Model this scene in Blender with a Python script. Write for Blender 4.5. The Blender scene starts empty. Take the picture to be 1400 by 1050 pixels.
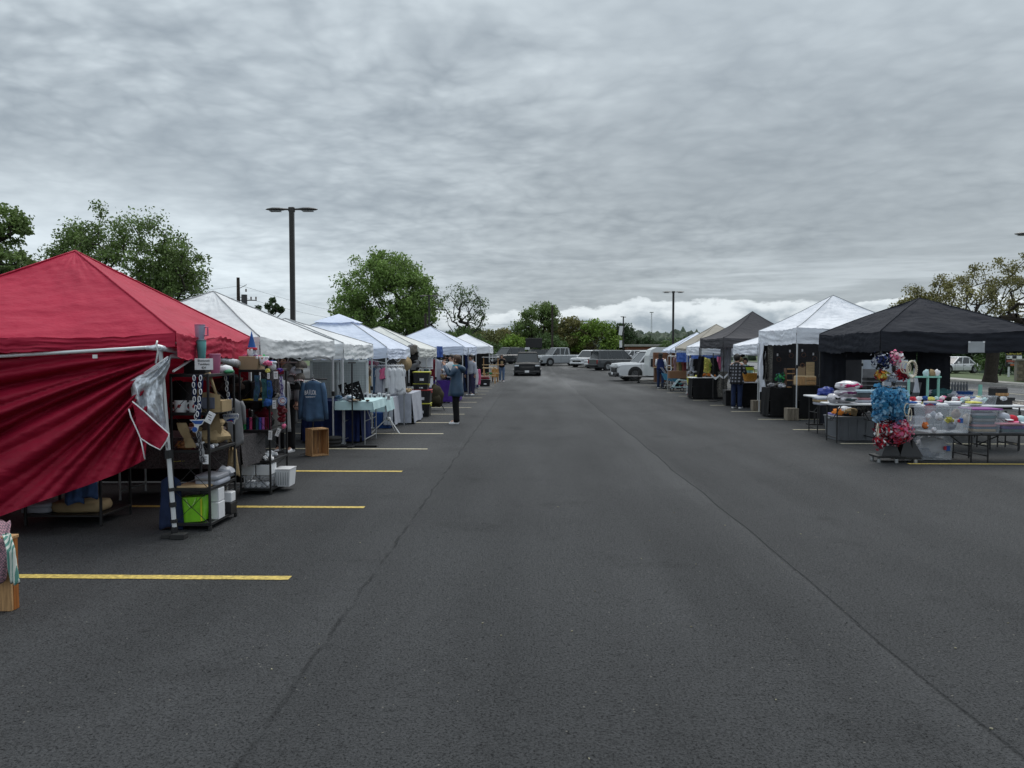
import bpy, math, random
import numpy as np
from mathutils import Vector, Matrix, noise, Euler
R = math.radians
scene = bpy.context.scene
C = scene.collection

# ------------------------------------------------------------------ camera
H = 1.72; YAW = R(1.361); PITCH = R(2.34); F = 1052.0
cam = bpy.data.objects.new('camera', bpy.data.cameras.new('camera')); C.objects.link(cam)
cam.location = (0, 0, H); cam.rotation_euler = (R(90) - PITCH, 0, YAW)
cam.data.sensor_width = 36; cam.data.lens = F / 1400 * 36
cam.data.clip_start = .05; cam.data.clip_end = 9000
scene.camera = cam
# ------------------------------------------------------------------ world
SUN_EL, SUN_ROT = R(58), R(25)
w = bpy.data.worlds.new('World'); scene.world = w; w.use_nodes = True
def build_world():
    nt = w.node_tree; N = nt.nodes; L = nt.links; N.clear()
    def nd(t, **k):
        n = N.new(t)
        for a, b in k.items(): setattr(n, a, b)
        return n
    def val(x):
        n = nd('ShaderNodeValue'); n.outputs[0].default_value = x; return n.outputs[0]
    def m(op, a, b=None, c=None, clamp=False):
        n = nd('ShaderNodeMath', operation=op, use_clamp=clamp)
        for i, x in enumerate((a, b, c)):
            if x is None: continue
            if isinstance(x, (int, float)): n.inputs[i].default_value = x
            else: L.new(x, n.inputs[i])
        return n.outputs[0]
    def ramp(x, lo, hi):
        n = nd('ShaderNodeMapRange', interpolation_type='SMOOTHSTEP', clamp=True)
        L.new(x, n.inputs[0]); n.inputs[1].default_value = lo; n.inputs[2].default_value = hi; return n.outputs[0]
    def cmix(f, a, b):
        n = nd('ShaderNodeMix', data_type='RGBA'); 
        L.new(f, n.inputs[0])
        for i, x in ((6, a), (7, b)):
            if isinstance(x, tuple): n.inputs[i].default_value = (*x, 1)
            else: L.new(x, n.inputs[i])
        return n.outputs[2]
    def noi(vec, sc, det, rough=.5, dist=0, dim='3D'):
        n = nd('ShaderNodeTexNoise', noise_dimensions=dim); L.new(vec, n.inputs['Vector'])
        n.inputs['Scale'].default_value = sc; n.inputs['Detail'].default_value = det
        n.inputs['Roughness'].default_value = rough; n.inputs['Distortion'].default_value = dist
        return n.outputs[0]
    def comb(x, y, z=0.0):
        n = nd('ShaderNodeCombineXYZ')
        for i, q in enumerate((x, y, z)):
            if isinstance(q, (int, float)): n.inputs[i].default_value = q
            else: L.new(q, n.inputs[i])
        return n.outputs[0]
    tc = nd('ShaderNodeTexCoord'); sp = nd('ShaderNodeSeparateXYZ'); L.new(tc.outputs['Generated'], sp.inputs[0])
    x, y, z = sp.outputs
    zc = m('ADD', m('MAXIMUM', z, 0.0), .15)
    u = m('DIVIDE', x, zc); v = m('DIVIDE', y, zc)
    # the deck is warped a little so the rolls bend and break up
    uv = comb(u, v, .0)
    wn = nd('ShaderNodeTexNoise'); L.new(uv, wn.inputs['Vector']); wn.inputs['Scale'].default_value = 1.1; wn.inputs['Detail'].default_value = 2
    ws = nd('ShaderNodeVectorMath', operation='SCALE'); L.new(wn.outputs['Color'], ws.inputs[0]); ws.inputs['Scale'].default_value = .22
    wa = nd('ShaderNodeVectorMath', operation='ADD'); L.new(uv, wa.inputs[0]); L.new(ws.outputs[0], wa.inputs[1]); W = wa.outputs[0]
    ws_ = nd('ShaderNodeSeparateXYZ'); L.new(W, ws_.inputs[0]); wx, wy = ws_.outputs[0], ws_.outputs[1]
    az = m('ARCTAN2', x, y)                       # 0 = along the aisle, + to the right
    el = m('ARCSINE', z)
    big = noi(comb(m('MULTIPLY', m('ADD', u, m('MULTIPLY', v, -.5)), .9), m('MULTIPLY', v, .5), 6.3), .75, 3, .45, .2)
    rolls = noi(comb(m('ADD', wx, m('MULTIPLY', wy, .35)), m('MULTIPLY', wy, 1.25), 1.7), 3.3, 4, .50, 0)
    fine = noi(comb(wx, m('MULTIPLY', wy, 1.35), 3.1), 11, 4, .50, 0)
    fw = nd('ShaderNodeTexNoise'); L.new(W, fw.inputs['Vector']); fw.inputs['Scale'].default_value = 5; fw.inputs['Detail'].default_value = 4
    fs = nd('ShaderNodeVectorMath', operation='SCALE'); L.new(fw.outputs['Color'], fs.inputs[0]); fs.inputs['Scale'].default_value = .16
    fa = nd('ShaderNodeVectorMath', operation='ADD'); L.new(W, fa.inputs[0]); L.new(fs.outputs[0], fa.inputs[1])
    vo = nd('ShaderNodeTexVoronoi', feature='F1', voronoi_dimensions='2D'); L.new(fa.outputs[0], vo.inputs['Vector']); vo.inputs['Scale'].default_value = 9.0
    vo2 = nd('ShaderNodeTexVoronoi', feature='F1', voronoi_dimensions='2D'); L.new(fa.outputs[0], vo2.inputs['Vector']); vo2.inputs['Scale'].default_value = 21
    ridge = m('SUBTRACT', 1.0, m('ADD', m('MULTIPLY', vo.outputs['Distance'], .75), m('MULTIPLY', vo2.outputs['Distance'], .35)))
    smooth = ramp(noi(comb(m('ADD', u, 2.0), v, 9.0), .42, 2, .5), .42, .60)
    far = m('SUBTRACT', 1.0, m('MULTIPLY', ramp(el, .30, .08), .35))
    t = m('ADD', m('MULTIPLY', m('SUBTRACT', rolls, .5), 1.15), m('MULTIPLY', m('SUBTRACT', fine, .5), .38))
    t = m('ADD', t, m('MULTIPLY', m('SUBTRACT', ridge, .56), .46))
    t = m('MULTIPLY', t, m('ADD', .55, m('MULTIPLY', smooth, .60)))
    t = m('ADD', t, m('MULTIPLY', m('SUBTRACT', big, .5), 1.6))
    t = m('ADD', m('MULTIPLY', t, m('ADD', .55, m('MULTIPLY', ramp(el, .05, .30), .45))), .5)
    deck = cmix(ramp(t, -.45, 1.45), (.208, .246, .282), (.61, .675, .712))
    # height gradient: darker belt low on the right, brighter above; the deck keeps brightening to the zenith
    hg = m('ADD', .93, m('MULTIPLY', ramp(el, .18, 1.3), .55))
    belt = m('MULTIPLY', m('MULTIPLY', ramp(az, -.28, .12), m('SUBTRACT', 1.0, ramp(el, .12, .42))), -.24)
    lefty = m('MULTIPLY', m('MULTIPLY', m('SUBTRACT', 1.0, ramp(az, -.5, -.12)), m('SUBTRACT', 1.0, ramp(el, .04, .22))), .34); lefty = m('ADD', lefty, m('MULTIPLY', m('SUBTRACT', 1.0, ramp(az, -.45, .05)), .09))
    gain = m('ADD', m('ADD', hg, belt), lefty)
    sc = nd('ShaderNodeVectorMath', operation='SCALE'); L.new(deck, sc.inputs[0]); L.new(gain, sc.inputs['Scale'])
    deck = sc.outputs[0]
    # bright gap just over the bank
    azv = comb(m('MULTIPLY', az, 1.0), m('MULTIPLY', el, 2.2), 4.4)
    lump = noi(azv, 11, 5, .55, .2); lump2 = noi(azv, 30, 4, .6, .3)
    top = m('ADD', .050, m('ADD', m('MULTIPLY', m('SUBTRACT', lump, .5), .045), m('MULTIPLY', m('SUBTRACT', lump2, .5), .016)))
    top = m('ADD', top, m('MULTIPLY', ramp(az, -.1, .12), .012))
    d = m('SUBTRACT', top, el)                     # >0 inside the bank
    inb = m('MULTIPLY', ramp(d, -.0012, .0030), ramp(m('ADD', az, m('MULTIPLY', lump, .25)), -.12, .10))
    shade = m('ADD', m('MULTIPLY', d, 26), m('MULTIPLY', m('SUBTRACT', noi(azv, 22, 4, .6), .5), 1.6))
    bank = cmix(ramp(shade, .05, .95), (.60, .65, .68), (.25, .30, .345))
    bank = cmix(ramp(m('ADD', m('SUBTRACT', .030, el), m('MULTIPLY', m('SUBTRACT', lump2, .5), .02)), .0, .014), bank, (.46, .52, .57))
    low = cmix(inb, deck, bank)
    streak = noi(comb(m('MULTIPLY', az, 2.0), m('MULTIPLY', el, 30), 7.0), 2.2, 4, .6, .3)
    glow = m('MULTIPLY', m('SUBTRACT', 1.0, ramp(el, .075, .16)), m('MULTIPLY', m('SUBTRACT', 1.0, inb), ramp(streak, .45, .7)))
    low = cmix(m('MULTIPLY', glow, .38), low, (.60, .66, .70))
    bg = nd('ShaderNodeBackground'); L.new(low, bg.inputs[0]); bg.inputs[1].default_value = 1.0
    sky = nd('ShaderNodeTexSky', sky_type='NISHITA'); sky.sun_disc = False; sky.sun_elevation = SUN_EL; sky.sun_rotation = SUN_ROT
    b2 = nd('ShaderNodeBackground'); L.new(sky.outputs[0], b2.inputs[0]); b2.inputs[1].default_value = .05
    ms = nd('ShaderNodeMixShader'); ms.inputs[0].default_value = .94
    L.new(b2.outputs[0], ms.inputs[1]); L.new(bg.outputs[0], ms.inputs[2])
    o = nd('ShaderNodeOutputWorld'); L.new(ms.outputs[0], o.inputs[0])
build_world()
sl = bpy.data.lights.new('sun', 'SUN'); sl.energy = 1.45; sl.angle = R(50); sl.color = (1, .97, .93)
so = bpy.data.objects.new('sun', sl); C.objects.link(so)
so.rotation_euler = (R(90) - SUN_EL, 0, R(180) - SUN_ROT)
vs = scene.view_settings; vs.view_transform = 'Standard'; vs.look = 'None'; vs.exposure = .45; vs.gamma = 1
vs.use_curve_mapping = False
scene.cycles.max_bounces = 6; scene.cycles.transparent_max_bounces = 12; scene.cycles.use_denoising = True

# ------------------------------------------------------------------ pixel helpers (dev coordinates of the photograph -> the place)
FW = Vector((-math.sin(YAW) * math.cos(PITCH), math.cos(YAW) * math.cos(PITCH), -math.sin(PITCH)))
RT = Vector((math.cos(YAW), math.sin(YAW), 0)); UP = RT.cross(FW)
def ray(px, py): return FW + RT * ((px - 700) / F) + UP * ((525 - py) / F)
def at(px, py, Y):
    r = ray(px, py); return Vector((0, 0, H)) + r * (Y / r.y)
def G(px, py):
    r = ray(px, py); return Vector((0, 0, H)) + r * (-H / r.z)
def X_at(px, Y): return at(px, 482, Y).x
def z_at(py, Y, px=725): return at(px, py, Y).z
def gz(Y):
    t = min(1, max(0, (Y - 60) / 30)); return .34 * t * t * (3 - 2 * t)

# ------------------------------------------------------------------ materials
MC = {}
def mat(name, col, r=.65, metal=0, var=.12, vs_=6, bump=0, bs=60, tr=0, alpha=1, spec=.5, coat=0, isl=0, emit=0, str3=None, det=4):
    key = (name,)
    if key in MC: return MC[key]
    m = bpy.data.materials.new(name); m.use_nodes = True; nt = m.node_tree; N = nt.nodes; L = nt.links
    b = N['Principled BSDF']; out = N['Material Output']
    b.inputs['Roughness'].default_value = r; b.inputs['Metallic'].default_value = metal
    b.inputs['Specular IOR Level'].default_value = spec; b.inputs['Coat Weight'].default_value = coat
    b.inputs['Alpha'].default_value = alpha
    tc = N.new('ShaderNodeTexCoord'); vec = tc.outputs['Object']
    if str3:
        mp = N.new('ShaderNodeMapping'); mp.inputs['Scale'].default_value = str3; L.new(vec, mp.inputs[0]); vec = mp.outputs[0]
    n = N.new('ShaderNodeTexNoise'); n.inputs['Scale'].default_value = vs_; n.inputs['Detail'].default_value = det; L.new(vec, n.inputs['Vector'])
    mr = N.new('ShaderNodeMapRange'); mr.inputs[1].default_value = .3; mr.inputs[2].default_value = .7; L.new(n.outputs[0], mr.inputs[0])
    mx = N.new('ShaderNodeMix'); mx.data_type = 'RGBA'
    mx.inputs[6].default_value = (*[max(0, c * (1 - var)) for c in col], 1); mx.inputs[7].default_value = (*[min(1, c * (1 + var)) for c in col], 1)
    L.new(mr.outputs[0], mx.inputs[0]); cs = mx.outputs[2]
    if isl:
        g = N.new('ShaderNodeNewGeometry'); m2 = N.new('ShaderNodeMapRange'); L.new(g.outputs['Random Per Island'], m2.inputs[0])
        m2.inputs[3].default_value = 1 - isl; m2.inputs[4].default_value = 1 + isl
        sc = N.new('ShaderNodeVectorMath'); sc.operation = 'SCALE'; L.new(cs, sc.inputs[0]); L.new(m2.outputs[0], sc.inputs['Scale']); cs = sc.outputs[0]
    L.new(cs, b.inputs['Base Color'])
    if emit:
        L.new(cs, b.inputs['Emission Color']); b.inputs['Emission Strength'].default_value = emit
    if bump:
        n2 = N.new('ShaderNodeTexNoise'); n2.inputs['Scale'].default_value = bs; n2.inputs['Detail'].default_value = 3; L.new(vec, n2.inputs['Vector'])
        bp = N.new('ShaderNodeBump'); bp.inputs['Strength'].default_value = bump; bp.inputs['Distance'].default_value = .035 if bs < 10 else .01
        L.new(n2.outputs[0], bp.inputs['Height']); L.new(bp.outputs[0], b.inputs['Normal'])
    if tr:
        t = N.new('ShaderNodeBsdfTranslucent'); L.new(cs, t.inputs[0]); s = N.new('ShaderNodeMixShader'); s.inputs[0].default_value = tr
        L.new(b.outputs[0], s.inputs[1]); L.new(t.outputs[0], s.inputs[2]); L.new(s.outputs[0], out.inputs[0])
    MC[key] = m; return m
def col(name, c, **k):       # cloth
    k.setdefault('r', .85); k.setdefault('bump', .25); k.setdefault('bs', 90); k.setdefault('spec', .25); return mat(name, c, **k)
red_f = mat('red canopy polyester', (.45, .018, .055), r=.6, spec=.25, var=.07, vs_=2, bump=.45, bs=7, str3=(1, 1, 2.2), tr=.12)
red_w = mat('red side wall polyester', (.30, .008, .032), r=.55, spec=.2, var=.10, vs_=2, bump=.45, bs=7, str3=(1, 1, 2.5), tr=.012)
silver_f = mat('silver lining', (.62, .65, .70), r=.38, metal=.45, var=.25, vs_=26, bump=.5, bs=45)
white_f = mat('white canopy polyester', (.86, .89, .96), r=.55, var=.04, vs_=2, bump=.45, bs=7, str3=(1, 1, 2.2), tr=.22)
white2_f = mat('off white canopy polyester', (.80, .82, .84), r=.55, var=.05, vs_=2, bump=.45, bs=7, str3=(1, 1, 2.2), tr=.18)
cream_f = mat('cream canopy polyester', (.74, .75, .72), r=.55, var=.05, vs_=2, bump=.45, bs=7, str3=(1, 1, 2.2), tr=.18)
blue_w_f = mat('blue tinted white canopy polyester', (.74, .81, .97), r=.55, var=.05, vs_=2, bump=.45, bs=7, str3=(1, 1, 2.2), tr=.22)
beige_f = mat('beige canopy polyester', (.33, .30, .25), r=.6, var=.05, vs_=2, bump=.45, bs=7, str3=(1, 1, 2.2), tr=.1)
grey_f = mat('grey canopy polyester', (.085, .083, .090), r=.8, spec=.08, var=.06, vs_=2, bump=.45, bs=7, str3=(1, 1, 2.2), tr=.05)
black_f = mat('black canopy polyester', (.027, .029, .037), r=.8, spec=.08, var=.08, vs_=2, bump=.45, bs=7, str3=(1, 1, 2.2), tr=.02)
blue_f = mat('royal blue polyester', (.03, .09, .35), r=.5, tr=.1)
steel = mat('white painted steel', (.62, .64, .66), r=.4, metal=.2, var=.08)
galv = mat('grey steel tube', (.42, .43, .44), r=.35, metal=.7, var=.1)
blk = mat('black powder coated steel', (.012, .012, .013), r=.4, var=.2)
blkp = mat('black plastic', (.014, .014, .016), r=.45, var=.2)
rub = mat('black rubber', (.018, .018, .018), r=.8)
white_p = mat('white plastic', (.75, .76, .78), r=.4, var=.05)
clear_p = mat('clear bin plastic', (.70, .74, .80), r=.2, var=.04, alpha=.22)
frost_p = mat('frosted bin plastic', (.72, .76, .82), r=.3, var=.04, alpha=.27)
grey_p = mat('grey plastic', (.13, .14, .155), r=.5, var=.1)
paper = mat('white card', (.78, .78, .80), r=.7, var=.03)
ink = mat('dark ink', (.03, .03, .04), r=.7)
wood = mat('pine wood', (.44, .25, .11), r=.7, var=.32, vs_=5, str3=(12, 12, 1.2), bump=.2)
wood2 = mat('pale plywood', (.50, .36, .20), r=.7, var=.2, vs_=5, str3=(2, 10, 8))
dwood = mat('dark stained wood', (.11, .05, .025), r=.6, var=.3, vs_=5, str3=(10, 10, 1.5))
wwood = mat('weathered wood', (.20, .17, .13), r=.85, var=.35, vs_=6, str3=(12, 12, 1.5), bump=.3)
card = mat('cardboard', (.36, .26, .16), r=.85, var=.08)
skin = mat('skin', (.48, .27, .19), r=.5, var=.06)
brown_h = mat('brown hair', (.06, .028, .015), r=.6, var=.4, vs_=40, bump=.5, bs=120)
dark_h = mat('dark hair', (.012, .009, .008), r=.6, var=.4, vs_=40, bump=.5, bs=120)
denim = col('blue denim', (.045, .085, .19), var=.35, vs_=9)
ddenim = col('dark denim', (.018, .03, .075), var=.3)
black_c = col('black cloth', (.008, .008, .009), var=.3)
navy_c = col('navy cloth', (.012, .022, .085), var=.3)
grey_c = col('grey cloth', (.20, .20, .21), var=.2)
lgrey_c = col('pale grey cloth', (.42, .44, .50), var=.1)
white_c = col('white cloth', (.72, .73, .76), var=.08)
aqua_c = col('pale aqua cloth', (.50, .68, .70), var=.06)
purple_c = col('purple cloth', (.07, .03, .22), var=.2)
maroon_c = col('maroon cloth', (.16, .012, .025), var=.3)
pink_c = col('pink cloth', (.72, .16, .30), var=.2)
teal_c = col('dark teal cloth', (.04, .12, .13), var=.3)
tan_c = col('tan burlap', (.34, .25, .14), var=.2)
yellow_c = col('pale yellow cloth', (.68, .64, .16), var=.25, vs_=18)
orange_c = col('orange cloth', (.60, .19, .03), var=.25)
steelb = col('steel blue cloth', (.06, .115, .20), var=.15, vs_=12)
jacketb = col('blue rain jacket cloth', (.030, .065, .115), var=.2, r=.45, spec=.5)
lime_p = mat('lime green woven plastic', (.22, .60, .02), r=.35, var=.15, vs_=14)
def plaid():
    m = bpy.data.materials.new('black and white plaid flannel'); m.use_nodes = True; N = m.node_tree.nodes; L = m.node_tree.links; b = N['Principled BSDF']
    b.inputs['Roughness'].default_value = .9
    tc = N.new('ShaderNodeTexCoord'); sp = N.new('ShaderNodeSeparateXYZ'); L.new(tc.outputs['Object'], sp.inputs[0])
    outs = []
    for o in (sp.outputs[0], sp.outputs[2]):
        a = N.new('ShaderNodeMath'); a.operation = 'MULTIPLY'; a.inputs[1].default_value = 62; L.new(o, a.inputs[0])
        s = N.new('ShaderNodeMath'); s.operation = 'SINE'; L.new(a.outputs[0], s.inputs[0])
        g = N.new('ShaderNodeMapRange'); g.inputs[1].default_value = -.2; g.inputs[2].default_value = .5; L.new(s.outputs[0], g.inputs[0]); outs.append(g.outputs[0])
    p = N.new('ShaderNodeMath'); p.operation = 'MULTIPLY'; L.new(outs[0], p.inputs[0]); L.new(outs[1], p.inputs[1])
    mx = N.new('ShaderNodeMix'); mx.data_type = 'RGBA'; L.new(p.outputs[0], mx.inputs[0])
    mx.inputs[6].default_value = (.022, .022, .026, 1); mx.inputs[7].default_value = (.28, .28, .32, 1); L.new(mx.outputs[2], b.inputs['Base Color'])
    return m
plaid_c = plaid()
def wirecol(c):
    return mat('c%.2f %.2f %.2f' % c, c, r=.75, var=.2, bump=.2)

# ------------------------------------------------------------------ mesh builder
class MB:
    def __init__(s): s.v = []; s.f = []; s.m = []; s.cur = 0
    def add(s, vs, fs, M=None):
        o = len(s.v); s.v += [tuple(M @ Vector(q)) if M else tuple(q) for q in vs]
        s.f += [tuple(i + o for i in q) for q in fs]; s.m += [s.cur] * len(fs); return s
    def mi(s, i): s.cur = i; return s
    def box(s, c, sz, rot=None, b=None, M=None):
        hx, hy, hz = [q / 2 for q in sz]
        if b is None: b = min(sz) * .12
        T = Matrix.Translation(c)
        if rot: T = T @ Euler(rot).to_matrix().to_4x4()
        if M: T = M @ T
        if b <= 0:
            vs = [(x * hx, y * hy, z * hz) for x in (-1, 1) for y in (-1, 1) for z in (-1, 1)]
            fs = [(0, 1, 3, 2), (4, 6, 7, 5), (0, 4, 5, 1), (2, 3, 7, 6), (0, 2, 6, 4), (1, 5, 7, 3)]
            return s.add(vs, fs, T)
        vs = []; idx = {}
        for x in (-1, 1):
            for y in (-1, 1):
                for z in (-1, 1):
                    for a in range(3):
                        p = [x * (hx - b), y * (hy - b), z * (hz - b)]; p[a] = (x, y, z)[a] * (hx, hy, hz)[a]
                        idx[(x, y, z, a)] = len(vs); vs.append(p)
        g = lambda x, y, z, a: idx[(x, y, z, a)]
        fs = []
        for q in (-1, 1):
            fs.append((g(q, -1, -1, 0), g(q, 1, -1, 0), g(q, 1, 1, 0), g(q, -1, 1, 0)))
            fs.append((g(-1, q, -1, 1), g(1, q, -1, 1), g(1, q, 1, 1), g(-1, q, 1, 1)))
            fs.append((g(-1, -1, q, 2), g(1, -1, q, 2), g(1, 1, q, 2), g(-1, 1, q, 2)))
            for r in (-1, 1):
                fs.append((g(q, r, -1, 0), g(q, r, 1, 0), g(q, r, 1, 1), g(q, r, -1, 1)))
                fs.append((g(q, -1, r, 0), g(q, 1, r, 0), g(q, 1, r, 2), g(q, -1, r, 2)))
                fs.append((g(-1, q, r, 1), g(1, q, r, 1), g(1, q, r, 2), g(-1, q, r, 2)))
                for t in (-1, 1): fs.append((g(q, r, t, 0), g(q, r, t, 1), g(q, r, t, 2)))
        return s.add(vs, fs, T)
    def tube(s, pts, r, n=6, cap=True):
        pts = [Vector(p) for p in pts]; k = len(pts); rs = r if isinstance(r, (list, tuple)) else [r] * k
        o = len(s.v); prev = None
        for i, p in enumerate(pts):
            d = (pts[min(i + 1, k - 1)] - pts[max(i - 1, 0)])
            if d.length < 1e-9: d = Vector((0, 0, 1))
            d.normalize()
            if prev is None:
                a = Vector((0, 0, 1)) if abs(d.z) < .9 else Vector((1, 0, 0)); u = d.cross(a).normalized()
            else: u = (prev - d * prev.dot(d)); u = u.normalized() if u.length > 1e-6 else d.orthogonal().normalized()
            prev = u; v = d.cross(u)
            for j in range(n):
                t = 2 * math.pi * (j + .5) / n; q = p + (u * math.cos(t) + v * math.sin(t)) * rs[i]; s.v.append(tuple(q))
        for i in range(k - 1):
            for j in range(n):
                a = o + i * n + j; b = o + i * n + (j + 1) % n; s.f.append((a, b, b + n, a + n)); s.m.append(s.cur)
        if cap:
            s.f.append(tuple(o + j for j in range(n))[::-1]); s.m.append(s.cur)
            s.f.append(tuple(o + (k - 1) * n + j for j in range(n))); s.m.append(s.cur)
        return s
    def cyl(s, c, r, h, n=14, r2=None):
        c = Vector(c); return s.tube([c, c + Vector((0, 0, h))], [r, r if r2 is None else r2], n)
    def loft(s, rings, cap=True):
        o = len(s.v); n = len(rings[0])
        for rg in rings: s.v += [tuple(p) for p in rg]
        for i in range(len(rings) - 1):
            for j in range(n):
                a = o + i * n + j; b = o + i * n + (j + 1) % n; s.f.append((a, b, b + n, a + n)); s.m.append(s.cur)
        if cap:
            s.f.append(tuple(o + j for j in range(n))[::-1]); s.m.append(s.cur)
            s.f.append(tuple(o + (len(rings) - 1) * n + j for j in range(n))); s.m.append(s.cur)
        return s
    def grid(s, fn, nu, nv):
        o = len(s.v)
        for i in range(nu + 1):
            for j in range(nv + 1): s.v.append(tuple(fn(i / nu, j / nv)))
        for i in range(nu):
            for j in range(nv):
                a = o + i * (nv + 1) + j; s.f.append((a, a + nv + 1, a + nv + 2, a + 1)); s.m.append(s.cur)
        return s
    def blob(s, c, rad, amp=.15, seed=0, nu=10, nv=7, fr=1.6):
        rad = (rad,) * 3 if isinstance(rad, (int, float)) else rad; rings = []
        for i in range(nv + 1):
            ph = math.pi * (.04 + .92 * i / nv); rg = []
            for j in range(nu):
                th = 2 * math.pi * j / nu; d = Vector((math.sin(ph) * math.cos(th), math.sin(ph) * math.sin(th), -math.cos(ph)))
                k = 1 + amp * noise.noise(d * fr + Vector((seed * 3.7, seed * 1.3, 0))) * 2
                rg.append((c[0] + d.x * rad[0] * k, c[1] + d.y * rad[1] * k, c[2] + d.z * rad[2] * k))
            rings.append(rg)
        return s.loft(rings)
    def lathe(s, prof, c=(0, 0, 0), n=16):
        return s.loft([[(c[0] + r * math.cos(2 * math.pi * j / n), c[1] + r * math.sin(2 * math.pi * j / n), c[2] + z) for j in range(n)] for r, z in prof])
    def prism(s, poly, y0, y1, M=None):     # outline in x,z ; depth along y
        n = len(poly); vs = [(p[0], y0, p[1]) for p in poly] + [(p[0], y1, p[1]) for p in poly]
        fs = [tuple(range(n)), tuple(range(2 * n - 1, n - 1, -1))] + [(i, i + n, (i + 1) % n + n, (i + 1) % n) for i in range(n)]
        return s.add(vs, fs, M)
    def ring(s, c, R0, r, ax='y', n=14, k=5, sx=1, sz=1):
        pts = []
        for i in range(n + 1):
            t = 2 * math.pi * i / n; a, b = R0 * math.cos(t) * sx, R0 * math.sin(t) * sz
            pts.append({'y': (c[0] + a, c[1], c[2] + b), 'x': (c[0], c[1] + a, c[2] + b), 'z': (c[0] + a, c[1] + b, c[2])}[ax])
        return s.tube(pts, r, k, cap=False)
    def build(s, name, mats, parent=None, loc=(0, 0, 0), rot=(0, 0, 0), smooth=False, kind=None):
        me = bpy.data.meshes.new(name); me.from_pydata(s.v, [], s.f)
        for q in (mats if isinstance(mats, (list, tuple)) else [mats]): me.materials.append(q)
        if any(s.m): me.polygons.foreach_set('material_index', s.m)
        if smooth:
            me.polygons.foreach_set('use_smooth', [True] * len(s.f))
            if smooth != 'all': me.set_sharp_from_angle(angle=R(40))
        me.update()
        o = bpy.data.objects.new(name, me); C.objects.link(o); o.location = loc; o.rotation_euler = rot
        if parent: o.parent = parent
        if kind: o['kind'] = kind
        return o
def tag(o, label, cat, group=None, kind=None):
    if label: o['label'] = label
    if cat: o['category'] = cat
    if group: o['group'] = group
    if kind: o['kind'] = kind
    return o
def thing(name, label, cat, loc=(0, 0, 0), rz=0, group=None):
    o = bpy.data.objects.new(name, None); C.objects.link(o); o.location = loc; o.rotation_euler = (0, 0, rz)
    o.empty_display_size = .1; return tag(o, label, cat, group)
def item(mb, name, mats, label, cat, loc=(0, 0, 0), rz=0, group=None, smooth=True):
    return tag(mb.build(name, mats, None, loc, (0, 0, rz), smooth), label, cat, group)
def copy_tree(o, loc, rz=None, label=None):
    def rec(q, par):
        c = q.copy(); C.objects.link(c); c.parent = par
        for ch in q.children: rec(ch, c)
        return c
    r = rec(o, None); r.location = loc
    if rz is not None: r.rotation_euler = (0, 0, rz)
    if label: r['label'] = label
    return r
def text(body, size, m, parent, loc, rot=(R(90), 0, 0), depth=.001, name='lettering', sx=1):
    cu = bpy.data.curves.new('t', 'FONT'); cu.body = body; cu.size = size; cu.extrude = depth; cu.align_x = 'CENTER'; cu.align_y = 'CENTER'
    cu.resolution_u = 2; cu.space_line = .85
    to = bpy.data.objects.new('t', cu); C.objects.link(to); me = bpy.data.meshes.new_from_object(to); bpy.data.objects.remove(to)
    me.materials.clear(); me.materials.append(m)
    o = bpy.data.objects.new(name, me); C.objects.link(o); o.location = loc; o.rotation_euler = rot; o.scale = (sx, 1, 1); o.parent = parent
    return o
nz = lambda x, y=0, z=0: noise.noise(Vector((x, y, z)))
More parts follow.
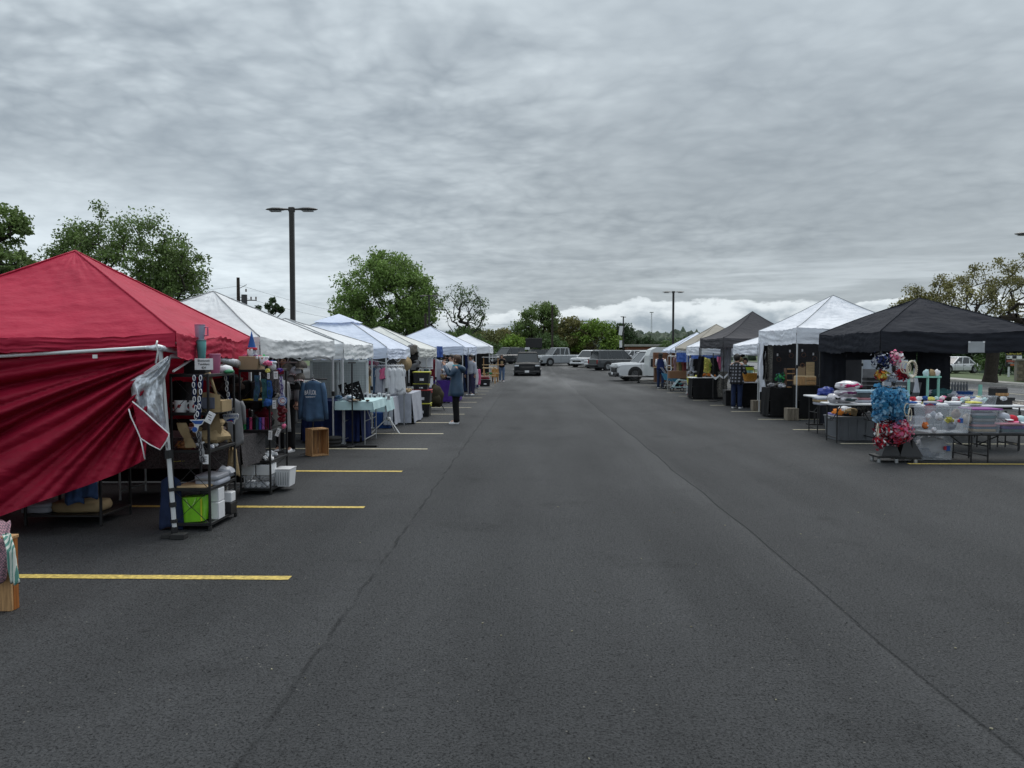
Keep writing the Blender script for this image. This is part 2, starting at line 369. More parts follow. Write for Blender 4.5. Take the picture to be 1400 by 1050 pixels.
# ------------------------------------------------------------------ the ground
def asphalt(name, base=.030, joints=True, lighter=0):
    m = bpy.data.materials.new(name); m.use_nodes = True; nt = m.node_tree; N = nt.nodes; L = nt.links; b = N['Principled BSDF']
    tc = N.new('ShaderNodeTexCoord'); P = tc.outputs['Object']
    def noi(sc, det=3, vec=P, rough=.5):
        n = N.new('ShaderNodeTexNoise'); n.inputs['Scale'].default_value = sc; n.inputs['Detail'].default_value = det; n.inputs['Roughness'].default_value = rough; L.new(vec, n.inputs['Vector']); return n.outputs[0]
    def mth(op, a, c=None, clamp=False):
        n = N.new('ShaderNodeMath'); n.operation = op; n.use_clamp = clamp
        for i, q in enumerate((a, c)):
            if q is None: continue
            if isinstance(q, (int, float)): n.inputs[i].default_value = q
            else: L.new(q, n.inputs[i])
        return n.outputs[0]
    def rng(x, a, c, d=0, e=1):
        n = N.new('ShaderNodeMapRange'); L.new(x, n.inputs[0]); n.clamp = True
        for i, q in enumerate((a, c, d, e)): n.inputs[i + 1].default_value = q
        return n.outputs[0]
    sp = N.new('ShaderNodeSeparateXYZ'); L.new(P, sp.inputs[0]); X, Y, _ = sp.outputs
    stone = noi(150, 2); grain = noi(55, 5, rough=.75); mott = noi(9, 5, rough=.7)
    strp = N.new('ShaderNodeMapping'); strp.inputs['Scale'].default_value = (1.1, .12, 1); L.new(P, strp.inputs[0])
    lanes = noi(1.1, 4, strp.outputs[0]); wide = noi(.28, 4)
    pit = noi(72, 3, rough=.7); pit2 = noi(20, 4, rough=.7)
    f = mth('ADD', mth('MULTIPLY', rng(grain, .36, .64), .50), mth('MULTIPLY', rng(mott, .36, .64), .22))
    f = mth('ADD', f, mth('MULTIPLY', rng(stone, .35, .65), .34))
    k = mth('ADD', .54, mth('MULTIPLY', f, 1.0))
    pits = mth('ADD', mth('MULTIPLY', rng(pit, .47, .36), .62), mth('MULTIPLY', rng(pit2, .44, .34), .30), clamp=True)
    k = mth('MULTIPLY', k, mth('SUBTRACT', 1, mth('MULTIPLY', pits, .8)))
    k = mth('MULTIPLY', k, mth('ADD', .78, mth('MULTIPLY', rng(lanes, .3, .7), .28)))
    k = mth('MULTIPLY', k, mth('ADD', .88, mth('MULTIPLY', rng(wide, .3, .7), .24)))
    k = mth('MULTIPLY', k, mth('SUBTRACT', 1, mth('MULTIPLY', rng(noi(.9, 5, rough=.6), .58, .72), .22)))
    speck = N.new('ShaderNodeTexVoronoi'); speck.inputs['Scale'].default_value = 42; L.new(P, speck.inputs['Vector'])
    sk = N.new('ShaderNodeSeparateColor'); L.new(speck.outputs['Color'], sk.inputs[0])
    pale = mth('MULTIPLY', mth('GREATER_THAN', sk.outputs[0], .985), mth('LESS_THAN', speck.outputs['Distance'], .22))
    if joints:
        jn = mth('ADD', mth('MULTIPLY', mth('SUBTRACT', noi(1.6, 5, rough=.6), .5), .13), X)
        jn2 = mth('ADD', mth('MULTIPLY', mth('SUBTRACT', noi(.25, 3), .5), .30), X)
        d1 = mth('ABSOLUTE', mth('ADD', jn, 1.22)); d2 = mth('ABSOLUTE', mth('SUBTRACT', jn2, 2.09))
        crack = mth('ADD', mth('MULTIPLY', rng(d1, .005, .020, 1, 0), rng(noi(2.4, 4), .35, .6)), rng(d2, .004, .016, .9, 0), clamp=True)
        k = mth('MULTIPLY', k, mth('SUBTRACT', 1, mth('MULTIPLY', crack, .38)))
        k = mth('MULTIPLY', k, mth('ADD', 1, mth('MULTIPLY', mth('MULTIPLY', rng(d2, .0, .35, 1, 0), mth('LESS_THAN', jn2, 2.09)), .22)))
        k = mth('MULTIPLY', k, mth('ADD', 1, mth('MULTIPLY', mth('LESS_THAN', jn, -1.22), .06)))
    sc = N.new('ShaderNodeVectorMath'); sc.operation = 'SCALE'; sc.inputs[0].default_value = (base * .97, base, base * 1.045); L.new(k, sc.inputs['Scale'])
    mx = N.new('ShaderNodeMix'); mx.data_type = 'RGBA'; L.new(mth('MULTIPLY', pale, .7), mx.inputs[0]); L.new(sc.outputs[0], mx.inputs[6]); mx.inputs[7].default_value = (.22, .21, .18, 1)
    L.new(mx.outputs[2], b.inputs['Base Color'])
    # damp film: smoother further down the lot
    damp = mth('MULTIPLY', rng(noi(.22, 4, strp.outputs[0]), .45, .62), rng(Y, 30, 46))
    rg = mth('SUBTRACT', rng(mott, .3, .7, .60, .76), mth('MULTIPLY', damp, .30))
    L.new(rg, b.inputs['Roughness']); L.new(mth('MULTIPLY', mth('MULTIPLY', k, mth('SUBTRACT', 1, mth('MULTIPLY', pits, .6))), mth('ADD', .15, mth('MULTIPLY', damp, .40))), b.inputs['Specular IOR Level'])
    hgt = mth('ADD', mth('MULTIPLY', stone, .5), mth('MULTIPLY', grain, 1.0)); hgt = mth('SUBTRACT', hgt, mth('MULTIPLY', pits, .5))
    if joints: hgt = mth('SUBTRACT', hgt, mth('MULTIPLY', crack, 1.2))
    bp = N.new('ShaderNodeBump'); bp.inputs['Strength'].default_value = .75; bp.inputs['Distance'].default_value = .012; L.new(hgt, bp.inputs['Height']); L.new(bp.outputs[0], b.inputs['Normal'])
    return m
asp = asphalt('parking lot asphalt', .050)
asp_road = asphalt('worn road asphalt', .12, False)
grass_m = mat('grass ground', (.055, .085, .025), r=.9, var=.4, vs_=.6, bump=.6, bs=20)
YS = [-40, -10, 0, 10, 20, 30, 40, 50, 60] + [60 + 2 * i for i in range(1, 16)] + [95, 112]
def sheet(name, xs, ys, zf, m):
    mb = MB(); mb.v = [(x, y, zf(x, y)) for y in ys for x in xs]; n = len(xs)
    mb.f = [(j * n + i, j * n + i + 1, (j + 1) * n + i + 1, (j + 1) * n + i) for j in range(len(ys) - 1) for i in range(n - 1)]; mb.m = [0] * len(mb.f)
    return mb.build(name, m, smooth='all', kind='structure')
def road_l(y): return 16.0 + .10 * (y - 24)
def road_r(y): return 23.6 + .10 * (y - 36)
def hill(x, y):
    z = gz(y) - .012 if y < 150 else .33
    s_ = min(1, max(0, (x - road_r(min(y, 120)) - 5) / 25)); z -= s_ * s_ * (3 - 2 * s_) * .036 * max(0, min(y, 260) - 46) * (1 - min(1, max(0, (y - 270) / 90)))
    if y > 150: z += 17 * (1 - math.exp(-((y - 150) / 420) ** 2)) * (.66 + .12 * nz(x * .003, y * .003) + .35 * nz(x * .0012 + 5, 0)) * min(1, max(.35, (x + 500) / 700 + .55))
    return z
gx = [-3000, -1500, -800, -400, -200, -120, -60, -30, 0, 15, 28, 32, 36, 41, 46, 52, 60, 75, 90, 120, 160, 200, 260, 320, 400, 500, 650, 800, 1500, 3000]
gy = [-600] + YS + [130, 150, 175, 200, 230, 260, 320, 400, 480, 560, 700, 900, 1500, 3500]
sheet('grass_ground', gx, gy, hill, grass_m)
def road_l(y): return 16.0 + .10 * (y - 24)
def road_r(y): return 23.6 + .10 * (y - 36)
LX = 14.2
lot = MB(); rows = [(y, gz(y)) for y in YS]
lot.v = [q for y, z in rows for q in ((-24, y, z), (0, y, z), (LX + max(0, .10 * (y - 24)), y, z))]
lot.f = [(j * 3 + i, j * 3 + i + 1, j * 3 + i + 4, j * 3 + i + 3) for j in range(len(rows) - 1) for i in (0, 1)]; lot.m = [0] * len(lot.f)
lot.build('parking_lot', asp, smooth='all', kind='structure')
rd = MB(); rd.v = [q for y in YS[1:] for q in ((road_l(y) + .18, y, gz(y) + .004), (road_r(y), y, gz(y) + .004))]
rd.f = [(2 * j, 2 * j + 1, 2 * j + 3, 2 * j + 2) for j in range(len(YS) - 2)]; rd.m = [0] * len(rd.f)
rd.build('road', asp_road, kind='structure')
conc = mat('pale concrete', (.34, .33, .31), r=.85, var=.15, vs_=3, bump=.3)
for nm, fx, w_, h_ in (('kerb', road_l, .18, .13), ('kerb', lambda y: road_r(y) + .02, .18, .13), ('pavement', lambda y: road_r(y) + 1.7, 1.4, .05), ('kerb', lambda y: LX - .2 + max(0, .10 * (y - 24)), .16, .12)):
    m_ = MB()
    for a, b in zip(YS[1:], YS[2:]):
        xa, xb = fx(a), fx(b); m_.loft([[(x, y, gz(y) - .05), (x + w_, y, gz(y) - .05), (x + w_, y, gz(y) + h_), (x, y, gz(y) + h_)] for x, y in ((xa, a), (xb, b))])
    m_.build(nm, conc, kind='structure')
yl = mat('worn yellow road paint', (.50, .37, .09), r=.75, var=.42, vs_=30, det=8, bump=.3)
wl = mat('faded pale yellow road paint', (.46, .42, .30), r=.75, var=.40, vs_=30, det=8, bump=.3)
def line(x0, x1, y, m, w_=.10, seed=0, name='parking_line'):
    mb = MB(); n = 34
    mb.grid(lambda u, v: (x0 + (x1 - x0) * u + (.02 * nz(v * 5, seed) if u in (0, 1) else 0), y + (v - .5) * (w_ + .012 * nz(u * 40, seed)) + .006 * nz(u * 9, seed + 5), .004), n, 1)
    return mb.build(name, m, kind='structure')
for k in range(17):
    y = 5.86 + 2.585 * k - (.10 if k == 0 else 0); line(-7.0, -1.83 - .01 * (k % 3), y, yl if k < 3 else wl, .10 if k < 2 else .11, k)
for k in range(15):
    y = 11.98 + 2.64 * k; line(5.86 - (.0 if k else .02), 11, y, yl if k < 1 else wl, .10, k + 40)
for k in range(6):
    mb = MB(); yy = 24 + 6.5 * k; xm = (road_l(yy) + road_r(yy)) / 2; mb.grid(lambda u, v: (xm + .6 * u + .11 * v, yy + 6.4 * u, .009), 6, 1); mb.build('road_line', wl, kind='structure')
# gravel bed between the lot and the road
gravel_m = mat('river gravel', (.26, .23, .20), r=.85, var=.3, vs_=9, isl=.5)
gb = MB(); gb.v = [q for y in YS[1:11] for q in ((LX - .02 + max(0, .10 * (y - 24)), y, gz(y) + .06), (road_l(y) + .01, y, gz(y) + .06))]; gb.f = [(2 * j, 2 * j + 1, 2 * j + 3, 2 * j + 2) for j in range(9)]; gb.m = [0] * 9
gb.build('gravel_bed', mat('gravel base', (.12, .11, .10), r=.9, var=.4, vs_=12, bump=1, bs=30), kind='structure')
random.seed(3); gs = MB()
for i in range(4200):
    y = 16 + 26 * random.random() ** 1.4; x = LX + .1 + (road_l(y) - LX - .15) * random.random(); s_ = random.uniform(.03, .075)
    vs_ = [(x + s_ * dx * random.uniform(.7, 1.3), y + s_ * dy * random.uniform(.7, 1.3), .075 + s_ * dz * .7) for dx, dy, dz in ((1, 0, 0), (-1, 0, 0), (0, 1, 0), (0, -1, 0), (0, 0, 1), (0, 0, -1))]
    gs.add(vs_, [(0, 2, 4), (2, 1, 4), (1, 3, 4), (3, 0, 4), (2, 0, 5), (1, 2, 5), (3, 1, 5), (0, 3, 5)])
tag(gs.build('gravel', gravel_m), 'loose brown and grey river gravel beside the road kerb', 'gravel', kind='stuff')
lit = MB()
for i in range(34):
    y = random.uniform(2.6, 9); x = random.uniform(-2.5, 4.5) * y / 6; s_ = random.uniform(.002, .006)
    lit.box((x, y, .004), (s_ * 2.5, s_, .005), (0, 0, random.random() * 6), 0)
tag(lit.build('leaf_litter', mat('dry bits', (.26, .24, .16), isl=.5)), 'tiny pale bits of leaf and twig scattered on the asphalt', 'litter', kind='stuff')

# ------------------------------------------------------------------ trees
bark = mat('dark bark', (.035, .028, .022), r=.95, var=.35, vs_=9, bump=.8, bs=30)
bark2 = mat('grey bark', (.05, .045, .040), r=.95, var=.35, vs_=9, bump=.8, bs=30)
def leafm(name, c, var=.35, vs_=.7): return mat(name, c, r=.6, var=var, vs_=vs_, isl=.45, tr=.3, spec=.3, det=2)
lf_oak = leafm('oak leaves', (0.138, 0.203, 0.065)); lf_fresh = leafm('fresh green leaves', (0.196, 0.297, 0.084)); lf_dk = leafm('dark leaves', (0.046, 0.078, 0.032))
lf_br = leafm('brownish spring leaves', (0.181, 0.174, 0.065)); lf_olive = leafm('olive leaves', (0.138, 0.152, 0.055)); lf_bright = leafm('bright green leaves', (0.160, 0.254, 0.043))
lf_ever = leafm('evergreen needles', (0.043, 0.080, 0.038)); lf_mid = leafm('mid green leaves', (0.084, 0.138, 0.046))
def leaves_mesh(name, P, size, m, parent, seed, flat=.5):
    rs = np.random.RandomState(seed); n = len(P)
    a = rs.normal(size=(n, 3)); a /= np.linalg.norm(a, axis=1)[:, None]
    nrm = rs.normal(size=(n, 3)); nrm[:, 2] += flat; b = np.cross(a, nrm); b /= np.linalg.norm(b, axis=1)[:, None] + 1e-6
    s = size * rs.uniform(.55, 1.25, n)[:, None]
    V = np.concatenate([P - a * s, P + b * s * .55, P + a * s, P - b * s * .55], 1).reshape(-1, 3)
    me = bpy.data.meshes.new(name); me.vertices.add(4 * n); me.vertices.foreach_set('co', V.astype(np.float32).ravel())
    me.loops.add(4 * n); me.loops.foreach_set('vertex_index', np.arange(4 * n, dtype=np.int32)); me.polygons.add(n)
    me.polygons.foreach_set('loop_start', np.arange(0, 4 * n, 4, dtype=np.int32)); me.update(calc_edges=True)
    me.materials.append(m); o = bpy.data.objects.new(name, me); C.objects.link(o); o.parent = parent; return o
def tree(name, label, x, y, h, rx, rz, trunk_r, seed, m, nat=170, nleaf=9000, ls=.16, lobes=None, fork=None, cz=None, spread=.55, b=None, z0=None, step=.7, shell=.55, ry=None, thin=2.5, keep=-.30):
    rs = np.random.RandomState(seed); ry = ry or rx; cz = cz or h - rz; fork = fork or max(.8, (cz - rz) * 1.1)
    lobes = lobes or [(0, 0, cz, rx, ry, rz)]
    root = thing(name, label, 'tree', (x, y, gz(y) - .02 if z0 is None else z0), 0)
    A = []; tries = 0
    while len(A) < nat and tries < nat * 60:
        tries += 1; l = lobes[rs.randint(len(lobes))]; d = rs.normal(size=3); d /= np.linalg.norm(d); q = rs.uniform(shell ** 3, 1) ** (1 / 3)
        p = np.array(l[:3]) + d * q * np.array(l[3:6])
        if p[2] < fork * .9 or noise.noise(Vector(p * .75) + Vector((seed, 0, 0))) < keep: continue
        A.append(p)
    A = np.array(A)
    nodes = [np.array((0, 0, -.1))]; par = [-1]; k = max(2, int(fork / step)); bx, by = rs.normal(size=2) * .05 * fork
    for i in range(1, k + 1): nodes.append(np.array((bx * i / k, by * i / k, fork * i / k))); par.append(len(nodes) - 2)
    base = nodes[-1]; tips = []; start = max(1, len(nodes) - 2)
    for q in A[np.argsort(np.linalg.norm(A - base, axis=1))]:
        arr = np.array(nodes[start:]); dd = np.linalg.norm(arr - q, axis=1); rootd = np.linalg.norm(arr - base, axis=1)
        i = int(np.argmin(dd + .28 * rootd)) + start; cur = nodes[i].copy(); L = dd[i - start]; ns = max(1, int(L / step)); 
        bend = rs.normal(size=3) * .12 * L; pi = i
        for s_ in range(1, ns + 1):
            t = s_ / ns; p = nodes[i] * (1 - t) + q * t + bend * math.sin(math.pi * t) + rs.normal(size=3) * .05 * step; p[2] += .10 * L * math.sin(math.pi * t)
            nodes.append(p); par.append(pi); pi = len(nodes) - 1
        tips.append(pi)
    n = len(nodes); cnt = np.zeros(n)
    for t in tips: cnt[t] += 1
    for i in range(n - 1, 0, -1): cnt[par[i]] += cnt[i]
    cnt = np.maximum(cnt, 1); rad = np.maximum(.016, trunk_r * (cnt / cnt[0]) ** .52); rad[0] *= 1.5
    mb = MB()
    for i in range(1, n):
        a, c = Vector(nodes[par[i]]), Vector(nodes[i])
        if (c - a).length < 1e-3: continue
        mb.tube([a, c], [min(rad[par[i]], rad[i] * 1.35), rad[i]], 7 if rad[i] > .1 else 4, cap=False)
    mb.build('trunk', b or bark, root, smooth='all')
    if nleaf:
        thinn = [i for i in range(k + 1, n) if cnt[i] <= thin]; idx = rs.choice(thinn, nleaf)
        ctr = np.array(nodes)[idx] + np.clip(rs.normal(size=(nleaf, 3)), -1.7, 1.7) * spread * (rs.uniform(.25, 1.0, (n, 1)) ** .7)[idx] * np.array([[1, 1, .8]])
        leaves_mesh('crown', ctr, ls, m, root, seed + 1)
    return root
D = 60
tree('oak_tree', 'broad dark green oak tree rising behind the red canopy', X_at(172, D), D, 13.6, 6.0, 4.6, .50, 11, lf_oak, 520, 34000, .125, spread=.50,
     lobes=[(0, 0, 9.3, 4.6, 4.5, 4.1), (3.6, 0, 8.3, 2.7, 3, 2.2), (-3.0, 0, 9.8, 2.4, 3, 2.0), (2.8, 0, 6.2, 3.2, 3, 1.6), (-3.8, 0, 7.4, 2.6, 3, 2.2)], fork=3.6, cz=8.5, keep=-.32, shell=.15, thin=9)
tree('oak_tree', 'dark leafy tree cut off by the left edge of the picture', X_at(-42, 34), 34, 10.6, 3.2, 4.2, .35, 12, lf_oak, 110, 7500, .10, spread=.26, lobes=[(0, 0, 7, 2.0, 2.5, 3), (1.3, 0, 7.5, 1.1, 1.6, .9), (1.7, 0, 5.7, 1.5, 1.6, .5), (.5, 0, 4.6, 2.6, 2.5, 1.3)], keep=-.02)
tree('round_tree', 'low dark treetop between the left edge and the red canopy peak', X_at(40, 48), 48, 7.6, 3.1, 2.4, .3, 13, lf_dk, 90, 8000, .14, spread=.38, lobes=[(0, 0, 5.6, 2.6, 2, 1.9)])
D = 80
tree('maple_tree', 'large rounded fresh green tree behind the white canopies', X_at(524, D), D, 12.0, 6.0, 5.3, .45, 21, lf_fresh, 560, 42000, .145, spread=.52, b=bark2,
     lobes=[(0, 0, 7.0, 5.0, 4.2, 4.9), (-3.4, 0, 5.4, 2.3, 3, 2.4), (3.6, 0, 6.4, 2.3, 3, 3.0), (0, 0, 3.6, 4.6, 3, 1.8), (1, 0, 9.6, 3.0, 3, 2.0), (0, 0, 7.0, 5.0, 4.2, 4.9)], fork=1.6, cz=6.5, keep=-.4, shell=.12, thin=10)
tree('sparse_tree', 'nearly bare dark tree with twisted branches right of the big round tree', X_at(619, D), D, 9.0, 3.8, 3.8, .34, 22, lf_mid, 190, 2400, .12, spread=.4, b=bark2, fork=1.6, cz=5.6, shell=.7, lobes=[(0, 0, 5.6, 3.4, 2.5, 3.3), (1.8, 0, 5.4, 1.8, 2, 2.4)], step=.5, thin=1.5)
tree('bush', 'dark green leafy bush under the bare tree', X_at(630, 76), 76, 3.6, 2.6, 1.7, .15, 23, lf_mid, 60, 5000, .17, fork=.5, cz=1.9)
tree('young_tree', 'small dark treetop beside the utility pole', X_at(368, 48), 48, 5.1, .95, 1.3, .1, 24, lf_dk, 34, 900, .12, spread=.18, fork=2.2, cz=3.9, step=.4)
tree('maple_tree', 'tall open green tree behind the dark pickup lane end', X_at(733, 112), 112, 9.0, 3.4, 3.6, .3, 31, lf_oak, 190, 9500, .17, shell=.15, thin=7, spread=.5, lobes=[(0, 0, 5.6, 2.8, 2.5, 3.2), (1.9, 0, 6.6, 1.2, 1.5, 1.8), (-1.8, 0, 4.0, 1.9, 2, 2)], keep=-.3)
for i, (px, Y, h, rx, m, lab) in enumerate([
    (640, 108, 4.6, 3.0, lf_olive, 'brownish olive thicket tree at the left end of the far tree line'),
    (668, 112, 4.8, 3.2, lf_olive, 'olive tree above the dark parked vehicle at the far left'),
    (690, 116, 4.7, 2.8, lf_br, 'reddish brown budding tree in the far tree line'),
    (703, 104, 3.4, 1.5, lf_bright, 'small bright green shrub in front of the olive trees'),
    (768, 116, 6.6, 3.0, lf_olive, 'budding brown green tree just right of the utility pole'),
    (792, 114, 6.6, 3.6, lf_br, 'wide brownish tree with thin branches above the silver pickup'),
    (815, 112, 6.0, 3.2, lf_bright, 'bright green tree at the right end of the far tree line'),
    (748, 108, 3.6, 2.8, lf_mid, 'low dark green tree behind the utility pole base'),
    (720, 118, 4.8, 3.4, lf_mid, 'mid green tree behind the dark sign board'),
    (852, 128, 6.2, 2.1, lf_dk, 'dark conical tree behind the lamp post with banners'),
    (838, 132, 4.0, 2.3, lf_mid, 'rounded tree left of the dark conical tree'),
    (872, 140, 4.4, 3.0, lf_dk, 'dark rounded tree right of the dark conical tree'),
    (893, 150, 3.9, 2.9, lf_dk, 'dark low tree left of the distant lamp post'),
    (930, 118, 3.4, 2.6, lf_mid, 'green shrub like tree right of the distant lamp post'),
    (655, 98, 2.6, 2.4, lf_mid, 'low green bush near the far white canopy')]):
    tree('far_tree' if h > 3.5 else 'shrub', lab, X_at(px, Y), Y, h, rx, h * .46, .16, 50 + i, m, 90, 5600, .20, fork=h * .16, cz=h * .52, spread=.6, z0=gz(Y) - .05)
oak = tree('oak_tree', 'wide sparse oak with brown budding leaves behind the black canopy', 25.9, 44, 7.6, 5.8, 3.0, .34, 71, lf_br, 620, 30000, .072, spread=.27, fork=2.1, cz=5.0, step=.45, shell=.35, thin=2.2,
     lobes=[(1.3, 0, 5.2, 3.5, 3.4, 2.3), (-2.4, 0, 4.5, 2.5, 3, 1.5), (-4.0, 0, 4.0, 1.5, 2, 1.0), (4, 0, 4.6, 3, 3, 2.0), (-1.8, 0, 3.0, 2.0, 2, .6)], keep=-.35)
for i, (px, Y, h, rx) in enumerate([(1255, 74, 4.4, 3.4), (1284, 250, 15, 8), (1318, 262, 16, 9), (1350, 255, 16, 9), (1376, 240, 14, 8), (1392, 76, 5.0, 3.4), (1420, 70, 5.2, 3.4), (1205, 84, 4.0, 3.4), (1160, 92, 4.2, 3.6)]):
    tree('evergreen_tree', ['leftmost dark evergreen', 'second dark evergreen from the left', 'tall evergreen behind the ranch house', 'evergreen right of the ranch house roof', 'evergreen directly behind the thick oak trunk', 'evergreen behind the roadside sign', 'evergreen at the right picture edge', 'evergreen behind the black canopy window', 'evergreen behind the white peaked canopy'][i] + ' across the road', X_at(px, Y), Y, h, rx, h * .47, .2, 90 + i, [lf_ever, lf_ever, lf_mid][i % 3], 80 if h > 9 else 60, 6500, .5 if h > 9 else .22, fork=.5, cz=h * .5, spread=1.4 if h > 9 else .5, z0=hill(X_at(px, Y), Y) - .1)
tree('shrub', 'small round green shrub left of the roadside sign', X_at(1368, 62), 62, 1.75, 1.5, .85, .06, 120, lf_mid, 30, 2200, .12, fork=.2, cz=.9, spread=.3, z0=hill(X_at(1368, 62), 62))
# wooded hills far off: one mass of crowns
random.seed(9); fw = [MB(), MB()]
for i in range(6500):
    x = random.uniform(-350, 620); y = random.uniform(170, 640)
    if abs(x) > y * .75 + 30: continue
    r = random.uniform(1.6, 3.6) * (.45 + y / 500); z = hill(x, y) + r * .4
    fw[i % 2].blob((x, y, z), (r, r, r * random.uniform(.8, 1.3)), .34, i * .37, 8, 6, 3.4)
for k_, (q, m_) in enumerate(zip(fw, (mat('distant wood foliage', (.035, .055, .035), r=.9, var=.5, vs_=.25, bump=1, bs=1.5), mat('distant lighter wood foliage', (.055, .075, .048), r=.9, var=.5, vs_=.25, bump=1, bs=1.5)))):
    tag(q.build('far_wood', m_, smooth='all'), ['darker crowns of the far off woods on the low hills', 'paler crowns of the far off woods on the low hills'][k_], 'wood', kind='stuff')
for i, (px, Y) in enumerate([(876, 330), (893, 360), (884, 300)]):
    mb = MB(); p = at(px, 0, Y); z = hill(p.x, Y); mb.box((0, 0, 1), (7, 5, 2.4), b=.02); mb.prism([(-4, 2.1), (4, 2.1), (3.4, 3.4), (-3.4, 3.4)], -2.8, 2.8)
    item(mb, 'far_house', mat('pale house siding', (.38, .37, .35)), ['pale far house low on the wooded hill', 'pale far house higher on the wooded hill', 'pale far house nearest the lot on the hill'][i], 'house', (p.x, Y, z + .5))

# ------------------------------------------------------------------ lamp posts, poles, far signs
lampm = mat('dark bronze paint', (.018, .016, .015), r=.45)
def lamp_post(label, X, Y, h=6.6, rz=0, r=.075):
    t = thing('lamp_post', label, 'lamp post', (X, Y, gz(Y)), rz, 'double headed parking lot lamp posts')
    MB().cyl((0, 0, 0), .28, .55, 16).build('base', conc, t, smooth=True)
    MB().box((0, 0, .56), (.3, .3, .03), b=.004).box((0, 0, (h + .56) / 2), (r * 2, r * 2, h - .56), b=.01).build('pole', lampm, t)
    MB().box((0, 0, h - .06), (.2, .16, .16)).build('bracket', lampm, t)
    for s in (-1, 1):
        prof = [(.10, .06, .03), (.24, .07, .035), (.40, .15, .05), (.62, .17, .055), (.80, .11, .03), (.88, .03, .012)]
        hd = MB().loft([[(s * x, w_ * cy, h - .06 + .004 * x * 10 - .05 * max(0, x - .3) + hh * cz) for cy, cz in ((-1, -.5), (1, -.5), (1, .2), (.6, .9), (-.6, .9), (-1, .2))] for x, w_, hh in prof]).build('lamp_head', lampm, t, smooth=True)
        MB().box((s * .55, 0, h - .115), (.36, .22, .02), b=.003).build('lens', mat('grey lens', (.25, .26, .27), r=.3), hd)
    return t
lamp_post('tall double headed lamp post behind the left canopies', X_at(401, 26), 26)
lamp_post('distant double headed lamp post beyond the right stalls', X_at(920, 62), 62)
lamp_post('double headed lamp post in front of the round green tree', X_at(587, 66), 66)
lamp_post('lamp post half out of frame at the right edge', X_at(1413, 32), 32)
lamp_post('farthest lamp post carrying two white banners', X_at(852, 110), 110, 6.5, R(60))
bn = thing('banner', 'pair of small white banners on the farthest lamp post', 'banner', (X_at(851, 109.7), 109.7, gz(110)))
MB().box((-.25, 0, 4.5), (.5, .02, 1.3), (0, .12, 0)).build('upper_flag', paper, bn); MB().box((-.25, 0, 2.6), (.4, .02, 1.0)).build('lower_flag', paper, bn)
MB().tube([(0, .1, 4.9), (-.5, .0, 4.9)], .02).build('bar', lampm, bn)
polem = mat('weathered pole wood', (.045, .035, .028), r=.9, var=.3)
def utility_pole(label, X, Y, h, can=True, arm=True):
    t = thing('utility_pole', label, 'utility pole', (X, Y, gz(Y))); MB().cyl((0, 0, 0), .16, h, 10, .11).build('pole', polem, t, smooth=True)
    if can:
        MB().cyl((.42, 0, h - 2.0), .2, .8, 12).build('transformer', mat('grey enamel', (.06, .06, .065)), t, smooth=True)
        MB().box((.2, 0, h - 1.4), (.4, .06, .05)).box((.2, 0, h - 1.9), (.4, .06, .05)).build('bracket', galv, t)
        for k in range(3): MB().cyl((.55 + .35 * k, 0, h - 1.55 + .55 * (k == 0)), .05, .2, 8).build('insulator', mat('brown glaze', (.08, .04, .03), r=.2), t)
        MB().tube([(0, 0, h - 1.6), (1.3, 0, h - 1.6)], .035).tube([(0, 0, h - .8), (.6, 0, h - .5)], .02).build('cross_arm', polem, t)
    return t
utility_pole('utility pole with transformer behind the off white canopy', X_at(327, 54), 54, 7.0)
utility_pole('plain utility pole in front of the far green trees', X_at(755, 100), 100, 7.5, False)
utility_pole('thin pole beside the lamp post at the round green tree', X_at(582, 70), 70, 5.2, False)
wr = MB()
for k, (a, c) in enumerate([((X_at(327, 54), 54, 6.5), (X_at(582, 70), 70, 4.8)), ((X_at(327, 54), 54, 5.7), (X_at(582, 70), 70, 4.4)), ((X_at(327, 54), 54, 6.4), (-42, 50, 5.4)), ((X_at(327, 54), 54, 5.6), (-42, 50, 4.9)), ((X_at(582, 70), 70, 5), (X_at(755, 100), 100, 6.0))]):
    a, c = Vector(a), Vector(c); wr.tube([a.lerp(c, i / 14) - Vector((0, 0, .7 * math.sin(math.pi * i / 14))) for i in range(15)], .008, 3, False)
item(wr, 'power_line', blk, 'thin dark power lines strung between the utility poles', 'power line')
sb = thing('sign_board', 'dark board on posts with a small white sign under its left end', 'sign', (X_at(730, 98), 98, gz(98)))
MB().box((0, 0, 2.6), (2.1, .25, 1.25), b=.03).build('board', blk, sb); MB().box((-.85, -.2, 1.9), (.62, .04, .3)).build('small_sign', paper, sb)
for s in (-1, 1): MB().box((s * .8, 0, 1.0), (.12, .12, 2)).build('post', blk, sb)
tw = MB()
for s in ((-1, -1), (1, -1), (0, 1)): tw.tube([(s[0] * .8, s[1] * .8, 0), (s[0] * .3, s[1] * .3, 30)], .14, 4)
for k in range(8): tw.box((0, 0, 3 + k * 3.6), (1.5 - k * .1, 1.4 - k * .1, .15))
tw.box((0, 0, 30), (3.2, 3, .8)); item(tw, 'lattice_tower', galv, 'faint lattice tower on the far wooded hill', 'tower', (at(894, 0, 700).x, 700, 8))

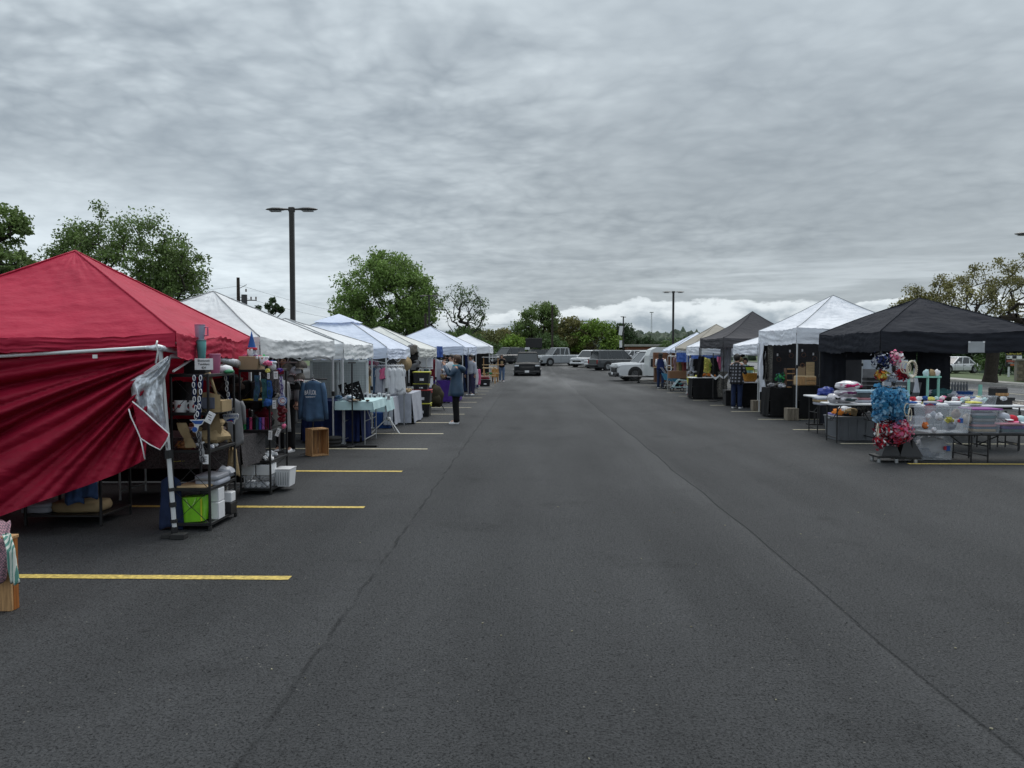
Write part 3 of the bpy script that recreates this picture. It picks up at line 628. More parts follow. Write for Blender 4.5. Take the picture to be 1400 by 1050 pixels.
# ------------------------------------------------------------------ across the road
brick_m = mat('red brown brick', (.20, .075, .045), r=.9, var=.3, vs_=12, bump=.4)
siding = mat('tan siding', (.42, .33, .23), r=.8, var=.06); roofm = mat('brown shingle roof', (.085, .072, .060), r=.9, var=.2, vs_=6, bump=.4)
glass = mat('dark window glass', (.02, .025, .03), r=.08, spec=.8)
def ranch_house(x, y):
    t = thing('ranch_house', 'low tan ranch house with brown roof behind the thick trunk', 'house', (x, y, hill(x, y)))
    MB().box((0, 0, 1.15), (9, 6, 2.3), b=.02).build('wall', siding, t)
    rf = MB().prism([(-5.1, 2.25), (5.1, 2.25), (4.4, 3.5), (-4.4, 3.5)], -3.4, 3.4).build('roof', roofm, t); MB().box((2.2, 0, 3.7), (.6, .6, .9)).build('chimney', brick_m, rf)
    for px in (-3.2, -1.6, 3.0):
        f = MB().box((px, -3.02, 1.25), (1.0, .06, 1.0)).build('window', white_p, t); MB().box((px, -3.06, 1.25), (.85, .03, .85)).build('pane', glass, f)
    for px in (-4.4, -2.4, .1): MB().box((px, -3.9, 1.1), (.14, .14, 2.2)).build('porch_post', white_p, t)
    MB().prism([(-5.1, 2.27), (.9, 2.27), (.9, 2.42), (-5.1, 2.42)], -4.1, -3.0).build('porch_roof', roofm, t)
    d = MB().box((1.2, -3.03, 1.0), (.9, .07, 2.0)).build('door', dwood, t); MB().blob((1.5, -3.1, 1.0), .04).build('handle', galv, d)
ranch_house(X_at(1327, 218), 218)
rs_ = thing('road_sign', 'tall business sign with yellow letters over white panels', 'sign', (X_at(1386, 56), 56, hill(X_at(1386, 56), 56)))
MB().box((-.28, 0, .4), (.12, .12, .9)).build('post', steel, rs_); MB().box((.3, 0, .4), (.12, .12, .9)).build('post', steel, rs_)
MB().box((0, 0, 1.25), (.98, .2, 1.0), b=.01).build('cabinet', blkp, rs_); MB().box((.02, -.11, 1.42), (.92, .03, .22)).build('white_panel', paper, rs_)
MB().box((-.33, -.135, 1.43), (.14, .015, .06)).build('mark', ink, rs_); MB().box((.03, -.135, 1.42), (.26, .02, .2)).build('mark', ink, rs_)
MB().box((-.02, -.11, 1.15), (.86, .03, .16)).build('red_panel', mat('red sign panel', (.30, .08, .06)), rs_); MB().box((.1, -.11, .88), (.62, .04, .14)).build('orange_panel', mat('orange sign panel', (.40, .12, .05)), rs_)
MB().box((0, -.0, 1.70), (1.0, .22, .24)).build('crown_panel', blkp, rs_); text('CENTER', .25, mat('yellow letters', (.70, .60, .10)), rs_, (0, -.13, 1.68))
text('OPEN NOW', .13, paper, rs_, (0, -.14, 1.0))
rs_.rotation_euler[2] = R(-22)
def brick_wall(x, y):
    t = thing('brick_pier', 'low tan block pier with a flat cap at the right edge', 'wall', (x, y, 0), R(-15)); MB().box((.5, 0, .62), (1.3, .5, 1.24), b=.01).build('core', mat('mortar', (.22, .20, .17), r=.9), t)
    bm_ = [mat('tan block', (.25, .21, .155), r=.9, var=.2, vs_=12), mat('brown block', (.18, .15, .11), r=.9, var=.2, vs_=12)]; me = None
    for r_ in range(6):
        for c_ in range(4):
            mb = MB().box((0, 0, 0), (.31, .06, .185), b=.012); o = mb.build('brick', bm_[(r_ * 3 + c_ * 5) % 2], t, (.02 + c_ * .325 + (.08 if r_ % 2 else -.03), -.25, .11 + r_ * .2))
    MB().box((.5, 0, 1.29), (1.5, .7, .1)).build('cap', conc, t)
brick_wall(X_at(1393, 47), 47)
bld = thing('store_building', 'long low brick store with pale flat roof beyond the trailer', 'building', (X_at(912, 128), 128, .3))
MB().box((0, 0, 1.2), (14, 9, 2.4), b=.02).build('wall', brick_m, bld); MB().box((.2, 0, 2.55), (15, 9.6, .35), b=.02).build('roof', conc, bld)
for k in range(4):
    f = MB().box((-5 + 3.2 * k, -4.52, 1.2), (1.6, .08, 1.3)).build('window', white_p, bld); MB().box((-5 + 3.2 * k, -4.58, 1.2), (1.4, .04, 1.1)).build('pane', glass, f)
# ------------------------------------------------------------------ pop-up canopies
seam_w = mat('grey seam tape', (.33, .34, .35), r=.8)
def canopy(label, nr, fr, side, eave, peak, fab, p=1.0, val=.26, vals={}, legm=steel, wd=3.05, seed=0, drop=(0, 0, 0, 0), vent=False, under=None, wr=.035, nolegs=(), notruss=(), group='pop-up canopies of the market stalls', legz=None, sag=.05, top_r=.02, foot=True):
    nr, fr = Vector((*nr, 0)), Vector((*fr, 0)); d = (fr - nr).normalized(); out = Vector((d.y, -d.x, 0)) * side    # pointing away from the aisle
    cs = [nr, fr, fr + out * wd, nr + out * wd]; ctr = sum(cs, Vector()) / 4; t = thing('canopy_tent', label, 'canopy', ctr, 0, group)
    K = [c - ctr for c in cs]; K = [Vector((k.x, k.y, eave + drop[i])) for i, k in enumerate(K)]; ap = Vector((0, 0, peak)); roof = MB(); n = 40 if cs[0].y < 21 else 20
    def rp(i, u, v):
        a, b = K[i], K[(i + 1) % 4]; e = a.lerp(b, u); q = e.lerp(ap, v); f = v ** p
        q.z = e.z + (peak - e.z) * f; edge = abs(2 * u - 1)
        q.z -= sag * (1 - edge ** 2) * math.sin(math.pi * min(1, v * 1.15)) * .8 + .035 * (1 - edge ** 4) * (1 - v) ** 3
        nrm = (b - a).cross(ap - a).normalized()
        wv = wr * (nz(q.x * 1.6 + seed * 9, q.y * 1.6, v * 2.5) * .9 + .42 * nz(u * 5 + seed, v * 26, i * 3) * (1 - .6 * v) + .35 * nz(u * 22 + seed, v * 4, i * 7) + .55 * nz(u * 6 + seed, v * 40, i + 20) * max(0, v - .25) + .5 * nz((u - .5) * (1 - v) * 30, v * 3, i + 9) * (1 - v) ** 3) * min(1, 4 * (1 - edge) + .12) * min(1, (1 - v) * 5)
        if v > .985: q.z = max(q.z, peak - .03)
        return q + nrm * wv
    for i in range(4): roof.grid(lambda u, v: rp(i, u, v), n, n)
    roof.build('roof_fabric', [fab], t, smooth='all')
    sc_ = 'white' in fab.name or 'cream' in fab.name
    for i in range(4): MB().tube([rp(i, 0, k / 16) + Vector((0, 0, .006)) for k in range(17)], .010, 5).build('seam', seam_w if sc_ else fab, t, smooth='all')
    if vent:
        vm = MB(); vv = .70
        for i in range(4): vm.grid(lambda u, v: rp(i, u, vv + (1 - vv) * v) * 1.0 + Vector((0, 0, .045 - .03 * v)) + (rp(i, u, vv) - Vector((0, 0, rp(i, u, vv).z))).normalized() * .05 * (1 - v), 10, 6)
        vm.build('vent_cap', fab, t, smooth='all')
    for i in range(4):
        a, b = K[i], K[(i + 1) % 4]; nn = (b - a).cross(Vector((0, 0, 1))).normalized(); nn = nn if nn.dot(a + b) > 0 else -nn; e0 = lambda u: rp(i, u, 0)
        def vf(u, v, a=a, b=b, nn=nn, i=i):
            q = e0(u).copy(); edge = abs(2 * u - 1); h_ = vals.get(i, val) * (1 + .05 * nz(u * 7, seed + i))
            q.z -= h_ * v; wob = .020 * math.sin(u * 17 + seed * 3 + 5 * nz(u * 3, i + seed) + v * 1.5) * (1 - edge ** 6) * v + (.034 * nz(u * 4 + v * 1.2, v * 4.5 + seed, i) + .016 * nz(u * 13, v * 9 + seed, i + 4)) * (1 - edge ** 8) + .012 * v
            return q + nn * (wob + .004)
        vm = MB().grid(vf, 56, 12); vm.build('valance', fab, t, smooth='all')
    fr_ = legm; zt = eave - .02
    for i in range(4):
        if i in nolegs: continue
        k = K[i] * .985; z = k.z - .03; lg = MB(); lg.box((k.x, k.y, z - .47), (.034, .034, .94), b=.003).box((k.x * .998, k.y * .998, (z - .75) / 2), (.026, .026, z - .75), b=.003); lg.build('leg', legm, t)
        MB().box((k.x, k.y, z - .93), (.055, .055, .09), b=.01).box((k.x, k.y, z - .10), (.052, .052, .07), b=.01).build('collar', blkp, t)
        if foot: MB().box((k.x, k.y, .01), (.09, .09, .02), b=.004).build('foot_plate', legm, t)
    for i in range(4):
        if i in notruss: continue
        a, b = K[i] * .975, K[(i + 1) % 4] * .975; mid = (a + b) / 2; z1, z2 = zt - .06, zt - .34
        tb = MB()
        for s, e in ((a, mid), (mid, b)):
            for za, zb in ((z1, z2), (z2, z1)): tb.tube([(s.x, s.y, za), (e.x, e.y, zb)], .011, 4)
        tb.build('truss', legm, t)
    cb = MB().tube([(0, 0, peak - .9), (0, 0, peak - .05)], .018, 6)
    for i in range(4):
        mid = (K[i] + K[(i + 1) % 4]) * .4875
        cb.tube([(mid.x, mid.y, zt - .2), (0, 0, zt + .05)], .011, 4)
    cb.build('centre_frame', legm, t); return t
def cloth_wall(name, label, a, b, z0, z1, m, folds=.03, seed=0, cat='side wall', fr=9, nu=50, gather=None, group=None):
    a, b = Vector((*a, 0)), Vector((*b, 0)); nn = (b - a).cross(Vector((0, 0, 1))).normalized(); c = (a + b) / 2; mb = MB()
    def f(u, v):
        q = a.lerp(b, u) - c; q.z = z1 + (z0 - z1) * v
        return q + nn * folds * (math.sin(u * fr + 3 * nz(u * 3, seed)) * (.3 + .7 * v) + .7 * nz(u * 8, v * 3, seed))
    mb.grid(f, nu, 14); return item(mb, name, m, label, cat, c, group=group, smooth='all')
# left row
LRED = canopy('dark red canopy with a sharp peak nearest the camera on the left', (-3.28, 7.05), (-3.68, 10.1), -1, 1.905, 2.83, red_f, 1.0, .225, vals={3: .13}, drop=(0, 0, -.02, -.05), seed=1, nolegs=(0,), notruss=(3,), wr=.04, sag=.045)
canopy('off white canopy directly behind the red one', (-3.93, 11.1), (-3.62, 14.15), -1, 1.95, 2.74, white2_f, 1.05, .28, seed=2, wr=.05)
canopy('low off white canopy between the first pale one and the bluish one', (-3.50, 14.35), (-3.56, 17.35), -1, 1.90, 2.42, white2_f, 1.0, .28, seed=3, wr=.05)
canopy('bluish white canopy with a vented cap on top', (-3.32, 17.75), (-3.28, 20.9), -1, 1.84, 2.68, blue_w_f, .95, .24, seed=4, vent=True, wr=.04)
canopy('cream canopy with a dark curtain hung along its near side', (-3.22, 22.2), (-3.1, 25.4), -1, 1.86, 2.52, cream_f, 1.0, .26, seed=5)
canopy('wide white peaked canopy behind the woman in the blue jacket', (-2.62, 30.0), (-2.3, 33.0), -1, 1.97, 2.80, blue_w_f, 1.0, .32, seed=6, wd=3.3)
canopy('white canopy just beyond the wide peaked white one', (-2.9, 34.5), (-2.75, 37.4), -1, 2.0, 2.55, white_f, 1.0, .30, seed=16)
canopy('farthest small white canopy at the end of the left row', (-2.35, 44.5), (-2.3, 47.5), -1, 2.10, 2.85, white_f, 1.0, .40, seed=7)
# right row
canopy('black canopy with a flat dark roof nearest the camera on the right', (6.92, 15.4), (6.87, 18.5), 1, 2.15, 2.90, black_f, .92, .40, legm=mat('dark grey steel', (.045, .045, .048), r=.4, metal=.5), seed=8, wd=3.1, wr=.045)
canopy('tall white peaked canopy between the grey and the black ones', (6.75, 19.7), (6.65, 22.6), 1, 2.36, 3.28, white_f, 1.12, .40, seed=9, wd=3.05, wr=.045, foot=False)
canopy('low white canopy in front of the dark grey one', (6.74, 23.0), (6.83, 26.1), 1, 1.99, 2.55, white_f, 1.05, .30, seed=10)
canopy('dark grey canopy with a steep peak', (6.62, 26.6), (6.42, 29.3), 1, 2.24, 3.20, grey_f, 1.35, .34, legm=blk, seed=11, wd=3.0)
canopy('white canopy showing left of the dark grey peak', (6.62, 29.9), (6.58, 32.6), 1, 1.98, 2.75, white_f, 1.05, .34, seed=12)
canopy('beige canopy tucked between two white ones', (6.9, 33.5), (6.85, 36.6), 1, 1.95, 3.0, beige_f, 1.0, .10, seed=13)
canopy('pale blue canopy at the far end of the right row', (6.85, 37.8), (7.0, 41.0), 1, 1.86, 2.75, blue_w_f, 1.0, .14, seed=14)

# red near side wall: hung from the bar, gathered to the corner, hanging deep on the left
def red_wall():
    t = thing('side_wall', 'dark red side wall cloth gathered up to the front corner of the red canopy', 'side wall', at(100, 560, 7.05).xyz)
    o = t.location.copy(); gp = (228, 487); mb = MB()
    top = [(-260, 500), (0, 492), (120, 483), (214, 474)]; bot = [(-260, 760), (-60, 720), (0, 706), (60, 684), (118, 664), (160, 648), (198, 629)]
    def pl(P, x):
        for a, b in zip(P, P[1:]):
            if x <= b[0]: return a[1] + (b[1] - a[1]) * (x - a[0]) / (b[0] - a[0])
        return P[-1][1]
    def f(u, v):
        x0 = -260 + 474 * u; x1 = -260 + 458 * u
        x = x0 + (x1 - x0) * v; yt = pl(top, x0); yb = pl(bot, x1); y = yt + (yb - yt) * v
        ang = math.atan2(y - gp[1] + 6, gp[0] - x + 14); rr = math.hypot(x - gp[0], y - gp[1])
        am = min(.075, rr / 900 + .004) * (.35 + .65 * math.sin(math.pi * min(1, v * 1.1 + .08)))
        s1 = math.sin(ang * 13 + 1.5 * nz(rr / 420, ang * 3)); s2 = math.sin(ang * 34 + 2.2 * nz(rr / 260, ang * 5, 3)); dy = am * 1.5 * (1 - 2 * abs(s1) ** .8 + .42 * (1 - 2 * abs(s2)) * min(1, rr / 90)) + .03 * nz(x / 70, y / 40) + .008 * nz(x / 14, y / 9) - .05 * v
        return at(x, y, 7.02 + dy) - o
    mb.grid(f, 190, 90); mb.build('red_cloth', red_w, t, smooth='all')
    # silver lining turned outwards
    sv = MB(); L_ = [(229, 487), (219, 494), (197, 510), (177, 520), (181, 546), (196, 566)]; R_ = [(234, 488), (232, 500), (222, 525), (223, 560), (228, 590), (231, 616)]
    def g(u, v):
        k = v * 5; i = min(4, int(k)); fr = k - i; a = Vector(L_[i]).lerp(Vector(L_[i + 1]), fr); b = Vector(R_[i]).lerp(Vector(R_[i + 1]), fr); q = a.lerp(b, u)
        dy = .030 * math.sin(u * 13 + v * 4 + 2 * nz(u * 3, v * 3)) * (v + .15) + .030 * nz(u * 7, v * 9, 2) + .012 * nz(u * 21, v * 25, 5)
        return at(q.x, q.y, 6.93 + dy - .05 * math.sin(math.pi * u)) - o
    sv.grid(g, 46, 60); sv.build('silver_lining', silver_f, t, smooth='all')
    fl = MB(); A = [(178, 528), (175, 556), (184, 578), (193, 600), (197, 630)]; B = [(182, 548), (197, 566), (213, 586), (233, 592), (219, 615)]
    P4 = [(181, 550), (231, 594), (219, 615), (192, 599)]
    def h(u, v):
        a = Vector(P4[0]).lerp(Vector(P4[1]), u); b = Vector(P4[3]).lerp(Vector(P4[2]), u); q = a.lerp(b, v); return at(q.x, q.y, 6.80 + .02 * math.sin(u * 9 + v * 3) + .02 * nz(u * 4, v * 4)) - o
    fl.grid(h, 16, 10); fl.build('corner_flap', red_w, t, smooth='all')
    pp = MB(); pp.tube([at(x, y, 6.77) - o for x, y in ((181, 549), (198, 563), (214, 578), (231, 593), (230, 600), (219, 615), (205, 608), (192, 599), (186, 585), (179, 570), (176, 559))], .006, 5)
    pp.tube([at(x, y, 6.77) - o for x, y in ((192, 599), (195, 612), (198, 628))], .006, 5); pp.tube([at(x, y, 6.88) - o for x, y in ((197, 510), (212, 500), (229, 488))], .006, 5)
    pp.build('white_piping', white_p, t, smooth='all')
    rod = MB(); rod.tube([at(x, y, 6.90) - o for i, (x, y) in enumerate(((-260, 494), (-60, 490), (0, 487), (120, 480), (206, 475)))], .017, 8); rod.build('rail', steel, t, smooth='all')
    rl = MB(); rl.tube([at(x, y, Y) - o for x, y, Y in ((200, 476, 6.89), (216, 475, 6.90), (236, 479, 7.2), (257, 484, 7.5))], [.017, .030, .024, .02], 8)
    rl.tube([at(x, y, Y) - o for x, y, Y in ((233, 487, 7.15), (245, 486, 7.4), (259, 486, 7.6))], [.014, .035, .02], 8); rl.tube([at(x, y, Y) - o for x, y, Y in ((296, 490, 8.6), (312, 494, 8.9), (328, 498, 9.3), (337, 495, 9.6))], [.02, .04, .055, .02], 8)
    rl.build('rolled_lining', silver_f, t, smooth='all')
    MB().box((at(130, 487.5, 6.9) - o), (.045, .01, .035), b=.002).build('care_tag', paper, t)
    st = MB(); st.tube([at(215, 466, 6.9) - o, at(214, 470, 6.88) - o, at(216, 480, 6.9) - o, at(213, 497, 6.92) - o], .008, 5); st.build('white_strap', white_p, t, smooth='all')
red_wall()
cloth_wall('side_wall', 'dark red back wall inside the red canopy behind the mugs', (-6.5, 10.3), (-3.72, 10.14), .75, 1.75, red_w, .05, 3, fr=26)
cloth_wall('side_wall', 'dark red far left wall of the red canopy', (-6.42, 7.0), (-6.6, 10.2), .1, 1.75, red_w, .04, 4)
# leaning white pole of the red canopy with black bands
lp = thing('canopy_pole', 'white leaning corner pole with black bands at the open side of the red canopy', 'pole', (0, 0, 0))
pa, pb = at(228, 590, 7.02), at(239, 733, 7.0); pb.z = .08; pt = at(219, 478, 7.04)
MB().tube([pt, pa, pb], .021, 8).build('pole', steel, lp, smooth=True)
def along(yp): 
    k = (yp - 590) / (733 - 590); return pa.lerp(pb, k)
for y0, y1 in ((617, 629), (672, 677), (693, 700), (718, 723)): MB().tube([along(y0), along(y1)], .031 if y0 > 620 else .042, 8).build('black_band', blkp, lp, smooth=True)
fm = MB(); q = pb; fm.box((q.x - .07, q.y, .02), (.09, .09, .04)).box((q.x + .05, q.y - .02, .025), (.13, .10, .05)).build('weight_pad', rub, lp)
MB().tube([along(729), (pb.x, pb.y, .0)], .03, 8).build('foot', blkp, lp)

# ------------------------------------------------------------------ stall furniture
def rack(label, x, y, w_=.36, d=.64, tiers=(.06, .40, .77, 1.13, 1.50), group='black wire display racks'):
    t = thing('wire_rack', label, 'rack', (x, y, 0), 0, group); hx, hy = w_ / 2, d / 2; top = tiers[-1]
    for sx in (-1, 1):
        for sy in (-1, 1):
            p = MB().box((sx * hx, sy * hy, top / 2 + .02), (.022, .022, top), b=.004).build('post', blk, t); MB().cyl((sx * hx, sy * hy, 0), .018, .04, 10).build('caster', rub, p)
    for z in tiers:
        s = MB().box((0, 0, z), (w_, d, .014), b=.002)
        for sx in (-1, 1): s.box((sx * hx, 0, z), (.02, d, .03), b=.003)
        for sy in (-1, 1): s.box((0, sy * hy, z), (w_, .02, .03), b=.003)
        s.build('shelf', blk, t)
    for sy in (-1, 1):
        br = MB()
        for za, zb in zip(tiers, tiers[1:]): br.tube([(-hx, sy * hy, za), (hx, sy * hy, zb)], .0035, 4).tube([(hx, sy * hy, za), (-hx, sy * hy, zb)], .0035, 4)
        br.build('cross_wire', blk, t)
    return t
def table(label, x, y, w_, d, h, tm, lm, rz=0, name='folding_table', group='folding tables of the stalls', th=.035, cross=True):
    t = thing(name, label, 'table', (x, y, 0), rz, group); MB().box((0, 0, h - th / 2), (w_, d, th), b=.01).build('tabletop', tm, t)
    for sx in (-1, 1):
        xx = sx * (w_ / 2 - .12)
        for sy in (-1, 1): MB().tube([(xx, sy * (d / 2 - .05), 0), (xx, sy * (d / 2 - .05), h - th)], .013, 7).build('leg', lm, t, smooth=True)
        MB().tube([(xx, -d / 2 + .05, .10), (xx, d / 2 - .05, .10)], .011, 6).build('foot_bar', lm, t); 
        if cross: MB().tube([(xx, 0, h * .55), (xx - sx * w_ * .2, 0, h - th)], .01, 6).tube([(xx, -d / 2 + .05, h * .55), (xx, d / 2 - .05, h * .55)], .009, 6).build('brace', lm, t)
    return t
def drape(name, label, x, y, w_, d, h, m, z0=.03, rz=0, amp=.015, cat='tablecloth', fr=14, seed=0, group=None, sides=4):
    mb = MB(); hx, hy = w_ / 2, d / 2; per = [(-hx, -hy), (hx, -hy), (hx, hy), (-hx, hy)]
    mb.grid(lambda u, v: (-hx + w_ * u, -hy + d * v, h + .004 * nz(u * 5, v * 5, seed)), 8, 8)
    for i in range(sides):
        a, b = Vector(per[i]), Vector(per[(i + 1) % 4]); nn = Vector(((b - a).y, -(b - a).x)).normalized(); L_ = (b - a).length
        def f(u, v):
            q = a.lerp(b, u) + nn * v * (amp * 2.2 + amp * math.sin(u * L_ * fr + 2 * nz(u * 4, seed + i) + i) + .3 * amp * nz(u * 9, v * 4, seed)) * (1 if 0 < u < 1 else .7)
            return (q.x, q.y, h - (h - z0) * v)
        mb.grid(f, max(8, int(L_ * 22)), 8)
    return item(mb, name, m, label, cat, (x, y, 0), rz, group, smooth=True)
def tote(label, x, y, z, w_, d, h, bm, lm, name='storage_tote', cat='storage tote', sticker=True, rz=0, group=None, lid=True):
    t = thing(name, label, cat, (x, y, z), rz, group); k = .88
    def rg(z_, s, e=0): return [(sx * (w_ / 2 * s + e), sy * (d / 2 * s + e), z_) for sx, sy in ((-1, -1), (1, -1), (1, 1), (-1, 1))]
    MB().loft([rg(0, k), rg(h * .88, .97), rg(h * .88, .97, .012), rg(h * .93, .97, .012)]).build('body', bm, t)
    rb = MB()
    for i in range(5): rb.box((-w_ * .36 + i * w_ * .18, -d * .475, h * .45), (w_ * .03, .03, h * .75), (.07, 0, 0), .004)
    rb.build('rib', bm, t)
    if lid: MB().box((0, 0, h * .965), (w_ * 1.04, d * 1.04, h * .09), b=.01).build('lid', lm, t)
    for s in (-1, 1): MB().box((s * w_ * .5, 0, h * .82), (.04, d * .3, .05), b=.01).build('handle', lm if lid else bm, t)
    if sticker: MB().box((w_ * .05, -d * .485 - .005, h * .35), (w_ * .26, .004, h * .2), (.07, 0, 0), .0).build('label', paper, t)
    return t
def bin_(label, x, y, z, w_, d, h, m=None, lidm=None, name='clear_bin', rz=0, fill=None, seed=0, group='clear plastic storage bins', n=9, r=.07):
    m = m or clear_p; t = thing(name, label, 'storage bin', (x, y, z), rz, group)
    def rg(z_, s, e=0): return [(sx * (w_ / 2 * s + e), sy * (d / 2 * s + e), z_) for sx, sy in ((-1, -1), (1, -1), (1, 1), (-1, 1))]
    MB().loft([rg(0, .88), rg(h, .97), rg(h, .97, .014), rg(h - .02, .97, .014)], cap=False).box((0, 0, .004), (w_ * .86, d * .86, .008), b=0).build('body', m, t)
    if lidm: MB().box((0, 0, h + .01), (w_ * 1.03, d * 1.03, .025), b=.006).build('lid', lidm, t)
    return t
def pile(name, label, cat, x, y, z, w_, d, h, mats, n=9, r=.07, seed=0, flat=.7, group=None, rz=0):
    random.seed(seed + 77); mb = MB()
    for i in range(n):
        rr = r * random.uniform(.7, 1.25); mb.mi(i % len(mats)).blob((random.uniform(-w_ / 2 + rr, w_ / 2 - rr) if w_ > 2 * rr else 0, random.uniform(-d / 2 + rr, d / 2 - rr) if d > 2 * rr else 0, rr * flat + (h - rr * 1.2) * random.random() ** 1.3), (rr * random.uniform(.8, 1.4), rr, rr * flat), .28, i + seed, 12, 8, 2.4)
    return item(mb, name, list(mats), label, cat, (x, y, z), rz, group)
def folded(name, label, x, y, z, w_, d, layers, cat='folded clothes', rz=0, seed=0, group=None):
    # layers: (height, material)
    t = thing(name, label, cat, (x, y, z), rz, group); zz = 0
    for i, (h, m) in enumerate(layers):
        mb = MB(); rs = random.Random(seed + i); dx, dy = rs.uniform(-.02, .02), rs.uniform(-.02, .02); rings = []
        for k in range(7):
            ph = -math.pi / 2 + math.pi * k / 6; sc = 1 - .10 * (1 - math.cos(ph)); rg = []
            for j in range(20):
                a = 2 * math.pi * j / 20; c_, s_ = math.cos(a), math.sin(a); e = .35
                X_ = math.copysign(abs(c_) ** e, c_) * w_ / 2 * sc; Y_ = math.copysign(abs(s_) ** e, s_) * d / 2 * sc
                wv = 1 + (.16 if cat == 'bedding' else .05) * nz(c_ * 2 + seed, s_ * 2, k * .8 + i * 3); rg.append((X_ * wv + dx, Y_ * wv + dy, zz + h / 2 + h / 2 * math.sin(ph) * (1 + .25 * nz(c_ * 3, s_ * 3, seed + i))))
            rings.append(rg)
        mb.loft(rings).build('layer', m, t, smooth='all'); zz += h * .93
    return t
def garment(name, label, x, y, ztop, w_, h, m, rz=0, sleeve=.35, thick=.05, seed=0, cat='garment', group=None, flare=.12, hanger=True, trim=None, fr=7, neck=True):
    t = thing(name, label, cat, (x, y, ztop), rz, group)
    mb = MB(); rings = []
    for k in range(13):
        v = k / 12; hw = w_ / 2 * (.30 + .70 * min(1, v / .10) ** .6 if v < .10 else 1 + flare * (v - .1) - .10 * math.sin(math.pi * min(1, (v - .1) / .6)) * .6); rg = []
        for j in range(28):
            a = 2 * math.pi * j / 28; rip = 1 + .10 * v * math.sin(a * fr + seed) + .10 * nz(math.cos(a) * 2, math.sin(a) * 2, v * 3 + seed)
            rg.append((hw * math.cos(a), thick * (.55 + .6 * v) * math.sin(a) * rip * (1 + .6 * v * nz(a * 2, seed)), -h * v - .02 * (v > .9) * math.sin(a * 3 + seed)))
        rings.append(rg)
    mb.loft(rings).build('body_cloth', m, t, smooth='all')
    if sleeve:
        for s in (-1, 1):
            L_ = sleeve * h; p0 = Vector((s * w_ * .42, 0, -.035)); p1 = p0 + Vector((s * w_ * .14, -.01, -L_ * .5)); p2 = p0 + Vector((s * w_ * .20, .01, -L_))
            MB().tube([p0, p0.lerp(p1, .5) + Vector((s * .01, 0, 0)), p1, p1.lerp(p2, .5), p2], [w_ * .12, w_ * .13, w_ * .11, w_ * .10, w_ * .085], 12).build('sleeve', m, t, smooth='all')
    if neck: MB().ring((0, -.005, -.005), w_ * .13, .010, 'z', 14, 6, 1, .5).build('collar', trim or m, t, smooth='all')
    if hanger:
        MB().tube([(-w_ * .38, 0, -.03), (0, 0, .03), (w_ * .38, 0, -.03)], .006, 5).tube([(0, 0, .03), (0, 0, .07), (.015, 0, .09), (.0, 0, .105), (-.015, 0, .095)], .003, 5).build('hanger', white_p, t, smooth='all')
    return t
def hang_strip(name, label, pts, w_, m, cat='scarf', links=0, lm=None, seed=0):
    o = Vector(pts[0]); t = thing(name, label, cat, o); P_ = [Vector(p) - o for p in pts]
    mb = MB(); n = 24
    def pos(u):
        k = u * (len(P_) - 1); i = min(len(P_) - 2, int(k)); return P_[i].lerp(P_[i + 1], k - i)
    for s in (-.012, 0): mb.grid(lambda u, v: pos(u) + Vector(((v - .5) * w_ * (1 + .2 * nz(u * 6, seed)), s + .012 * math.sin(u * 9 + v * 4 + seed), 0)), n, 3)
    mb.build('band', m, t, smooth='all')
    for i in range(links):
        c = pos((i + .5) / links); MB().ring((c.x + .004 * (-1) ** i, c.y - .022, c.z), .019, .005, 'y', 12, 5, .62, 1.35).build('link', lm or white_p, t, smooth='all')
    return t
def tumbler(label, x, y, z, h, r, m, lidm, handle=False, group='insulated tumblers on the rack'):
    t = thing('tumbler', label, 'tumbler', (x, y, z), 0, group); MB().lathe([(r * .72, 0), (r * .78, .01), (r * .95, h * .55), (r, h * .92), (r * .97, h * .93)], n=20).build('body', m, t, smooth=True)
    MB().lathe([(r * 1.02, h * .93), (r * 1.03, h * .98), (r * .9, h)], n=20).build('lid', lidm, t, smooth=True)
    if handle: MB().tube([(r * .9, 0, h * .8), (r * 1.55, 0, h * .8), (r * 1.55, 0, h * .3), (r * .85, 0, h * .3)], .009, 6).build('handle', lidm, t, smooth=True)
    return t
def mug(label, x, y, z, h, r, rz=0):
    t = thing('mug', label, 'mug', (x, y, z), rz, 'white mugs with a red motif'); MB().lathe([(r * .9, 0), (r, .01), (r, h), (r * .9, h), (r * .88, h * .2), (0.001, h * .15)], n=20).build('cup', white_p, t, smooth=True)
    MB().ring((-r * 1.15, 0, h * .5), h * .27, .009, 'y', 14, 6, .8, 1.1).build('handle', white_p, t, smooth=True)
    MB().box((r * .15, -r * 1.0, h * .55), (.026, .006, .03), (0, .5, 0), .002).box((r * .35, -r * .97, h * .62), (.018, .006, .012), b=.002).build('motif', mat('red print', (.35, .03, .04)), t)
    return t
def card_(label, x, y, z, w_, h, rz=0, tilt=0, lines=None, cat='price tag', group='white price tags'):
    t = thing('price_tag', label, cat, (x, y, z), rz, group); MB().box((0, 0, 0), (w_, .004, h), (0, tilt, 0), b=.0008).build('card', paper, t)
    if lines:
        for i, l in enumerate(lines): text(l, h / len(lines) * .80, ink, t, (0, -.005, h * (.5 - (i + .5) / len(lines)) * .92), sx=min(1.0, w_ * .92 / (len(l) * h / len(lines) * .80 * .56)))
    else:
        for i in range(3): MB().box((0, -.0035, h * (.25 - .22 * i)), (w_ * (.6 - .1 * i), .001, h * .05), (0, tilt, 0), 0).build('pen_line', ink, t)
    return t
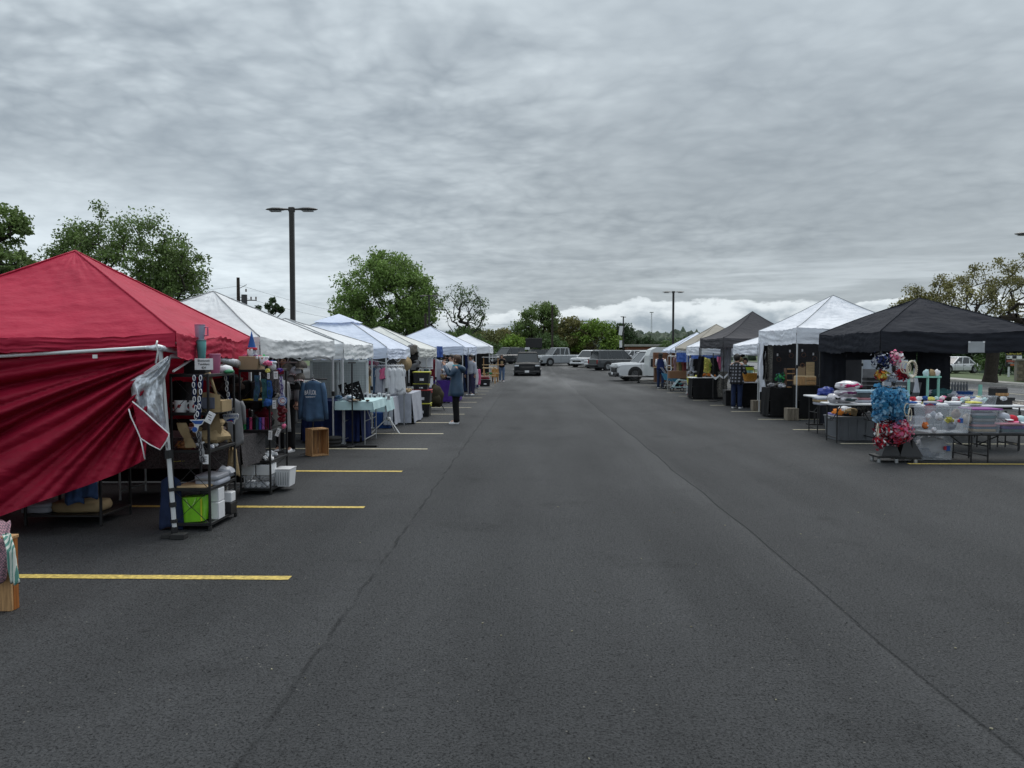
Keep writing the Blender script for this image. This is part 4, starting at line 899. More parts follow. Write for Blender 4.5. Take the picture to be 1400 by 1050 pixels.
def crate(label, x, y, w_, d, h, z=0, rz=0, m=None, name='wooden_crate', n=5, open_front=True, group=None, lying=False):
    m = m or wood; t = thing(name, label, 'crate', (x, y, z), rz, group); sl = h / n
    # stood on end: open side to the camera, slats run upright
    for sx in (-1, 1):
        for i in range(n): MB().box((sx * (w_ / 2 - .006), -d / 2 + (i + .5) * d / n, h / 2), (.012, d / n * .86, h), b=.002).build('slat', m, t)
    for i in range(n): MB().box((-w_ / 2 + (i + .5) * w_ / n, d / 2 - .006, h / 2), (w_ / n * .86, .012, h - .02), b=.002).build('slat', m, t)
    for z_ in (.01, h - .01): MB().box((0, 0, z_), (w_ - .026, d - .02, .02), b=.002).build('end_board', m, t)
    return t
def box_item(name, label, cat, x, y, z, w_, d, h, m, rz=0, b=.006, group=None): return item(MB().box((0, 0, h / 2), (w_, d, h), b=b), name, m, label, cat, (x, y, z), rz, group)
def gridwall(label, a, b, z0, z1, step=.10, m=None, r=.004, group=None):
    a, b = Vector((*a, 0)), Vector((*b, 0)); L_ = (b - a).length; d = (b - a) / L_; t = thing('grid_panel', label, 'grid panel', a, 0, group); wv = MB(); n = int(L_ / step); k = int((z1 - z0) / step)
    for i in range(n + 1): q = d * (L_ * i / n); wv.tube([(q.x, q.y, z0), (q.x, q.y, z1)], r, 4)
    for j in range(k + 1): z = z0 + (z1 - z0) * j / k; wv.tube([(0, 0, z), (d.x * L_, d.y * L_, z)], r, 4)
    o = wv.build('wire_mesh', m or blk, t); 
    fr = MB().tube([(0, 0, z0), (0, 0, z1), (d.x * L_, d.y * L_, z1), (d.x * L_, d.y * L_, z0), (0, 0, z0)], r * 2, 5).build('frame', m or blk, t); return t

# ------------------------------------------------------------------ people
def person(label, x, y, hgt, rz, top, bot, hair, pose='stand', shoes=white_p, jacket_len=.0, sleeve_m=None, long_hair=False, extra=None, bag=None, inner=None, flare=0):
    t = thing('person', label, 'person', (x, y, gz(y)), rz); k = hgt / 1.7; V = lambda a, b, c: Vector((a * k, b * k, c * k))
    arms = {'stand': [((.24, .0, 1.13), (.25, .06, .88)), ((-.24, .0, 1.13), (-.25, .06, .88))],
            'photo': [((.22, .16, 1.22), (.07, .29, 1.47)), ((-.22, .16, 1.22), (-.07, .29, 1.47))],
            'hold': [((.25, .06, 1.12), (.10, .30, 1.08)), ((-.25, .06, 1.12), (-.10, .30, 1.08))],
            'browse': [((.24, .08, 1.14), (.12, .34, 1.18)), ((-.24, .02, 1.13), (-.22, .16, .92))]}[pose]
    me = bpy.data.meshes.new('body'); vs_ = []; es = []; rd_ = []; roots = []
    def ch(pts, rs, start=None, root=False):
        i0 = start
        for p, r in zip(pts, rs):
            vs_.append(V(*p)); rd_.append(r * k)
            if i0 is not None: es.append((i0, len(vs_) - 1))
            elif root or True: roots.append(len(vs_) - 1)
            i0 = len(vs_) - 1
        return i0
    pel = ch([(0, 0, .94)], [.13]); ab = ch([(0, .01, 1.08), (0, 0, 1.24), (0, -.01, 1.38)], [.12, .125, .11], pel); nk = ch([(0, .0, 1.47), (0, .012, 1.52), (0, .015, 1.60), (0, .01, 1.665)], [.055, .06, .092, .07], ab)
    feet = []
    for s in (1, -1):
        ch([(s * .10, 0, .86), (s * .105, .015, .50), (s * .105, -.01, .10)], [.09, .058, .042], pel); 
        i = len(vs_) - 1; ch([(s * .115, .08, .035), (s * .12, .15, .03)], [.038, .03], i)
    for a, s in zip(arms, (1, -1)):
        el, wr_ = a; i = ch([(s * .10, -.005, 1.41), (s * .185, -.005, 1.40), el, wr_], [.07, .058, .042, .028], ab)
        W_ = Vector(wr_); d = (W_ - Vector(el)).normalized(); pm = W_ + d * .05; ch([tuple(pm), tuple(pm + d * .03)], [.032, .026], i)
        sd = d.cross(Vector((0, 1, 0)) if pose != 'photo' else Vector((0, 0, 1))); sd = sd.normalized() if sd.length > .1 else Vector((1, 0, 0)); cu = sd.cross(d)
        for f in range(4):
            b0 = pm + d * .03 + sd * (f - 1.5) * .017; ln = (.032, .038, .036, .028)[f]; ch([tuple(b0), tuple(b0 + d * ln), tuple(b0 + d * ln * 1.6 - cu * .018)], [.009, .008, .007])
        tb = pm - d * .01 + sd * .03; ch([tuple(tb), tuple(tb + sd * .025 + d * .02), tuple(tb + sd * .02 + d * .05)], [.011, .010, .008])
    me.from_pydata([tuple(q) for q in vs_], es, []); o = bpy.data.objects.new('body', me); C.objects.link(o); o.modifiers.new('s', 'SKIN'); 
    if not me.skin_vertices: me.attributes.new('skin_vertex', 'FLOAT', 'POINT')
    for i, r in enumerate(rd_): sv_ = me.skin_vertices[0].data[i]; sv_.radius = (r, r); sv_.use_root = i in roots
    sb_ = o.modifiers.new('d', 'SUBSURF'); sb_.levels = 1; sb_.render_levels = 1
    dg = bpy.context.evaluated_depsgraph_get(); m2 = bpy.data.meshes.new_from_object(o.evaluated_get(dg)); bpy.data.objects.remove(o); m2.materials.clear(); m2.materials.append(skin)
    for p in m2.polygons: p.use_smooth = True
    body = bpy.data.objects.new('body', m2); C.objects.link(body); body.parent = t
    # face
    MB().tube([V(0, .105, 1.615), V(0, .128, 1.59), V(0, .115, 1.575)], [.008 * k, .014 * k, .01 * k], 6).build('nose', skin, t, smooth='all')
    for s in (1, -1): MB().blob(V(s * .034, .098, 1.625), .011 * k, 0).build('eye', ink, t); MB().blob(V(s * .098, .01, 1.605), (.012 * k, .022 * k, .032 * k), 0).build('ear', skin, t)
    MB().box(V(0, .103, 1.553), (.045 * k, .01 * k, .008 * k)).build('mouth', mat('lips', (.3, .1, .09)), t)
    hb = MB().blob(V(0, -.012, 1.628), (.113 * k, .122 * k, .118 * k), .10, 3, 16, 12, 4)
    hb.v = [(a, b if not (b > .06 * k and c < 1.66 * k) else .06 * k, c) for a, b, c in hb.v]
    if long_hair: hb.blob(V(0, -.07, 1.50), (.10 * k, .06 * k, .17 * k), .15, 5, 12, 8)
    hb.build('hair', hair, t, smooth='all')
    def rg(z, rx, ry, cy=0, cx=0, n=22, am=0, fq=5): return [V(cx + rx * math.cos(2 * math.pi * j / n) * (1 + am * math.sin(fq * 2 * math.pi * j / n + z * 9)), cy + ry * math.sin(2 * math.pi * j / n) * (1 + am * math.sin(fq * 2 * math.pi * j / n + 1 + z * 7)), z + am * .10 * math.sin(3 * 2 * math.pi * j / n)) for j in range(n)]
    zb = .90 - jacket_len; tm = MB(); fl = flare
    prof = [(zb, .19 + fl, .15 + fl), (zb + .10, .195 + fl * .8, .155 + fl * .8), (1.05, .175 + fl * .3, .14 + fl * .3), (1.18, .175, .135), (1.30, .19, .135), (1.38, .195, .125), (1.43, .15, .10), (1.475, .075, .075)]
    tm.loft([rg(z, a, b, am=.05 if z < 1.1 else .025) for z, a, b in prof]).build('top_clothing', top, t, smooth='all')
    sm_ = sleeve_m or top
    for a, s in zip(arms, (1, -1)):
        el, wr_ = Vector(a[0]), Vector(a[1]); sh = Vector((s * .165, -.005, 1.395))
        MB().tube([V(*sh), V(*sh.lerp(el, .5)), V(*el.lerp(sh, .1)), V(*el.lerp(wr_, .12)), V(*el.lerp(wr_, .55)), V(*el.lerp(wr_, .95))], [.085 * k, .072 * k, .062 * k, .062 * k, .055 * k, .043 * k], 14).build('sleeve', sm_, t, smooth='all')
    tr_ = MB()
    for s in (1, -1):
        tr_.loft([rg(z, r, r * 1.02, cy, s * cx, 16, .05, 3) for z, r, cy, cx in ((.93, .115, 0, .085), (.80, .105, 0, .095), (.62, .085, .01, .105), (.48, .075, .015, .107), (.30, .070, 0, .107), (.12, .068, -.005, .107), (.045, .074, .0, .107))])
    tr_.loft([rg(.84, .17, .13), rg(.92, .185, .14), rg(1.0, .165, .125)]).build('trousers', bot, t, smooth='all')
    for s in (1, -1): MB().loft([[V(s * .115 + a * wd_, yy, zz) for a, zz in ((-1, .0), (1, .0), (1, hh * .6), (.5, hh), (-.5, hh), (-1, hh * .6))] for yy, wd_, hh in ((-.065, .028, .06), (-.04, .042, .085), (.04, .044, .08), (.10, .046, .055), (.155, .040, .04), (.18, .02, .025))]).build('shoe', shoes, t, smooth=True)
    if pose == 'photo': MB().box(V(0, .34, 1.56), (.075 * k, .012, .15 * k), b=.003).build('phone', blkp, t)
    if extra: extra(t, V, k)
    return t
def hoodx(t, V, k):
    MB().tube([V(.10, -.02, 1.44), V(.11, -.12, 1.42), V(0, -.17, 1.36), V(-.11, -.12, 1.42), V(-.10, -.02, 1.44)], [.04 * k, .06 * k, .085 * k, .06 * k, .04 * k], 10).build('hood', jacketb, t, smooth='all')
    MB().ring(V(0, .0, 1.465), .085 * k, .026 * k, 'z', 14, 7, 1, .9).build('teal_collar', mat('teal lining', (.10, .42, .50)), t, smooth='all')
p_ = G(624, 579)
person('woman in a blue hooded rain jacket holding up a phone to take a picture', p_.x, p_.y, 1.63, R(92), jacketb, black_c, brown_h, 'photo', shoes=white_p, jacket_len=.20, extra=hoodx, flare=.05)
p_ = G(403, 620)
person('shopkeeper in black trousers and white sneakers standing behind the hanging caps', p_.x - .25, p_.y + .3, 1.66, R(170), grey_c, black_c, dark_h)
p_ = G(644, 540)
def wpack(t, V, k): MB().tube([V(.10, .03, 1.43), V(.14, .12, 1.25), V(.12, .03, 1.0)], .018 * k, 6).build('bag_strap', maroon_c, t)
person('person in a white top and dark purple trousers beside the wide white canopy post', p_.x, p_.y, 1.6, R(150), lgrey_c, mat('dark purple trousers', (.035, .03, .07), r=.9), dark_h, extra=wpack)
person('person in black top browsing inside the wide white canopy', X_at(607, 29.5), 29.5, 1.62, R(-60), black_c, black_c, dark_h, 'browse')
person('person in a cream coat with dark hair browsing beside the woman with the phone', X_at(617, 26.5), 26.5, 1.62, R(140), white_c, ddenim, dark_h, 'browse')
p_ = G(686, 521.5)
def vest(t, V, k): MB().box(V(0, .15, 1.15), (.16 * k, .03, .3 * k), b=.02).build('tan_shirt_front', tan_c, t)
person('man in a black open jacket and blue jeans walking beside the wooden goods', p_.x, p_.y, 1.58, R(185), black_c, mat('washed blue jeans', (.10, .16, .28), r=.9), mat('grey hair', (.15, .13, .12), r=.8), 'hold', extra=vest)
p_ = G(903, 530.5)
person('woman in a dark vest with white sleeves and jeans standing by the white trailer', p_.x, p_.y, 1.68, R(-25), navy_c, ddenim, dark_h, 'hold', sleeve_m=white_c, long_hair=True)
p_ = G(1007, 558)
person('shopper in a black and white plaid shirt and dark jeans seen from behind', p_.x, p_.y, 1.64, R(-38), plaid_c, ddenim, dark_h, 'browse', jacket_len=.12, flare=.04)
person('seller in a pale teal top behind the lime box under the low white canopy', X_at(1019, 27.0), 27.0, 1.5, R(160), mat('pale teal cloth', (.30, .52, .48), r=.9), ddenim, dark_h)
person('seller sitting shadowed behind the garments of the grey canopy stall', X_at(975, 29.4), 29.4, 1.45, R(150), black_c, black_c, dark_h)

# ------------------------------------------------------------------ vehicles (nose towards -x before turning)
tyre_m = mat('tyre rubber', (.018, .018, .018), r=.85); rim_m = mat('alloy rim', (.30, .31, .32), r=.35, metal=.8); rim_d = mat('dark rim', (.09, .09, .095), r=.4, metal=.5)
chrome = mat('chrome', (.5, .5, .52), r=.15, metal=1); lens_m = mat('headlight lens', (.55, .57, .60), r=.1, coat=1); tail_m = mat('tail light', (.25, .01, .01), r=.2)
def paint(n, c): return mat(n, c, r=.3, var=.04, coat=.6, vs_=1)
pw, pb_, psil, pgr, pdk = paint('white car paint', (.62, .63, .65)), mat('black car paint', (.010, .011, .013), r=.45, spec=.25, var=.04), paint('silver car paint', (.34, .36, .38)), paint('graphite car paint', (.055, .06, .066)), paint('dark blue grey car paint', (.02, .024, .03))
def car(label, X, Y, rz, kind, pm, L=5.0, W=1.95, Hh=1.9, rim=None, cat=None, s=1, plate=True, grille=None, z=None, hatch=False):
    t = thing(kind if kind != 'suv' else 'sport_utility_vehicle', label, cat or {'suv': 'SUV', 'pickup': 'pickup truck', 'sedan': 'car'}[kind], (X, Y, gz(Y) if z is None else z), rz); t.scale = (s, s, s)
    hw = W / 2; gr = .24 if kind != 'sedan' else .18; belt = Hh * (.62 if kind == 'pickup' else .60); hood = belt - .02; rw = .40 if kind != 'sedan' else .33; rim = rim or rim_m
    if kind == 'pickup': cab0, cab1, rear = L * .235, L * .62, belt
    elif kind == 'suv': cab0, cab1, rear = L * .26, L * .965, belt
    else: cab0, cab1, rear = L * .30, L * .86, belt
    hn = 1.0 if kind != 'sedan' else .90
    st = [(0.0, .46, hood * .78 * hn, .84), (.03, gr + .06, hood * .90 * hn, .92), (.12, gr, hood * .955 * hn, .97), (.45, gr, hood * .985 * hn, 1), (cab0, gr, hood, 1), (cab0 + .4, gr, belt, 1), (L * .62, gr, belt, 1), (L - .30, gr, belt, 1), (L - .10, gr + .03, belt - .01, .97), (L, gr + .2, belt * .92, .92)]
    mb = MB()
    mb.loft([[(x, -hw * q * .86, zb), (x, -hw * q * .985, zb + .10), (x, -hw * q, (zb + zt) * .52), (x, -hw * q * .985, zt - .12), (x, -hw * q * .90, zt - .02), (x, 0, zt + .02), (x, hw * q * .90, zt - .02), (x, hw * q * .985, zt - .12), (x, hw * q, (zb + zt) * .52), (x, hw * q * .985, zb + .10), (x, hw * q * .86, zb)] for x, zb, zt, q in st])
    body = mb.build('body', pm, t, smooth=kind == 'sedan')
    rake_f, rake_r = (.60 if kind == 'pickup' else .75, .12 if kind == 'suv' else .15) if kind != 'sedan' else (.8, .75); x0, x1, x2, x3 = cab0, cab0 + rake_f, cab1 - rake_r, cab1; zb, zt = belt - .03, Hh; wb, wt = hw * .90, hw * .74
    MB().loft([[(x0 + .06, -wb * .97, zb), (x3 - .05, -wb * .97, zb), (x3 - .05, wb * .97, zb), (x0 + .06, wb * .97, zb)], [(x1 + .06, -wt * .97, zt - .05), (x2 - .05, -wt * .97, zt - .05), (x2 - .05, wt * .97, zt - .05), (x1 + .06, wt * .97, zt - .05)]]).build('cabin_interior', mat('dark cabin', (.01, .01, .012), r=.6), t)
    MB().loft([[(x1 - .06, -wt, zt - .06), (x2 + .04, -wt, zt - .06), (x2 + .04, wt, zt - .06), (x1 - .06, wt, zt - .06)], [(x1 - .02, -wt * .99, zt - .02), (x2 + .02, -wt * .99, zt - .02), (x2 + .02, wt * .99, zt - .02), (x1 - .02, wt * .99, zt - .02)], [(x1 + .15, -wt * .8, zt + .02), (x2 - .1, -wt * .8, zt + .02), (x2 - .1, wt * .8, zt + .02), (x1 + .15, wt * .8, zt + .02)]]).build('roof', pm, t, smooth=True)
    lerpx = lambda xb, xt, v: xb + (xt - xb) * v
    posts = [(x0, x1, .07)] + ([(x0 + .95, x1 + .42, .09)] if kind != 'x' else []) + ([((x0 + x3) / 2 + .35, (x1 + x2) / 2 + .35, .09)] if kind != 'sedan' else [(x0 + 1.75, x1 + 1.15, .09)]) + [(x3 - .10, x2, .16)]
    if kind == 'suv': posts.insert(3, (x3 - .95, x2 - .75, .10))
    for xb, xt, pw_ in posts:
        for sd in (-1, 1): MB().loft([[(xb - pw_ / 2, sd * wb, zb - .02), (xb + pw_ / 2, sd * wb, zb - .02), (xb + pw_ / 2, sd * (wb - .05), zb - .02), (xb - pw_ / 2, sd * (wb - .05), zb - .02)], [(xt - pw_ / 2, sd * (wt + .005), zt - .05), (xt + pw_ / 2, sd * (wt + .005), zt - .05), (xt + pw_ / 2, sd * (wt - .05), zt - .05), (xt - pw_ / 2, sd * (wt - .05), zt - .05)]]).build('pillar', pm, t)
    ps = sorted(posts)
    for (a, at_, wa), (b, bt_, wb_) in zip(ps, ps[1:]):
        for sd in (-1, 1):
            y0, y1 = sd * (wb - .012), sd * (wt - .010); q = [(a + wa / 2, y0, zb + .03), (b - wb_ / 2, y0, zb + .03), (bt_ - wb_ / 2, y1, zt - .07), (at_ + wa / 2, y1, zt - .07)]
            MB().add(q + [(p[0], p[1] - sd * .02, p[2]) for p in q], [(0, 1, 2, 3), (7, 6, 5, 4), (0, 4, 5, 1), (1, 5, 6, 2), (2, 6, 7, 3), (3, 7, 4, 0)]).build('side_window', glass, t)
    for nm, xa, xb in (('windshield', x0 + .02, x1 - .0), ('rear_window', x3 - .02, x2)):
        q = [(xa, -wb + .06, zb + .02), (xa, wb - .06, zb + .02), (xb, wt - .05, zt - .06), (xb, -wt + .05, zt - .06)]; dx = .02 if nm == 'windshield' else -.02
        MB().add(q + [(p[0] + dx, p[1], p[2]) for p in q], [(0, 1, 2, 3), (7, 6, 5, 4), (0, 4, 5, 1), (1, 5, 6, 2), (2, 6, 7, 3), (3, 7, 4, 0)]).build(nm, mat('windshield glass', (.025, .03, .035), r=.10, spec=.5), t)
    for xw in (L * .185, L * .79):
        for sd in (-1, 1):
            MB().tube([(xw, sd * (hw - .30), rw + .04), (xw, sd * (hw + .006), rw + .04)], rw * 1.12, 24).build('wheel_well', blkp, t, smooth=True)
            w_ = MB().tube([(xw, sd * (hw - .24), rw), (xw, sd * (hw - .01), rw), (xw, sd * (hw + .022), rw)], [rw, rw, rw * .93], 26).build('wheel', tyre_m, t, smooth=True)
            rm = MB().tube([(xw, sd * (hw + .0), rw), (xw, sd * (hw + .028), rw)], rw * .60, 18)
            for q in range(6):
                a = q * math.pi / 3; rm.tube([(xw, sd * (hw + .03), rw), (xw + rw * .58 * math.cos(a), sd * (hw + .032), rw + rw * .58 * math.sin(a))], .032, 5)
            rm.build('rim', rim, w_)
    MB().box((-.0, 0, hood * .60), (.10, W * .56, hood * .26), b=.02).build('grille', grille or chrome, t); MB().box((-.045, 0, hood * .60), (.05, W * .48, hood * .18), b=.01).build('grille_mesh', blkp, t)
    for sd in (-1, 1):
        MB().box((.075, sd * hw * .78, hood * .78), (.22, W * .17, .13), b=.03).build('headlight', lens_m, t); MB().box((L - .02, sd * hw * .84, belt * .75), (.10, .16, .34), b=.02).build('tail_light', tail_m, t)
        MB().box((x0 + .38, sd * (hw + .10), belt + .07), (.14, .20, .17), b=.03).build('mirror', blkp if pm != pw else pw, t)
        for xx in (x0 + .98, (x0 + x3) / 2 + .36): MB().box((xx + .18, sd * (hw + .012), belt - .14), (.17, .02, .03), b=.006).build('door_handle', blkp, t)
        for xx in (x0 + .08, x0 + 1.0, x0 + 1.95): MB().box((xx, sd * (hw * .994), belt * .62), (.012, .02, belt * .62), b=0).build('door_seam', blkp, t)
    MB().box((-.03, 0, .42), (.20, W * .92, .20), b=.05).build('front_bumper', chrome if kind == 'pickup' and pm is psil else (blkp if pm is not pw or kind == 'pickup' else pw), t); MB().box((L + .02, 0, .50), (.18, W * .92, .20), b=.05).build('rear_bumper', blkp, t)
    MB().box((-.10, 0, .30), (.06, W * .7, .10), b=.02).build('lower_intake', blkp, t)
    if plate: MB().box((-.14, 0, .46), (.01, .32, .16), b=.002).build('licence_plate', paper, t)
    if kind == 'pickup': MB().box(((cab1 + L) / 2, 0, belt + .006), (L - cab1 - .25, W * .80, .02), b=0).build('bed_opening', blkp, t); 
    if kind == 'suv':
        for sd in (-1, 1): MB().tube([(x1 + .1, sd * wt * .82, zt + .02), (x1 + .2, sd * wt * .82, zt + .07), (x2 - .2, sd * wt * .82, zt + .07), (x2 - .1, sd * wt * .82, zt + .02)], .018, 6).build('roof_rail', blkp, t)
    return t
def carat(label, px, py, rz_deg, kind, pm, **k):
    # px,py: the ground pixel of the vehicle centre
    p = G(px, py); L = k.get('L', 5.0) * k.get('s', 1); a = R(rz_deg); return car(label, p.x - math.cos(a) * L / 2, p.y - math.sin(a) * L / 2, a, kind, pm, **k)
def carY(label, px, Y, rz_deg, kind, pm, **k):
    L = k.get('L', 5.0) * k.get('s', 1); a = R(rz_deg); return car(label, X_at(px, Y) - math.cos(a) * L / 2, Y - math.sin(a) * L / 2, a, kind, pm, **k)
carY('black SUV driving down the aisle towards the camera', 721.5, 59.0, 89, 'suv', pb_, L=5.1, W=1.98, Hh=1.92, s=.98, z=-.12, grille=blkp)
carY('dark grey SUV parked at the far left end of the lot', 694, 92, 48, 'suv', pdk, L=4.9, W=1.95, Hh=1.95)
carY('dark SUV half hidden behind the driving black SUV', 729, 98, 20, 'suv', pgr, L=4.8, W=1.9, Hh=1.75)
carY('silver crew cab pickup parked facing left at the end of the lot', 767, 84, 24, 'pickup', psil, L=5.6, W=2.0, Hh=1.95)
carY('white crossover parked nose out behind the graphite SUV', 806, 80, 52, 'suv', pw, L=4.6, W=1.85, Hh=1.72)
carY('white car parked between the white crossover and the graphite SUV', 824, 77, 58, 'sedan', pw, L=4.5, W=1.85, Hh=1.55, rim=rim_d)
carY('graphite SUV with red tail lights parked tail to the aisle', 843, 71.5, 204, 'suv', pgr, L=5.0, W=1.95, Hh=1.85, z=gz(71.5) - .06)
carY('white van like vehicle behind the white pickup', 880, 78, 8, 'suv', pw, L=5.2, W=1.9, Hh=1.55)
carY('white SUV parked behind the graphite one', 862, 84, 30, 'suv', pw, L=4.8, W=1.9, Hh=1.65)
carY('white pickup with black wheels partly hidden by the small trailer', 899, 47.6, 10, 'pickup', pw, L=5.5, W=2.02, Hh=1.84, rim=rim_d, grille=blkp)
carY('white parked vehicle across the road beyond the black canopy', 1303, 66, 20, 'sedan', pw, L=4.6, Hh=1.4, z=hill(X_at(1303, 66), 66))
# small rounded white trailer
tr = thing('trailer', 'small rounded white camper trailer beside the white pickup', 'trailer', (X_at(901, 43.6), 43.9, 0))
MB().prism([(-.62, .42), (-.66, 1.0), (-.64, 1.55), (-.50, 1.88), (-.20, 2.02), (1.4, 2.02), (1.8, 1.85), (1.95, 1.4), (1.95, .42)], -.85, .9).build('shell', mat('white trailer skin', (.60, .62, .62), r=.4, var=.05), tr)
MB().box((-.4, -.87, 1.15), (.30, .03, .45), b=.01).build('window', glass, tr); MB().box((.1, -.87, .72), (.45, .03, .22), b=.005).build('vent', galv, tr)
for zz in (1.0, 1.5): MB().box((.65, -.862, zz), (2.5, .02, .015), b=0).build('seam', galv, tr)
MB().box((-.7, 0, .36), (2.6, 1.2, .07), b=.01).tube([(-.7, -.4, .36), (-1.3, 0, .36)], .04).tube([(-.7, .4, .36), (-1.3, 0, .36)], .04).build('frame', blk, tr)
MB().tube([(-1.1, 0, 0), (-1.1, 0, .85)], .035).box((-1.1, 0, .03), (.16, .16, .05)).build('jack', blk, tr)
w_ = MB().tube([(.9, -.92, .32), (.9, -.72, .32)], .32, 20).build('wheel', tyre_m, tr, smooth=True); MB().tube([(.9, -.93, .32), (.9, -.9, .32)], .18, 14).build('rim', galv, w_)
# ================================================================== LEFT STALLS
RK = (.06, .40, .77, 1.13, 1.50)
rack('black wire rack with white mugs and tumblers at the red canopy corner', -3.27, 7.62, tiers=RK)
rack('black wire rack with gnomes on top beyond the tumbler rack', -3.32, 9.50, tiers=RK)
mustard = col('mustard cloth', (.42, .20, .03), var=.3); lilac = mat('lilac steel', (.40, .42, .56), r=.3, metal=.3); tealm = mat('teal enamel', (.10, .33, .33), r=.3); pinkm = mat('dusty pink enamel', (.42, .12, .22), r=.35)
# rack 1, top
box_item('riser_box', 'black riser box carrying the tumblers on the first rack', 'box', -3.36, 7.75, 1.507, .22, .26, .135, blkp)
tumbler('pale grey tumbler under the lilac one', -3.38, 7.80, 1.643, .20, .05, mat('brushed pale steel', (.45, .46, .50), r=.3, metal=.5), white_p)
tumbler('lilac striped tumbler with pink handle stacked highest', -3.375, 7.80, 1.845, .165, .052, lilac, pinkm, True)
tumbler('teal tumbler standing in front of the pale stack', -3.31, 7.68, 1.643, .205, .046, tealm, mat('dark teal lid', (.03, .12, .14), r=.4))
tumbler('dusty pink tumbler half hidden behind the handwritten sign', -3.15, 7.62, 1.508, .20, .055, pinkm, pinkm)
card_('white handwritten tumbler price card clipped to the first rack', -3.10, 7.24, 1.61, .175, .108, lines=['Bluetooth', 'Tumblers', '$20'], cat='sign', group='handwritten signs')
cp = MB().blob((0, 0, .035), (.075, .09, .05), .15, 2, 16, 10).mi(1).blob((.05, -.04, .02), (.055, .06, .022), .1, 5, 12, 8); item(cp, 'cap', [white_c, mat('green trim cloth', (.03, .22, .10))], 'white and green cap on the top tier of the first rack', 'cap', (-3.12, 7.80, 1.507), smooth='all')
hang_strip('lanyard', 'navy strap with white links hanging left on the first rack', [at(266, 512, 7.22), at(267, 540, 7.22), at(270, 575, 7.22)], .035, navy_c, 'lanyard', 6, seed=1)
hang_strip('lanyard', 'navy strap with white links hanging right of the first strap', [at(275, 512, 7.2), at(275, 540, 7.2), at(271, 571, 7.2)], .03, navy_c, 'lanyard', 6, seed=2)
hang_strip('lanyard', 'navy strap ending in the football emblem on the first rack', [at(309, 506, 7.9), at(312, 535, 7.9), at(315, 568, 7.9)], .035, navy_c, 'lanyard', 8, seed=3)
cobalt = mat('cobalt print', (.02, .09, .34), r=.4); crimson = mat('crimson print', (.45, .02, .04), r=.4)
em = thing('emblem', 'white and blue football team emblem hanging at the end of a strap', 'emblem', at(315.5, 573, 7.86))
MB().prism([(-.085, .045), (-.07, .055), (.07, .06), (.085, .04), (.075, .0), (.05, -.01), (.035, -.055), (.0, -.03), (-.04, -.035), (-.075, -.01)], 0, .006).build('plate', white_p, em)
text('PATRIOTS', .036, cobalt, em, (0, -.004, .030), sx=1.0); MB().prism([(-.05, -.012), (.0, .008), (.055, .006), (.03, -.008), (.032, -.04), (.012, -.018), (-.03, -.024)], -.004, .001).build('mark', cobalt, em); MB().prism([(-.04, -.022), (.01, -.012), (.03, -.03), (.005, -.022)], -.006, -.003).build('red_mark', crimson, em)
em = thing('emblem', 'blue winged note shaped hockey emblem hanging under the linked straps', 'emblem', at(270, 582, 7.15))
MB().prism([(-.075, .055), (.075, .06), (.045, .012), (.012, -.006), (.002, -.045), (-.018, -.066), (-.045, -.06), (-.05, -.035), (-.03, -.012), (-.035, .02)], 0, .005).build('white_edge', white_p, em)
MB().prism([(-.060, .046), (.060, .050), (.038, .016), (-.022, .016)], -.004, .002).build('wing', cobalt, em); MB().tube([(-.026, -.004, -.036), (-.026, .001, -.036)], .024, 16).build('note_head', cobalt, em)
hang_strip('lanyard', 'dark lettered strap hanging from the front post of the first rack', [at(272, 590, 7.12), at(275, 610, 7.12), at(278, 632, 7.12)], .04, mat('grey lettered band', (.35, .35, .36)), 'lanyard', 5, ink, 4)
card_('white tag under the lettered strap', *at(281, 628, 7.12), .055, .09); card_('tilted white tag between the burlap bag and the emblem', *at(287, 571, 7.2), .07, .11, tilt=.5)
# mugs
mug('white mug with red motif at the left end of the shelf', -3.385, 7.36, 1.14, .115, .058)
mug('white mug with red motif in the middle of the shelf', -3.24, 7.36, 1.14, .115, .058)
mug('white mug set back right of the other two', -3.13, 7.50, 1.14, .12, .052)
bg = thing('tote_bag', 'tan burlap tote with loop handles on the first rack', 'bag', (-3.14, 7.55, 1.14))
MB().grid(lambda u, v: ((u - .5) * .26, -.15 + .02 * math.sin(u * 6), .0 + .20 * v * (1 - .15 * abs(2 * u - 1))), 12, 8).build('panel', tan_c, bg, smooth='all'); MB().tube([(-.10, -.15, .18), (-.05, -.10, .36), (.0, -.1, .38), (.09, -.15, .17)], [.012, .016, .016, .012], 6).build('handle', tan_c, bg, smooth='all')
MB().box((.0, -.17, .09), (.16, .01, .11), b=.003).build('patch', mat('slate print', (.10, .11, .15)), bg)
MB().loft([[(sx * .14, sy * .12 - .02, z) for sx, sy in ((-1, -1), (1, -1), (1, 1), (-1, 1))] for z in (0, .11)]).build('basket', tan_c, bg)
pile('fabric_pile', 'tan burlap bags bundled under the mug shelf', 'fabric', -3.18, 7.60, .78, .30, .52, .27, [tan_c, col('grey brown felt', (.085, .06, .055)), tan_c], 7, .10, 4)
hang_strip('ribbon', 'tan burlap ribbon trailing under the mugs', [at(248, 578, 7.3), at(256, 597, 7.3), at(262, 612, 7.3)], .09, tan_c, 'ribbon', seed=9)
hang_strip('ribbon', 'olive tan cloth end below the burlap tote', [at(290, 565, 7.5), at(293, 580, 7.5), at(294, 596, 7.5)], .13, tan_c, 'ribbon', seed=10)
pile('fabric_pile', 'mustard and brown scarves heaped on the middle shelf', 'fabric', -3.37, 7.42, .78, .16, .20, .07, [mustard, mat('rust cloth', (.25, .10, .04)), mustard], 5, .06, 5)
